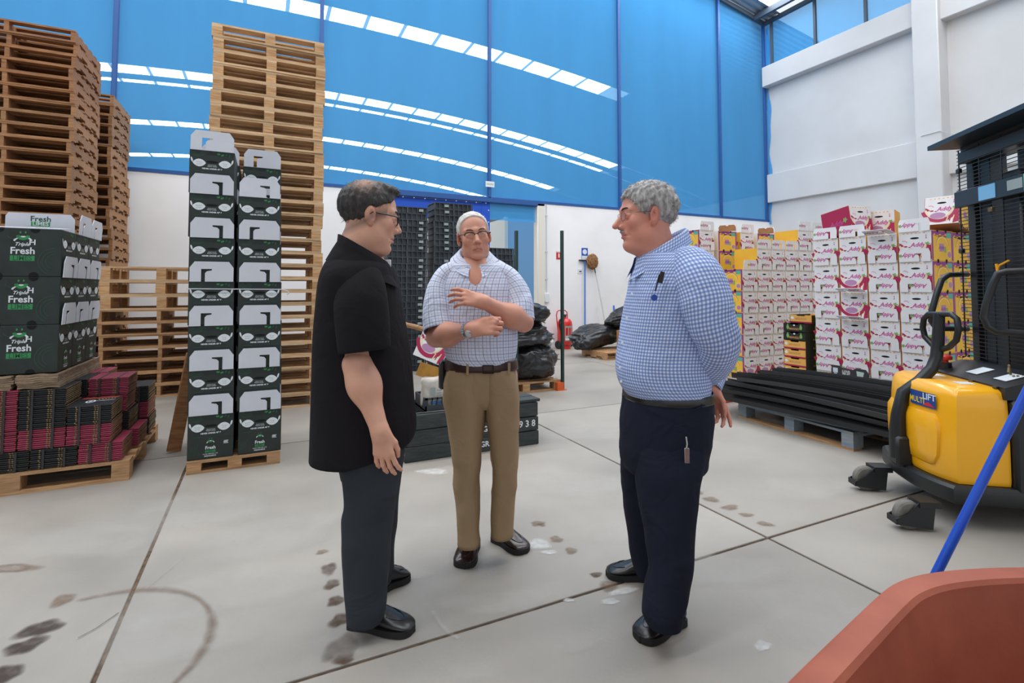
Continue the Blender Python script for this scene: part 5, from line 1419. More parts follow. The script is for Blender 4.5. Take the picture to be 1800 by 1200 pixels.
# ---- cloth lofts
def cr(P, sub):
    """Catmull-Rom through rows of control values"""
    P = np.array(P, float); n = len(P); out = []
    for i in range(n - 1):
        p0, p1, p2, p3 = P[max(i-1, 0)], P[i], P[i+1], P[min(i+2, n-1)]
        for k in range(sub):
            t = k / sub
            out.append(0.5*((2*p1) + (-p0 + p2)*t + (2*p0 - 5*p1 + 4*p2 - p3)*t*t + (-p0 + 3*p1 - 3*p2 + p3)*t**3))
    out.append(P[-1]); return np.array(out)
class Cloth:
    def __init__(self): self.V, self.F, self.UV, self.o = [], [], [], 0
    def rings(self, R, capA=False, capB=False, hem=(False, True), u0=0.0, closed=True):
        """R: (m,n,3)"""
        R = np.array(R); m, n, _ = R.shape
        if hem[1]:
            c = R[-1].mean(0); R = np.concatenate([R, [c + (R[-1] - c)*0.985 + (R[-2] - R[-1])*0.05], [c + (R[-1] - c)*0.965 + (R[-2] - R[-1])*2.0]]); m += 2
        if hem[0]:
            c = R[0].mean(0); R = np.concatenate([[c + (R[0] - c)*0.965 + (R[1] - R[0])*2.0], [c + (R[0] - c)*0.985 + (R[1] - R[0])*0.05], R]); m += 2
        per = np.linalg.norm(np.diff(np.concatenate([R, R[:, :1]], 1), axis=1), axis=2)
        U = np.concatenate([np.zeros((m, 1)), np.cumsum(per, 1)], 1); mid = np.median(U[:, -1])
        U = np.tile(np.linspace(0, 1, n + 1)[None], (m, 1)) * mid * 0.5 + U * 0.5
        W = np.concatenate([[0], np.cumsum(np.linalg.norm(np.diff(R.mean(1), axis=0), axis=1))])
        F = []; UV = []
        for i in range(m - 1):
            for k in range(n if closed else n - 1):
                l = (k + 1) % n
                F.append((i*n+k, i*n+l, (i+1)*n+l, (i+1)*n+k)); UV += [(U[i, k]+u0, W[i]), (U[i, k+1]+u0, W[i]), (U[i+1, k+1]+u0, W[i+1]), (U[i+1, k]+u0, W[i+1])]
        for flag, i in ((capA, 0), (capB, m - 1)):
            if flag:
                pass
        self.V.append(R.reshape(-1, 3)); self.F.append(np.array(F) + self.o); self.UV.append(np.array(UV)); self.o += m*n
        return self
    def mesh(self, name, mats):
        return fast_mesh(name, np.concatenate(self.V), np.concatenate(self.F), mats, np.concatenate(self.UV))
def folds(R, amp, seed, fu=3.0, fv=9.0):
    """gentle wrinkles pushed along the ring's outward direction"""
    R = np.array(R); m, n, _ = R.shape; c = R.mean(1, keepdims=True); dirs = R - c; dirs /= np.linalg.norm(dirs, axis=2, keepdims=True) + 1e-9
    out = R.copy()
    for i in range(m):
        for k in range(n):
            p = R[i, k]; q = Vector((p[0]*fu*3 + seed, p[1]*fu*3, p[2]*fv))
            w = mnoise.noise(q) + 0.5 * mnoise.noise(q * 2.3 + Vector((5, 1, 2)))
            w = 1 - abs(w) * 2 if seed % 2 else w
            out[i, k] += dirs[i, k] * amp * w
    return out
def px_rings(rows, n=44, sub=5, e=2.3):
    """rows: (py, xleft, xright, depth centre, depth half) measured on the photograph -> horizontal rings"""
    rows = cr(rows, sub); R = []
    for py, xl, xr, dc, dh in rows:
        a, b = cp(xl, py, dc), cp(xr, py, dc)
        cx, hx, z = (a[0] + b[0]) / 2, (b[0] - a[0]) / 2, a[2]
        ring = []
        for k in range(n):
            t = 2*math.pi*k/n; c, s = math.cos(t), math.sin(t)
            ring.append((cx + hx*math.copysign(abs(c)**(2/e), c), dc + dh*math.copysign(abs(s)**(2/e), s), z))
        R.append(ring)
    return np.array(R)
def limb_rings(pts, n=28, sub=5, flat=None):
    """pts: (x,y,z,ra,rb): a tube of oval section; ra across the picture plane, rb in depth"""
    P = cr(pts, sub); C = P[:, :3]; m = len(C); R = []
    T = np.gradient(C, axis=0); T /= np.linalg.norm(T, axis=1, keepdims=True)
    for i in range(m):
        t = T[i]; dep = np.array([0, 1.0, 0]); v = dep - t*(dep @ t)
        if np.linalg.norm(v) < 0.3: v = np.array([0, 0, 1.0]) - t*t[2]
        if i and np.dot(v, pv) < 0: v = -v
        v /= np.linalg.norm(v)
        if i: v = v*0.5 + (pv - t*(pv @ t))*0.5; v /= np.linalg.norm(v)
        pv = v; u = np.cross(v, t)
        R.append([C[i] + u*P[i, 3]*math.cos(a) + v*P[i, 4]*math.sin(a) for a in [2*math.pi*k/n for k in range(n)]])
    return np.array(R)

# ---- skin, hair and cloth materials
def skin_mat(name, base, red, dark):
    m = bpy.data.materials.new(name); m.use_nodes = True; nt = m.node_tree; N = nt.nodes; L = nt.links; p = N['Principled BSDF']
    at = N.new('ShaderNodeAttribute'); at.attribute_name = 'flush'; ad = N.new('ShaderNodeAttribute'); ad.attribute_name = 'hair_and_shade'
    tc = N.new('ShaderNodeTexCoord'); nz = N.new('ShaderNodeTexNoise'); nz.inputs['Scale'].default_value = 28; nz.inputs['Detail'].default_value = 4; L.new(tc.outputs['Object'], nz.inputs[0])
    m1 = N.new('ShaderNodeMix'); m1.data_type = 'RGBA'; m1.inputs[6].default_value = (*base, 1); m1.inputs[7].default_value = (*red, 1)
    s = N.new('ShaderNodeMath'); s.operation = 'MULTIPLY_ADD'; s.inputs[1].default_value = 0.35; L.new(nz.outputs['Fac'], s.inputs[0]); L.new(at.outputs['Fac'], s.inputs[2]); L.new(s.outputs[0], m1.inputs[0])
    m2 = N.new('ShaderNodeMix'); m2.data_type = 'RGBA'; m2.inputs[7].default_value = (*dark, 1); L.new(m1.outputs[2], m2.inputs[6]); L.new(ad.outputs['Fac'], m2.inputs[0])
    L.new(m2.outputs[2], p.inputs['Base Color']); p.inputs['Roughness'].default_value = 0.5
    p.inputs['Subsurface Weight'].default_value = 0.12; p.inputs['Subsurface Radius'].default_value = (0.8, 0.3, 0.15); p.inputs['Subsurface Scale'].default_value = 0.012
    n2 = N.new('ShaderNodeTexNoise'); n2.inputs['Scale'].default_value = 160; L.new(tc.outputs['Object'], n2.inputs[0]); bp = N.new('ShaderNodeBump'); bp.inputs['Strength'].default_value = 0.12; bp.inputs['Distance'].default_value = 0.002
    L.new(n2.outputs['Fac'], bp.inputs['Height']); L.new(bp.outputs[0], p.inputs['Normal'])
    return m
def hair_mat(name, a, b, scalp=None):
    m = material(name, a, 0.55, col2=b, scale=60, detail=3, stretch=(1, 1, 0.25), bump=0.6, bscale=120)
    if scalp:
        nt = m.node_tree; p = nt.nodes['Principled BSDF']; src = p.inputs['Base Color'].links[0].from_socket
        at = nt.nodes.new('ShaderNodeAttribute'); at.attribute_name = 'thin'; mx = nt.nodes.new('ShaderNodeMix'); mx.data_type = 'RGBA'; mx.inputs[7].default_value = (*scalp, 1)
        nt.links.new(at.outputs['Fac'], mx.inputs[0]); nt.links.new(src, mx.inputs[6]); nt.links.new(mx.outputs[2], p.inputs['Base Color'])
    return m
def cloth_mat(name, base, lines, rough=0.85, weave=0.15):
    """woven check from UV metres; lines: (axis 0/1, pitch, width, phase, colour, strength)"""
    m = bpy.data.materials.new(name); m.use_nodes = True; nt = m.node_tree; N = nt.nodes; L = nt.links; p = N['Principled BSDF']
    p.inputs['Roughness'].default_value = rough; p.inputs['Specular IOR Level'].default_value = 0.2
    uv = N.new('ShaderNodeUVMap'); sx = N.new('ShaderNodeSeparateXYZ'); L.new(uv.outputs[0], sx.inputs[0])
    cur = None
    for ax, pitch, w, ph, colr, st in lines:
        a = N.new('ShaderNodeMath'); a.operation = 'MULTIPLY_ADD'; a.inputs[1].default_value = 1/pitch; a.inputs[2].default_value = ph + 100; L.new(sx.outputs[ax], a.inputs[0])
        f = N.new('ShaderNodeMath'); f.operation = 'FRACT'; L.new(a.outputs[0], f.inputs[0])
        pp = N.new('ShaderNodeMath'); pp.operation = 'PINGPONG'; pp.inputs[1].default_value = 0.5; L.new(f.outputs[0], pp.inputs[0])
        mr = N.new('ShaderNodeMapRange'); hw = 0.5 * w / pitch; mr.inputs[1].default_value = 0.5 - hw*1.4; mr.inputs[2].default_value = 0.5 - hw*0.6; mr.inputs[4].default_value = st; L.new(pp.outputs[0], mr.inputs[0])
        mx = N.new('ShaderNodeMix'); mx.data_type = 'RGBA'; mx.blend_type = 'MIX'; mx.inputs[7].default_value = (*colr, 1)
        if cur is None: mx.inputs[6].default_value = (*base, 1)
        else: L.new(cur, mx.inputs[6])
        L.new(mr.outputs[0], mx.inputs[0]); cur = mx.outputs[2]
    if cur is not None: L.new(cur, p.inputs['Base Color'])
    else: p.inputs['Base Color'].default_value = (*base, 1)
    tc = N.new('ShaderNodeTexCoord'); nz = N.new('ShaderNodeTexNoise'); nz.inputs['Scale'].default_value = 8; nz.inputs['Detail'].default_value = 2.5; nz.inputs['Distortion'].default_value = 1.2; L.new(tc.outputs['Object'], nz.inputs[0])
    bp = N.new('ShaderNodeBump'); bp.inputs['Strength'].default_value = weave; bp.inputs['Distance'].default_value = 0.03; L.new(nz.outputs['Fac'], bp.inputs['Height']); L.new(bp.outputs[0], p.inputs['Normal'])
    return m
M_lens = bpy.data.materials.new('spectacle_lens'); M_lens.use_nodes = True
_n = M_lens.node_tree; _p = _n.nodes['Principled BSDF']; _p.inputs['Base Color'].default_value = (0.9, 0.92, 0.98, 1); _p.inputs['Roughness'].default_value = 0.05; _p.inputs['Alpha'].default_value = 0.05
M_eyew = material('eye_white', (0.75, 0.72, 0.68), 0.25); M_iris = material('iris_brown', (0.03, 0.018, 0.012), 0.2)
M_rim_dk = material('dark_rim', srgb(34, 26, 26), 0.35); M_rim_metal = material('metal_rim', srgb(96, 90, 86), 0.3, metal=0.8)

# ---- the head, in its own axes: x to the person's left... (symmetric), y forward, z up, origin between the ears
def make_head(style):
    f = Field((-0.115, -0.135, -0.225), (0.115, 0.145, 0.15), 0.0034)
    k = style
    f.d = f.ell((0, -0.018, 0.045), (0.077, 0.099, 0.083))
    f.add(f.ell((0, 0.020, -0.015), (0.062*k['w'], 0.064, 0.092)), 0.03)
    f.add(f.ell((0, 0.026, -0.070), (0.053*k['w'], 0.052, 0.042)), 0.03)
    f.add(f.ell((0, 0.066, -0.099), (0.024, 0.021, 0.018)), 0.022)
    for s in (-1, 1):
        f.add(f.ell((s*0.041, 0.052, -0.020), (0.026, 0.025, 0.027)), 0.018)
        f.add(f.ell((s*0.050*k['w'], 0.008, -0.066), (0.018, 0.035, 0.026)), 0.03)          # jaw angle
        f.cut(f.ell((s*0.033, 0.098, 0.009), (0.022, 0.025, 0.0145)), 0.014)                # eye sockets
        f.add(f.ell((s*0.032, 0.0640, 0.008), (0.0165, 0.0130, 0.0125)), 0.004)
        for a, b, c, rr in (((s*0.017, 0.0775, 0.0080), (s*0.031, 0.0815, 0.0140), (s*0.048, 0.0705, 0.0080), 0.0036), ((s*0.018, 0.0765, 0.0050), (s*0.031, 0.0785, 0.0005), (s*0.047, 0.0700, 0.0050), 0.0036)):
            f.add(f.cone(a, b, rr, rr), 0.004); f.add(f.cone(b, c, rr, rr), 0.004)          # lids
        f.cut(f.cone((s*0.020, 0.0800, -0.010), (s*0.044, 0.0745, -0.009), 0.0022, 0.0020), 0.008)   # bags under the eyes
    f.add(f.cone((-0.046, 0.062, 0.030), (0.0, 0.079, 0.029), 0.010, 0.012), 0.014); f.add(f.cone((0.046, 0.062, 0.030), (0.0, 0.079, 0.029), 0.010, 0.012), 0.014)
    f.add(f.cone((0, 0.080, 0.020), (0, 0.106*k['nose'], -0.022), 0.0080, 0.0108), 0.010)
    f.add(f.cone((0, 0.070, 0.016), (0, 0.088, -0.024), 0.0105, 0.0135), 0.010)
    f.add(f.ell((0, 0.108*k['nose'], -0.027), (0.0125, 0.0125, 0.0105)), 0.006)
    for s in (-1, 1): f.add(f.ell((s*0.0140, 0.091, -0.0315), (0.0090, 0.0125, 0.0090)), 0.005); f.cut(f.ell((s*0.007, 0.102, -0.0400), (0.0045, 0.007, 0.0045)), 0.003)
    # muzzle, lips
    f.add(f.ell((0, 0.063, -0.056), (0.032, 0.024, 0.026)), 0.018)
    dn = k['mouth']
    for s in (-1, 1):
        f.add(f.cone((0, 0.0875, -0.0565), (s*0.025, 0.074, -0.058 - dn), 0.0058, 0.003), 0.005)
        f.add(f.cone((0, 0.0865, -0.0695), (s*0.022, 0.074, -0.066 - dn), 0.0070, 0.003), 0.005)
        f.cut(f.cone((0, 0.0955, -0.0628), (s*0.029, 0.079, -0.0628 - dn), 0.0028, 0.0024), 0.0035)
        f.cut(f.cone((s*0.024, 0.091, -0.028), (s*0.037, 0.074, -0.064 - dn), 0.0032, 0.0032), 0.008)   # folds beside the mouth
    f.cut(f.cone((-0.014, 0.087, -0.083), (0.014, 0.087, -0.083), 0.004, 0.004), 0.012)
    # ears
    for s in (-1, 1):
        R = Matrix.Rotation(s*math.radians(-22), 3, 'Z') @ Matrix.Rotation(math.radians(12), 3, 'X')
        f.add(f.ell((s*0.080, -0.012, 0.000), (0.008, 0.020, 0.034), R), 0.006)
        f.add(f.ell((s*0.077, -0.004, -0.026), (0.007, 0.010, 0.011), R), 0.006)
        f.cut(f.ell((s*0.089, -0.006, 0.002), (0.006, 0.010, 0.019), R), 0.004)
    # neck
    nw = k['neck']
    f.add(f.cone((0, -0.022, -0.05), (0, -0.050, -0.21), 0.052*nw, 0.062*nw), 0.03)
    if k.get('chin'): f.add(f.ell((0, 0.028, -0.108), (0.042, 0.042, 0.022)), 0.035)
    V, F = f.surface()
    x, y, z = V.T
    fl = np.zeros(len(V)); 
    fl += 0.8*np.exp(-(((y-0.086)/0.010)**2 + ((z+0.063+dn*np.minimum(1, np.abs(x)/0.03))/0.0085)**2 + (x/0.024)**4))
    for s in (-1, 1): fl += 0.30*np.exp(-(((x-s*0.046)/0.022)**2 + ((z+0.02)/0.022)**2 + ((y-0.06)/0.04)**2)); fl += 0.4*np.exp(-(((x-s*0.082)/0.014)**2 + ((y+0.012)/0.03)**2 + (z/0.04)**2))
    fl += 0.4*np.exp(-((x/0.016)**2 + ((y-0.108)/0.014)**2 + ((z+0.028)/0.014)**2))
    sh = 0.75*np.exp(-(((z+0.0628+dn*np.minimum(1, np.abs(x)/0.029))/0.0022)**2 + (x/0.027)**6)) * (y > 0.066)  # shade along the mouth line, painted dark into the skin
    for s in (-1, 1): sh += 0.7*np.exp(-(((x-s*0.007)/0.004)**2 + ((z+0.040)/0.003)**2)) * (y > 0.08)  # nostril shade, painted dark likewise
    sh0 = sh
    if k.get('fade'):
        cut_ = -0.062 + 0.70*(y + 0.09)
        sh = np.maximum(sh0, 0.6*np.clip(1 - np.abs(z - cut_ + 0.006)/0.030, 0, 1) * (y < 0.045))
    return V, F, fl, sh
def make_hair(style, seed=0):
    f = Field((-0.115, -0.15, -0.12), (0.115, 0.135, 0.165), 0.0038)
    t = style['thick']; kk = style
    f.d = f.ell((0, -0.018, 0.045), (0.077 + t*0.75, 0.099 + t, 0.083 + t))
    if kk.get('tuft'):
        f.add(f.ell((0.0, 0.044, 0.114), (0.048, 0.040, 0.016)), 0.03)
    f.d = f.d + (0.0035*np.sin(f.X*170 + 3*np.sin(f.Z*60))*np.sin(f.Z*90 + f.Y*120) + 0.0025*np.sin(f.Y*230 + f.X*140)).astype(np.float32) * kk.get('rough', 1.0)
    line = kk['line']
    # everything below the hairline is bare
    yy = f.Y
    cut_ = np.interp(yy, line[0], line[1]).astype(np.float32)
    if 'temple' in kk: cut_ = cut_ + (kk['temple'] * np.clip(1 - np.abs(np.abs(f.X) - 0.055)/0.03, 0, 1) * (yy > 0.03)).astype(np.float32)
    f.d = np.maximum(f.d, (cut_ - f.Z)*0.8)
    for s in (-1, 1): f.cut(f.ell((s*0.085, -0.008, 0.0), (0.022, 0.024, 0.036)), 0.006)
    if kk.get('bald'): c, r = kk['bald']; f.cut(f.ell(c, r), 0.006)
    V, F = f.surface()
    # fine strands standing a little off the mass
    r = np.random.default_rng(seed); n = kk.get('strands', 1200)
    c = np.array([0, -0.018, 0.045]); pick = r.choice(len(V), n)
    SV = []; SF = []; base = 0
    for i in pick:
        p = V[i]; nn = p - c; nn /= np.linalg.norm(nn); flow = np.array(kk['flow'](p)); flow = flow - nn*(flow @ nn)*0.8
        d_ = nn*kk.get('stand', 0.35) + flow + r.normal(0, 0.25, 3); d_ /= np.linalg.norm(d_); L_ = kk.get('slen', 0.014)*r.uniform(0.6, 1.3)
        sd = np.cross(d_, nn); sd /= np.linalg.norm(sd) + 1e-9
        q = p - nn*0.002
        SV += [q - sd*0.0011, q + sd*0.0011, q + d_*L_*0.6 + sd*0.0006, q + d_*L_ ]; SF.append((base, base+1, base+2, base+3)); base += 4
    return join_meshes([(V, F), (np.array(SV), np.array(SF))])
def head_matrix(px, py, d, yaw, tilt, roll, s):
    """yaw: 0 faces the camera, 90 faces picture right, -90 picture left"""
    B = Matrix.Rotation(math.radians(180 + yaw), 4, 'Z') @ Matrix.Rotation(math.radians(roll), 4, 'Y') @ Matrix.Rotation(math.radians(tilt), 4, 'X')
    return Matrix.Translation(Vector(cp(px, py, d))) @ B @ Matrix.Scale(s, 4)
def xf(M, V):
    A = np.array(M); return V @ A[:3, :3].T + A[:3, 3]

# ---- hands
def hand_prims(f, wrist, fd, nd, side, curl, elbow, thumb, r_el, r_wr, spread=0.10, s=1.0, kk=0.008, pinch=False):
    """fd: finger direction, nd: direction of the back of the hand, side: +1/-1 picks the thumb side"""
    w = np.array(wrist, float); fd = np.array(fd, float); fd /= np.linalg.norm(fd); nd = np.array(nd, float); nd -= fd*(nd @ fd); nd /= np.linalg.norm(nd)
    sd = np.cross(fd, nd) * side
    f.add(f.cone(elbow, w, r_el, r_wr), 0.02)
    mid = np.array(elbow) * 0.68 + w * 0.32
    f.add(f.ell(mid, (r_el*1.03,)*3), 0.05)
    f.add(f.cone(w, w + fd*0.02*s, r_wr, r_wr*0.95), 0.015)
    offs = [0.030, 0.010, -0.011, -0.030]; lens = [(0.040, 0.025, 0.021), (0.044, 0.028, 0.022), (0.041, 0.026, 0.022), (0.033, 0.020, 0.019)]; pal = [0.088, 0.092, 0.087, 0.078]
    for i in range(4):
        kb = w + (fd*pal[i] + sd*offs[i])*s
        f.add(f.cone(w + (fd*0.012 + sd*offs[i]*0.55)*s, kb, 0.0150*s, 0.0108*s), 0.014)
        c = curl[i] if hasattr(curl[0], '__len__') else curl
        ang = 0.0; p = kb; sp = spread*(1.5 - i)/1.5
        base_dir = fd + sd*sp
        base_dir /= np.linalg.norm(base_dir)
        for j in range(3):
            ang += c[j]; dr = base_dir*math.cos(ang) - nd*math.sin(ang)
            q = p + dr*lens[i][j]*s
            r0 = [0.0098, 0.0088, 0.0080][j]*s*(0.9 if i == 3 else 1); r1 = [0.0088, 0.0080, 0.0068][j]*s*(0.9 if i == 3 else 1)
            f.add(f.cone(p, q, r0, r1), 0.0045 if j else 0.006); p = q
    tb = w + (fd*0.022 + sd*0.022 - nd*0.006)*s
    t1 = tb + (fd*thumb[0][0] + sd*thumb[0][1] + nd*thumb[0][2])*s; t2 = t1 + (fd*thumb[1][0] + sd*thumb[1][1] + nd*thumb[1][2])*s; t3 = t2 + (fd*thumb[2][0] + sd*thumb[2][1] + nd*thumb[2][2])*s
    f.add(f.cone(tb, t1, 0.017*s, 0.0125*s), 0.014); f.add(f.cone(t1, t2, 0.0115*s, 0.0100*s), 0.005); f.add(f.cone(t2, t3, 0.0100*s, 0.0078*s), 0.004)
def hand_mesh(wrist, fd, nd, side, curl, elbow, thumb, r_el, r_wr, **kw):
    w = np.array(wrist); e = np.array(elbow)
    lo = np.minimum(w, e) - 0.085; hi = np.maximum(w, e) + 0.085
    g = w + np.array(fd)/np.linalg.norm(fd)*0.13*kw.get('s', 1.0)
    lo = np.minimum(lo, g - 0.085); hi = np.maximum(hi, g + 0.085)
    f = Field(lo, hi, 0.0036); hand_prims(f, wrist, fd, nd, side, curl, elbow, thumb, r_el, r_wr, **kw)
    return f.surface()
RELAX = (0.25, 0.45, 0.25)
T_REST = ((0.032, 0.018, -0.012), (0.030, 0.004, -0.008), (0.024, -0.004, -0.006))
T_OUT = ((0.030, 0.026, -0.004), (0.028, 0.014, -0.004), (0.022, 0.006, -0.006))
def inner_body(parts):
    P = np.array([p for seg in parts for p in (seg[0], seg[1])]); r = 0.2
    f = Field(P.min(0) - r, P.max(0) + r, 0.02)
    for a, b, r1, r2 in parts: f.add(f.cone(a, b, r1, r2), 0.05)
    return f.surface()

# ---- shoes
def shoe(parent, H, T, base, mat, sole_mat, w=0.098, tall=0.085):
    """H,T: heel and toe on the floor, view-aligned"""
    H = np.array(H); T = np.array(T); ax = T - H; L_ = np.linalg.norm(ax[:2]); ang = math.atan2(ax[1], ax[0])
    s = empty('shoe', tuple(np.array([H[0], H[1], 0]) - np.array([base[0], base[1], 0])), ang); s.parent = parent
    prof = [(0.0, .55, .045), (0.03, .80, .075), (0.10, .86, .088), (0.22, .84, .092), (0.34, .80, .088), (0.46, .86, .076), (0.60, .97, .062), (0.72, 1.0, .052), (0.84, .95, .043), (0.93, .78, .034), (0.985, .45, .024), (1.0, .15, .018)]
    P = cr([(a, b, c) for a, b, c in prof], 4); n = 24; R = []
    for a, wd, h in P:
        h *= tall/0.088; ring = []
        for k in range(n):
            t = 2*math.pi*k/n; c, sn = math.cos(t), math.sin(t)
            ring.append((a*L_, wd*w/2*math.copysign(abs(c)**0.8, c)*(1 if sn < 0 else 1 - 0.30*sn*(1 if a > .3 else .8)), 0.020 + (h - 0.02)*(0.5 + 0.5*math.copysign(abs(sn)**0.8, sn))))
        R.append(ring)
    R = np.array(R); C = Cloth(); C.rings(R, hem=(False, False)); V = np.concatenate(C.V); F = np.concatenate(C.F); m = len(R)
    put('upper', fast_mesh('upper', V, F, mat), s)
    mb = MB(); rows = []
    for a, wd, h in P: rows.append((a*L_*1.0, wd*w/2*1.08))
    pts = [(x - 0.003 if i == 0 else x + (0.004 if i == len(rows)-1 else 0), y) for i, (x, y) in enumerate(rows)] + [(x, -y) for x, y in rows[::-1]]
    mb.prism(pts, 'z', 0.0015, 0.026); mb.obj('sole', sole_mat, s, autosmooth=35)
    # apron seam over the toes, laid on the upper
    top = []
    for k in range(15):
        t = math.pi*(0.06 + 0.88*k/14); a = 0.56 + 0.30*math.sin(t); y = 0.30*w*math.cos(t)
        i = int(np.argmin(np.abs(P[:, 0] - a))); up_ = R[i][(R[i][:, 2] > R[i][:, 2].mean())]
        z = up_[int(np.argmin(np.abs(up_[:, 1] - y)))][2]
        top.append((a*L_, y, z + 0.0008))
    MB().tube(top, 0.0022, 6).obj('apron_seam', mat, s)
    return s
def glasses(parent, M, mat, half=False, r=0.0017, lens_w=0.026, lens_h=0.017, base=None, y=0.094):
    g = empty('spectacles'); g.parent = parent
    def loc(p):
        q = M @ Vector(p); return (q.x - base[0], q.y - base[1], q.z - base[2])
    m = MB(); sc = M.to_scale().x
    for s in (-1, 1):
        P = []
        for k in range(20):
            a = 2*math.pi*k/20; c, sn = math.cos(a), math.sin(a)
            P.append((s*0.033 + lens_w*math.copysign(abs(c)**.6, c), y - 0.004*abs(c) if False else y - abs(s*0.033 + lens_w*c)*0.10, 0.006 + lens_h*math.copysign(abs(sn)**.7, sn)))
        lens = MB().add([loc(p) for p in P], [tuple(range(20))], 0); lens.obj('lens', M_lens, g)
        m.tube([loc(p) for p in (P[:11] if half else P)], r*sc*(1.2 if half else 1), 6, closed=not half)
        m.tube([loc(p) for p in ((s*0.058, y - 0.007, 0.014), (s*0.074, y - 0.018, 0.014), (s*0.081, 0.04, 0.013), (s*0.083, -0.005, 0.012), (s*0.081, -0.022, -0.004))], r*sc*1.15, 6)
    m.tube([loc(p) for p in ((-0.009, y - 0.001, 0.010), (0, y + 0.002, 0.013), (0.009, y - 0.001, 0.010))], r*sc, 6)
    m.obj('frame', mat, g)
    return g
def eyes(parent, M, base, brow_mat, brow=0.004, blue=False):
    sc = M.to_scale().x
    for s in (-1, 1):
        c = M @ Vector((s*0.0322, 0.0690, 0.0070)); 
        e = MB().lathe([(0.0001, -0.0085*sc)] + [(0.0092*sc*math.sin(t), -0.0092*sc*math.cos(t)) for t in [math.pi*i/10 for i in range(1, 10)]] + [(0.0001, 0.0092*sc)], 16)
        me = e.mesh('eyeball', [M_eyew, M_iris])
        f = (M.to_3x3() @ Vector((0, 1, 0))).normalized()
        o = put('eyeball', me, parent, (c.x - base[0], c.y - base[1], c.z - base[2]), f.to_track_quat('Z', 'Y').to_euler())
        for p in me.polygons:
            if p.center.z > 0.0075*sc: p.material_index = 1
        m = MB(); pts = [M @ Vector((s*q[0], q[1], q[2])) for q in ((0.013, 0.0900, 0.029), (0.025, 0.0875, 0.035), (0.040, 0.0790, 0.036), (0.052, 0.066, 0.028))]
        m.tube([(p.x - base[0], p.y - base[1], p.z - base[2]) for p in pts], [brow*0.7*sc, brow*sc, brow*0.9*sc, brow*0.4*sc], 7); m.obj('eyebrow', brow_mat, parent)
def collar(C, M, r0=0.064, open_=0.30, drop=0.046, spread=0.028, zc=-0.125, fall=0.9, yc=-0.035, pt=0.03):
    """shirt collar wrapped round the neck in head axes: a stand and a turned-down leaf"""
    n = 40; rows = []
    for j in range(6):
        row = []
        for i in range(n):
            a = math.pi/2 + open_ + (2*math.pi - 2*open_) * i/(n - 1)
            front = max(0.0, math.sin(a)); front = front ** 2
            if j == 0: rr, zz = r0 - 0.004, zc - 0.035
            elif j == 1: rr, zz = r0 - 0.002, zc
            elif j == 2: rr, zz = r0 + 0.003, zc + 0.008
            elif j == 3: rr, zz = r0 + 0.010, zc + 0.002
            elif j == 4: rr, zz = r0 + 0.010 + spread*0.55, zc - drop*0.5
            else: rr, zz = r0 + 0.012 + spread + pt*front*0.5, zc - drop - pt*front
            zz -= fall*0.055*(math.sin(a)*0.5 + 0.5)
            row.append(xf(M, np.array([[rr*math.cos(a)*1.06, yc + rr*math.sin(a)*1.1, zz]]))[0])
        rows.append(row)
    C.rings(np.array(rows), hem=(False, False), closed=False)
# ------------------------------------------------------------------ the three men
M_shoe_k = material('black_leather', srgb(26, 26, 28), 0.3, spec=0.6); M_shoe_b = material('dark_brown_leather', srgb(46, 32, 28), 0.25, spec=0.6)
M_sole = material('rubber_sole', srgb(28, 27, 27), 0.7)
def person(base, label):
    return empty('person', room(base[0], base[1], 0), -YAW, label, 'person', 'men standing in the warehouse')
def body(p, base, hd, M, hands, inner, mat):
    V, F, fl, sh = hd
    parts = [(xf(M, V), F)] + hands + [inner]
    Vt, Ft = join_meshes(parts)
    n0 = len(V); flush = np.zeros(len(Vt)); flush[:n0] = fl; flush[n0:] = 0.08; shd = np.zeros(len(Vt)); shd[:n0] = sh
    return put('body', fast_mesh('body', Vt - np.array(base), Ft, mat, attr={'flush': flush, 'hair_and_shade': shd}), p)
def cloth_put(name, C, base, mat, p):
    me = C.mesh(name, mat); me.vertices.foreach_get
    co = np.empty(len(me.vertices)*3, dtype=np.float32); me.vertices.foreach_get('co', co); co = co.reshape(-1, 3) - np.array(base, dtype=np.float32); me.vertices.foreach_set('co', co.ravel()); me.update()
    return put(name, me, p)
def neckline(T, front, drop, rows=14, pull=0.0):
    """lowers the front of the neck opening; front: unit (x, y) of the chest"""
    T = np.array(T); f = np.array(front)
    for i in range(rows):
        w = (1 - i/rows)**1.3; c = T[i, :, :2].mean(0); v = T[i, :, :2] - c; v = v/(np.abs(v).max(0) + 1e-9); a = np.clip((v @ f)*0.5 + 0.5, 0, 1)
        T[i, :, 2] -= drop*w*a**1.6
    return T
def cap0(pts):
    q = list(pts[0]); q[3] = q[4] = 0.004; return [tuple(q)] + list(pts)
def shift(o_pts, base): return [tuple(np.array(q) - np.array(base)) for q in o_pts]
def hair_put(M, st, base, mat, p, seed):
    V, F = make_hair(st, seed); at = None
    if 'thin' in st:
        c, r = np.array(st['thin'][0]), st['thin'][1]; at = {'thin': st['thin'][2]*np.exp(-(((V - c)/r)**2).sum(1))}
    return put('hair', fast_mesh('hair', xf(M, V) - np.array(base), F, mat, attr=at), p)
def L5(px, py, d, ra, rb): q = cp(px, py, d); return (q[0], q[1], q[2], ra, rb)
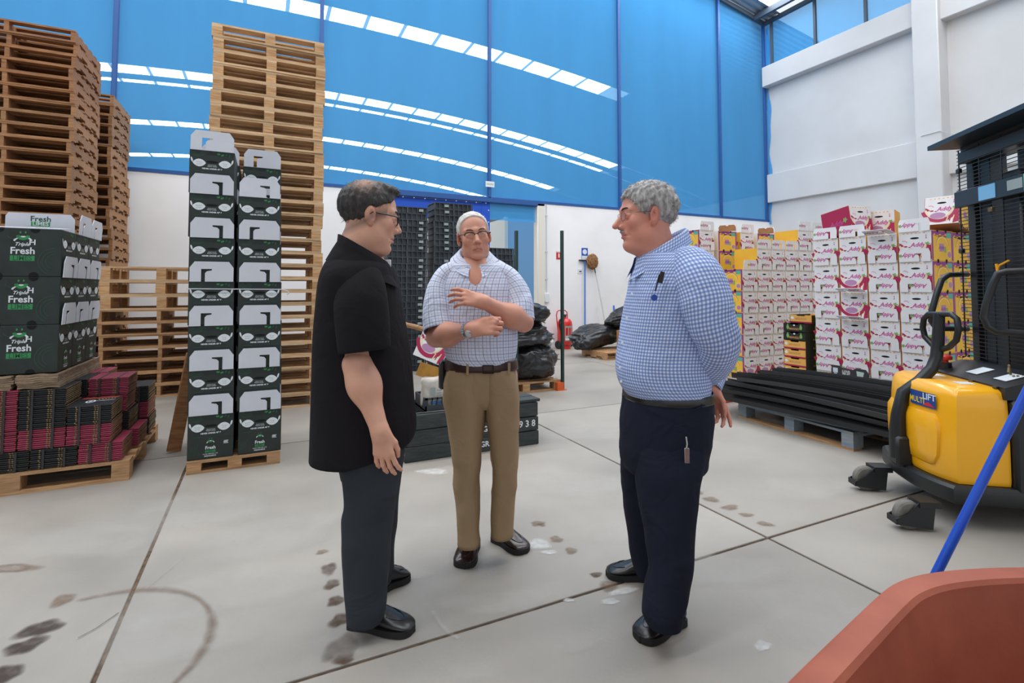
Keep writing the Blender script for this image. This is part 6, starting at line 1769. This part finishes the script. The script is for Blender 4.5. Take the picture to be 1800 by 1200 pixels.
def stand_collar(C, M, r0, zc, fall, h=0.038, open_=0.12, yc=-0.03):
    n = 40; rows = []
    for j, (dr, dz) in enumerate(((0.036, -0.055), (0.018, -0.018), (0.002, 0.012), (0.0, h), (-0.004, h), (-0.005, 0.0))):
        row = []
        for i in range(n):
            a = math.pi/2 + open_ + (2*math.pi - 2*open_)*i/(n-1)
            row.append(xf(M, np.array([[(r0+dr)*math.cos(a)*1.16, yc + (r0+dr)*math.sin(a)*1.12, zc + dz - fall*0.055*(math.sin(a)*0.5+0.5)]]))[0])
        rows.append(row)
    C.rings(np.array(rows), hem=(False, False), closed=False)

# ================= man in the black shirt =================
base = (-0.507, 2.15, 0.0)
p1 = person(base, 'man in black short-sleeved shirt and grey trousers, arm hanging')
MH = head_matrix(652, 384, 2.10, 112, -9, 0, 1.13); MCb = head_matrix(654, 388, 2.11, 105, 0, 0, 1.13)
hd = make_head(dict(w=1.06, nose=0.96, mouth=0.001, neck=1.12, fade=True, chin=True))
sk1 = skin_mat('light_warm_skin', srgb(214, 166, 140), srgb(200, 124, 104), srgb(70, 56, 50))
el, wr = cp(628, 640, 1.935), cp(668, 757, 1.89)
h1 = hand_mesh(wr, (0.17, 0.0, -0.98), (-0.15, -1, 0), -1, (0.18, 0.38, 0.25), el, T_REST, 0.055, 0.031, s=0.98, spread=0.16)
el2, wr2 = cp(655, 640, 2.38), cp(690, 745, 2.40)
h2 = hand_mesh(wr2, (0.17, 0, -0.98), (0.1, 1, 0), 1, RELAX, el2, T_REST, 0.05, 0.031, s=0.95)
sh_n, sh_f = cp(634, 515, 2.03), cp(650, 515, 2.27)
inn = inner_body([(sh_n, el, 0.045, 0.05), (sh_f, el2, 0.045, 0.048), (cp(640, 500, 2.14), cp(645, 770, 2.14), 0.12, 0.12), (sh_n, sh_f, 0.04, 0.04), (cp(640, 440, 2.14), cp(640, 500, 2.14), 0.06, 0.1),
                  (cp(648, 770, 2.06), cp(648, 905, 2.03), 0.085, 0.06), (cp(648, 905, 2.03), cp(645, 1075, 2.01), 0.06, 0.042), (cp(655, 770, 2.24), cp(668, 905, 2.28), 0.085, 0.06), (cp(668, 905, 2.28), cp(672, 1010, 2.31), 0.06, 0.042)])
body(p1, base, hd, MH, [h1, h2], inn, sk1)
hair_put(MH, dict(thick=0.0085, line=([-.14, -.08, -.03, 0.0, .03, .055, .075, .1], [-.05, -.048, -.015, .028, .050, .062, .098, .108]), tuft=True, thin=((0.050, -0.048, 0.118), 0.034, 0.8), strands=1500, flow=lambda q: (0, 0.9 if q[2] > 0.1 else -0.3, 0.3 if q[1] > 0.05 and q[2] > 0.09 else -0.9), slen=0.017, stand=0.12, rough=0.5), base, hair_mat('black_hair', srgb(34, 30, 29), srgb(54, 48, 45), srgb(176, 136, 112)), p1, 1)
eyes(p1, MH, base, MATS['black_hair']); glasses(p1, MH, M_rim_dk, base=base, r=0.0022)
C = Cloth()
T = px_rings([(428, 605, 672, 2.14, .065), (442, 593, 679, 2.14, .110), (458, 582, 686, 2.14, .165), (477, 574, 692, 2.14, .208), (505, 568, 699, 2.14, .226), (560, 563, 708, 2.14, .225), (620, 559, 716, 2.14, .222), (690, 556, 724, 2.14, .224), (750, 554, 730, 2.14, .230), (794, 553, 724, 2.14, .234)])
T[-6:, :, 2] += 0.05*np.clip((T[-6:, :, 0] - T[-1, :, 0].mean())/0.2, 0, 1)*np.linspace(0, 1, 6)[:, None]
T = neckline(T, (1, 0), 0.075); C.rings(folds(T, 0.005, 2, 1.2, 3.0))
C.rings(folds(limb_rings(cap0([L5(634, 484, 2.06, .070, .05), L5(633, 500, 1.99, .092, .068), L5(634, 530, 1.95, .098, .08), L5(637, 570, 1.93, .098, .080), L5(641, 618, 1.92, .095, .078)])), 0.004, 4, 1.2, 3.0))
C.rings(folds(limb_rings(cap0([L5(645, 458, 2.24, .06, .05), L5(650, 490, 2.32, .088, .07), L5(654, 560, 2.36, .09, .075), L5(656, 615, 2.38, .088, .075)])), 0.004, 6, 1.2, 3.0))
stand_collar(C, MCb, 0.078, -0.090, 1.80)
sh1 = cloth_put('shirt', C, base, cloth_mat('black_jersey', srgb(24, 21, 25), [], 0.9, 0.3), p1)
q = xf(MCb, np.array([[0.004, 0.058, -0.160]]))[0]
MB().box((-0.012, -0.003, -0.022), (0.012, 0.003, 0.022), bev=0.002).obj('collar_tab', M_pwhite, p1, tuple(q - np.array(base)), (0, 0, math.radians(15)))
C = Cloth()
C.rings(folds(px_rings([(735, 586, 712, 2.14, .17), (770, 590, 712, 2.14, .172), (800, 598, 709, 2.14, .168), (830, 604, 704, 2.15, .15)]), 0.003, 2), hem=(False, False))
C.rings(folds(px_rings([(760, 598, 712, 2.06, .11), (800, 600, 708, 2.05, .108), (850, 606, 700, 2.04, .10), (885, 609, 693, 2.03, .092), (912, 604, 689, 2.03, .088), (960, 605, 685, 2.02, .083), (1020, 607, 681, 2.02, .080), (1062, 610, 678, 2.01, .078), (1086, 612, 673, 2.01, .076)]), 0.005, 3, 1.5, 4.0))
C.rings(folds(px_rings([(760, 605, 712, 2.25, .11), (850, 625, 702, 2.28, .10), (910, 640, 697, 2.29, .085), (960, 648, 692, 2.31, .08), (1000, 653, 690, 2.32, .078), (1018, 655, 689, 2.32, .076)]), 0.005, 5, 1.5, 4.0))
cloth_put('trousers', C, base, cloth_mat('charcoal_twill', srgb(50, 54, 60), [], 0.85, 0.35), p1)
shoe(p1, ground(617, 1094), ground(727, 1112), base, M_shoe_k, M_sole, w=0.105, tall=0.10)
shoe(p1, ground(660, 1040), ground(716, 1012), base, M_shoe_k, M_sole, w=0.10, tall=0.10)

# ================= man in the checked short-sleeved shirt =================
base = (-0.125, 2.57, 0.0)
p2 = person(base, 'white-haired man in pale checked short-sleeved shirt and khaki trousers, arms crossed')
MH = head_matrix(833, 417, 2.55, 12, -2, 7, 0.965); MCb = head_matrix(834, 424, 2.57, 6, 0, 0, 1.0)
hd = make_head(dict(w=0.96, nose=1.02, mouth=0.009, neck=1.0))
sk2 = skin_mat('tanned_skin', srgb(216, 160, 134), srgb(196, 108, 92), srgb(150, 120, 100))
el, wr = cp(767, 592, 2.50), cp(829, 579, 2.31)
hR = hand_mesh(wr, (0.97, -0.06, 0.20), (-0.1, -0.95, 0.35), -1, (0.75, 1.0, 0.6), el, ((0.034, 0.010, 0.002), (0.030, -0.004, 0.002), (0.024, -0.010, -0.004)), 0.052, 0.031, s=1.08, spread=0.02)
el2, wr2 = cp(920, 566, 2.48), cp(851, 531, 2.345)
hL = hand_mesh(wr2, (-0.94, -0.12, 0.26), (-0.25, -0.80, 0.55), 1, ((0.30, 0.40, 0.25), (0.38, 0.45, 0.28), (0.42, 0.50, 0.28), (0.50, 0.50, 0.30)), el2, ((0.034, 0.012, -0.012), (0.030, 0.002, -0.012), (0.024, -0.002, -0.010)), 0.050, 0.030, s=1.0, spread=0.18)
sa, sb = cp(778, 490, 2.56), cp(898, 490, 2.56)
inn = inner_body([(sa, el, 0.04, 0.046), (sb, el2, 0.04, 0.046), (cp(838, 500, 2.56), cp(846, 640, 2.57), 0.10, 0.10), (sa, sb, 0.035, 0.035), (cp(834, 450, 2.57), cp(838, 500, 2.56), 0.055, 0.09),
                  (cp(818, 660, 2.57), cp(822, 800, 2.55), 0.085, 0.055), (cp(822, 800, 2.55), cp(824, 945, 2.54), 0.055, 0.04), (cp(880, 660, 2.57), cp(886, 800, 2.57), 0.085, 0.055), (cp(886, 800, 2.57), cp(882, 930, 2.57), 0.055, 0.04)])
body(p2, base, hd, MH, [hR, hL], inn, sk2)
hair_put(MH, dict(thick=0.0065, line=([-.14, -.05, -.01, .012, .025, .04, .06, .1], [-.05, -.045, -.005, .000, .035, .080, .112, .125]), strands=900, flow=lambda q: (0, -0.8, -0.2), slen=0.012, stand=0.10, rough=0.4), base, hair_mat('white_hair', srgb(226, 222, 216), srgb(196, 192, 188)), p2, 2)
eyes(p2, MH, base, material('grey_brow', srgb(96, 74, 64), 0.8), 0.0034); glasses(p2, MH, M_rim_dk, half=True, base=base, r=0.0021, lens_w=0.025, lens_h=0.0155)
plaid = cloth_mat('pale_plaid', srgb(222, 226, 240), [(0, .030, .0032, 0.1, srgb(120, 124, 158), .75), (0, .030, .0022, 0.6, srgb(150, 166, 214), .7), (1, .030, .0032, 0.1, srgb(120, 124, 158), .75), (1, .030, .0022, 0.6, srgb(150, 166, 214), .7)], 0.85, 0.45)
C = Cloth()
T = px_rings([(444, 806, 862, 2.58, .055), (453, 796, 875, 2.58, .064), (463, 785, 890, 2.58, .076), (476, 775, 901, 2.575, .090), (500, 772, 905, 2.565, .106), (540, 776, 907, 2.56, .120), (580, 780, 908, 2.56, .130), (612, 783, 908, 2.56, .134), (626, 785, 906, 2.56, .134), (638, 789, 902, 2.56, .126)])
T = neckline(T, (0, -1), 0.070, 12); C.rings(folds(T, 0.007, 3, 1.4, 4.0))
C.rings(folds(limb_rings(cap0([L5(806, 474, 2.57, .040, .06), L5(786, 484, 2.57, .052, .072), L5(774, 506, 2.56, .060, .078), L5(771, 540, 2.53, .070, .080), L5(772, 562, 2.51, .075, .079), L5(774, 581, 2.49, .078, .078)])), 0.006, 5, 1.6, 4.0))
C.rings(folds(limb_rings(cap0([L5(872, 474, 2.57, .040, .06), L5(892, 484, 2.57, .050, .072), L5(905, 504, 2.56, .056, .078), L5(912, 530, 2.54, .062, .079), L5(914, 548, 2.52, .066, .077), L5(915, 563, 2.51, .067, .075)])), 0.006, 7, 1.6, 4.0))
collar(C, MCb, 0.066, 0.24, 0.034, 0.036, -0.010, 1.85, -0.024, 0.036)
cloth_put('shirt', C, base, plaid, p2)
C = Cloth()
C.rings(folds(px_rings([(629, 786, 905, 2.57, .128), (650, 785, 906, 2.57, .126), (680, 784, 909, 2.57, .118), (700, 790, 906, 2.57, .105), (715, 815, 885, 2.57, .07)]), 0.002, 3), hem=(False, False))
C.rings(folds(px_rings([(645, 786, 852, 2.57, .124), (662, 783, 853, 2.57, .130), (690, 781, 853, 2.57, .124), (720, 784, 852, 2.57, .110), (760, 790, 849, 2.56, .096), (800, 796, 845, 2.55, .088), (850, 799, 842, 2.55, .082), (900, 801, 841, 2.54, .079), (952, 806, 844, 2.53, .079)]), 0.009, 5, 1.6, 5.0))
C.rings(folds(px_rings([(645, 846, 905, 2.57, .124), (662, 847, 909, 2.57, .130), (690, 848, 913, 2.57, .124), (720, 853, 913, 2.57, .110), (760, 859, 911, 2.57, .096), (800, 864, 910, 2.57, .088), (845, 866, 908, 2.57, .083), (890, 864, 904, 2.57, .079), (938, 863, 901, 2.57, .078)]), 0.006, 7, 1.6, 5.0))
khaki = cloth_mat('khaki_twill', srgb(166, 140, 108), [], 0.85, 0.4)
cloth_put('trousers', C, base, khaki, p2)
M_belt = material('brown_belt', srgb(60, 36, 30), 0.4); C = Cloth(); C.rings(px_rings([(629, 782, 908, 2.57, .140), (637, 780, 910, 2.57, .143), (647, 780, 911, 2.57, .143)], sub=2), hem=(True, True)); bl = cloth_put('belt', C, base, M_belt, p2)
q = cp(858, 649, 2.421) - np.array(base); MB().tube([(q[0]-.024, q[1], q[2]-.018), (q[0]+.024, q[1], q[2]-.018), (q[0]+.024, q[1], q[2]+.018), (q[0]-.024, q[1], q[2]+.018)], 0.003, 6, closed=True).obj('buckle', material('dark_buckle', srgb(50, 40, 36), 0.3, metal=0.6), bl)
for px_, d_ in ((822, 2.432), (895, 2.444)): q = cp(px_, 648, d_) - np.array(base); MB().box((q[0]-.006, q[1]-.004, q[2]-.028), (q[0]+.006, q[1], q[2]+.028)).obj('belt_loop', khaki, p2)
q = cp(779, 655, 2.55) - np.array(base); MB().box((q[0]-.018, q[1]-.04, q[2]-.075), (q[0]+.014, q[1]+.04, q[2]+.06), bev=.01).obj('phone_pouch', M_shoe_k, p2)
M_watch = material('steel_watch', srgb(196, 196, 198), 0.25, metal=0.9); wv = wr - el; wv /= np.linalg.norm(wv); wc_ = wr - wv*0.022
u = np.cross(wv, [0, 0, 1.0]); u /= np.linalg.norm(u); v = np.cross(u, wv); m = MB()
for k in range(22):
    a = 2*math.pi*k/22; c = wc_ + (u*math.cos(a) + v*math.sin(a))*0.0345 - np.array(base); t = -u*math.sin(a) + v*math.cos(a)
    m.tube([c - wv*0.009, c + wv*0.009], 0.0052, 6)
wt = m.obj('watch_strap', M_watch, p2); f_ = wc_ - np.array(base) + np.array([0.0, -0.037, -0.012]); 
wd = MB().lathe([(0.017, 0), (0.019, 0.003), (0.019, 0.008), (0.016, 0.010), (0, 0.010)], 20).obj('watch_case', M_watch, p2, tuple(f_)); wd.rotation_euler = Vector((0, -1, -0.4)).to_track_quat('Z', 'Y').to_euler()
shoe(p2, ground(829, 958), ground(814, 1000), base, M_shoe_b, M_sole, w=0.105, tall=0.095)
shoe(p2, ground(872, 946), ground(925, 973), base, M_shoe_b, M_sole, w=0.105, tall=0.095)

# ================= man in the blue gingham shirt =================
base = (0.529, 2.16, 0.0)
p3 = person(base, 'grey-haired man in blue checked long-sleeved shirt, hands behind back')
MH = head_matrix(1134, 383, 2.11, -88, -3, 0, 1.10); MCb = head_matrix(1150, 388, 2.12, -86, 0, 0, 1.12)
hd = make_head(dict(w=1.03, nose=1.05, mouth=0.002, neck=1.22, chin=True))
sk3 = skin_mat('ruddy_skin', srgb(212, 150, 128), srgb(196, 96, 84), srgb(150, 120, 110))
el, wr = cp(1262, 618, 1.95), cp(1226, 672, 2.22)
hN = hand_mesh(wr, (-0.5, 0.3, -0.8), (0.3, 0.9, 0.1), 1, (0.9, 1.0, 0.5), el, T_REST, 0.045, 0.030, s=0.9)
el2, wr2 = cp(1264, 625, 2.38), cp(1250, 684, 2.25)
hF = hand_mesh(wr2, (0.36, -0.05, -0.93), (0.62, 0.72, 0.24), 1, ((0.15, 0.30, 0.25), (0.4, 0.6, 0.4), (0.55, 0.7, 0.4), (0.6, 0.8, 0.4)), el2, ((0.036, 0.016, -0.012), (0.032, 0.000, -0.016), (0.026, -0.006, -0.010)), 0.042, 0.030, s=0.95, spread=0.05)
sa, sb = cp(1215, 468, 2.0), cp(1200, 468, 2.30)
inn = inner_body([(sa, el, 0.04, 0.042), (sb, el2, 0.04, 0.042), (cp(1172, 500, 2.14), cp(1172, 690, 2.14), 0.12, 0.13), (sa, sb, 0.035, 0.035), (cp(1160, 440, 2.14), cp(1172, 500, 2.14), 0.06, 0.1),
                  (cp(1178, 720, 2.05), cp(1172, 900, 2.02), 0.09, 0.06), (cp(1172, 900, 2.02), cp(1166, 1075, 1.97), 0.06, 0.042), (cp(1150, 720, 2.24), cp(1140, 900, 2.27), 0.085, 0.06), (cp(1140, 900, 2.27), cp(1143, 1000, 2.31), 0.06, 0.042)])
body(p3, base, hd, MH, [hN, hF], inn, sk3)
hair_put(MH, dict(thick=0.0125, line=([-.14, -.075, -.04, -.02, .01, .03, .05, .07, .1], [-.072, -.072, -.045, -.01, -.005, .012, .045, .075, .092]), strands=2600, flow=lambda q: (0, 0.5 if q[1] > 0.02 else -0.6, -0.7 if q[2] < 0.1 else 0.0), slen=0.016, stand=0.30, rough=0.8), base, hair_mat('grey_hair', srgb(190, 186, 182), srgb(120, 116, 114)), p3, 3)
eyes(p3, MH, base, material('dark_brow', srgb(70, 56, 50), 0.8), 0.003); glasses(p3, MH, M_rim_metal, base=base, r=0.0009, lens_w=0.022, lens_h=0.016)
m = MB(); 
for s in (-1, 1): m.tube([tuple(np.array(MH @ Vector((s*q[0], q[1], q[2]))) - np.array(base)) for q in ((0.002, 0.0935, -0.047), (0.014, 0.089, -0.049), (0.026, 0.078, -0.055))], [0.0055, 0.005, 0.002], 7)
m.obj('moustache', MATS['grey_hair'], p3)
ging = cloth_mat('blue_gingham', srgb(214, 224, 244), [(0, .0125, .0062, 0, srgb(66, 104, 178), .62), (1, .0125, .0062, 0, srgb(66, 104, 178), .62)], 0.85, 0.45)
C = Cloth()
T = px_rings([(414, 1136, 1198, 2.14, .062), (428, 1130, 1203, 2.14, .085), (440, 1123, 1212, 2.14, .12), (455, 1119, 1224, 2.14, .16), (475, 1115, 1234, 2.14, .198), (510, 1108, 1242, 2.14, .212), (550, 1100, 1246, 2.14, .210), (600, 1091, 1247, 2.14, .206), (645, 1086, 1245, 2.14, .200), (670, 1089, 1243, 2.14, .196), (690, 1099, 1242, 2.14, .186)])
T = neckline(T, (-1, 0), 0.085); C.rings(folds(T, 0.006, 3, 1.4, 4.0))
C.rings(folds(limb_rings(cap0([L5(1210, 452, 2.05, .062, .05), L5(1222, 474, 1.97, .086, .07), L5(1236, 515, 1.93, .094, .08), L5(1250, 565, 1.915, .090, .076), L5(1262, 605, 1.93, .078, .070), L5(1255, 636, 2.0, .068, .062), L5(1240, 656, 2.09, .054, .052), L5(1228, 670, 2.19, .044, .044)])), 0.006, 5, 1.6, 4.0))
C.rings(folds(limb_rings(cap0([L5(1200, 452, 2.24, .055, .05), L5(1215, 490, 2.33, .078, .07), L5(1240, 560, 2.37, .078, .072), L5(1258, 612, 2.37, .066, .064), L5(1257, 650, 2.31, .052, .05), L5(1249, 684, 2.25, .036, .040)])), 0.005, 7, 1.6, 4.0))
collar(C, MCb, 0.078, 0.20, 0.044, 0.010, -0.034, 1.95, -0.024, 0.034)
s3 = cloth_put('shirt', C, base, ging, p3)
q = cp(1157, 488, 1.935) - np.array(base); MB().tube([(q[0]-.012, q[1], q[2]-.05), (q[0]+.004, q[1]-.002, q[2]+.012)], 0.003, 6).tube([(q[0]+.006, q[1]-.003, q[2]-.02), (q[0]+.016, q[1]-.004, q[2]+.022)], 0.009, 8).obj('pocket_pen', M_rim_dk, p3)
q = cp(1150, 523, 1.930) - np.array(base); m = MB(); m.lathe([(0.0, 0), (0.012, 0), (0.012, 0.002), (0, 0.002)], 12); em = m.obj('emblem', material('emblem_blue', srgb(36, 72, 160), 0.7), p3, tuple(q)); em.rotation_euler = (math.radians(90), 0, math.radians(-8))
for py_, px_, d_ in ((475, 1122, 2.07), (516, 1111, 2.06), (558, 1102, 2.06), (602, 1094, 2.06), (645, 1090, 2.06), (670, 1092, 2.06)):
    q = cp(px_, py_, d_) - np.array(base); b_ = MB().lathe([(0.0, 0), (0.0055, 0), (0.0055, 0.002), (0, 0.002)], 10).obj('button', M_pwhite, p3, tuple(q)); b_.rotation_euler = (math.radians(90), 0, math.radians(-50))
C = Cloth()
C.rings(folds(px_rings([(686, 1100, 1244, 2.14, .184), (704, 1097, 1247, 2.14, .19), (745, 1093, 1246, 2.14, .19), (790, 1092, 1240, 2.14, .182), (812, 1094, 1236, 2.14, .172), (822, 1100, 1230, 2.14, .15)]), 0.004, 3), hem=(False, False))
C.rings(folds(px_rings([(735, 1125, 1234, 2.08, .09), (775, 1116, 1239, 2.06, .102), (830, 1119, 1231, 2.03, .10), (880, 1124, 1224, 2.02, .095), (940, 1136, 1219, 2.0, .09), (1000, 1143, 1213, 1.98, .086), (1040, 1135, 1206, 1.97, .084), (1070, 1131, 1200, 1.96, .082), (1089, 1135, 1196, 1.96, .080)]), 0.006, 5, 1.6, 5.0))
C.rings(folds(px_rings([(770, 1093, 1205, 2.24, .11), (830, 1094, 1192, 2.26, .10), (880, 1097, 1182, 2.27, .095), (940, 1104, 1174, 2.29, .087), (985, 1113, 1168, 2.31, .082), (1006, 1119, 1166, 2.31, .080)]), 0.006, 7, 1.6, 5.0))
navy = cloth_mat('navy_twill', srgb(27, 31, 46), [], 0.85, 0.4)
cloth_put('trousers', C, base, navy, p3)
C = Cloth(); C.rings(px_rings([(683, 1098, 1246, 2.14, .19), (690, 1097, 1248, 2.14, .194), (698, 1097, 1249, 2.14, .194)], sub=2), hem=(True, True)); bl = cloth_put('belt', C, base, M_shoe_k, p3)
q = cp(1206, 772, 1.925) - np.array(base); kc = MB().tube([(q[0], q[1], q[2]+.01), (q[0]+.002, q[1]-.004, q[2]-.015), (q[0], q[1]-.003, q[2]-.03)], 0.003, 6).box((q[0]-.008, q[1]-.006, q[2]-.085), (q[0]+.010, q[1]-.002, q[2]-.03), bev=.001).obj('key_fob', M_watch, p3)
q = cp(1226, 718, 1.949) - np.array(base); MB().tube([(q[0]-.03, q[1], q[2]-.012), (q[0]+.03, q[1]+.006, q[2]+.012)], 0.003, 6).obj('pocket_seam', navy, p3)
shoe(p3, ground(1194, 1088), ground(1122, 1128), base, M_shoe_k, M_sole, w=0.105, tall=0.095)
shoe(p3, ground(1152, 1017), ground(1066, 1010), base, M_shoe_k, M_sole, w=0.10, tall=0.09)
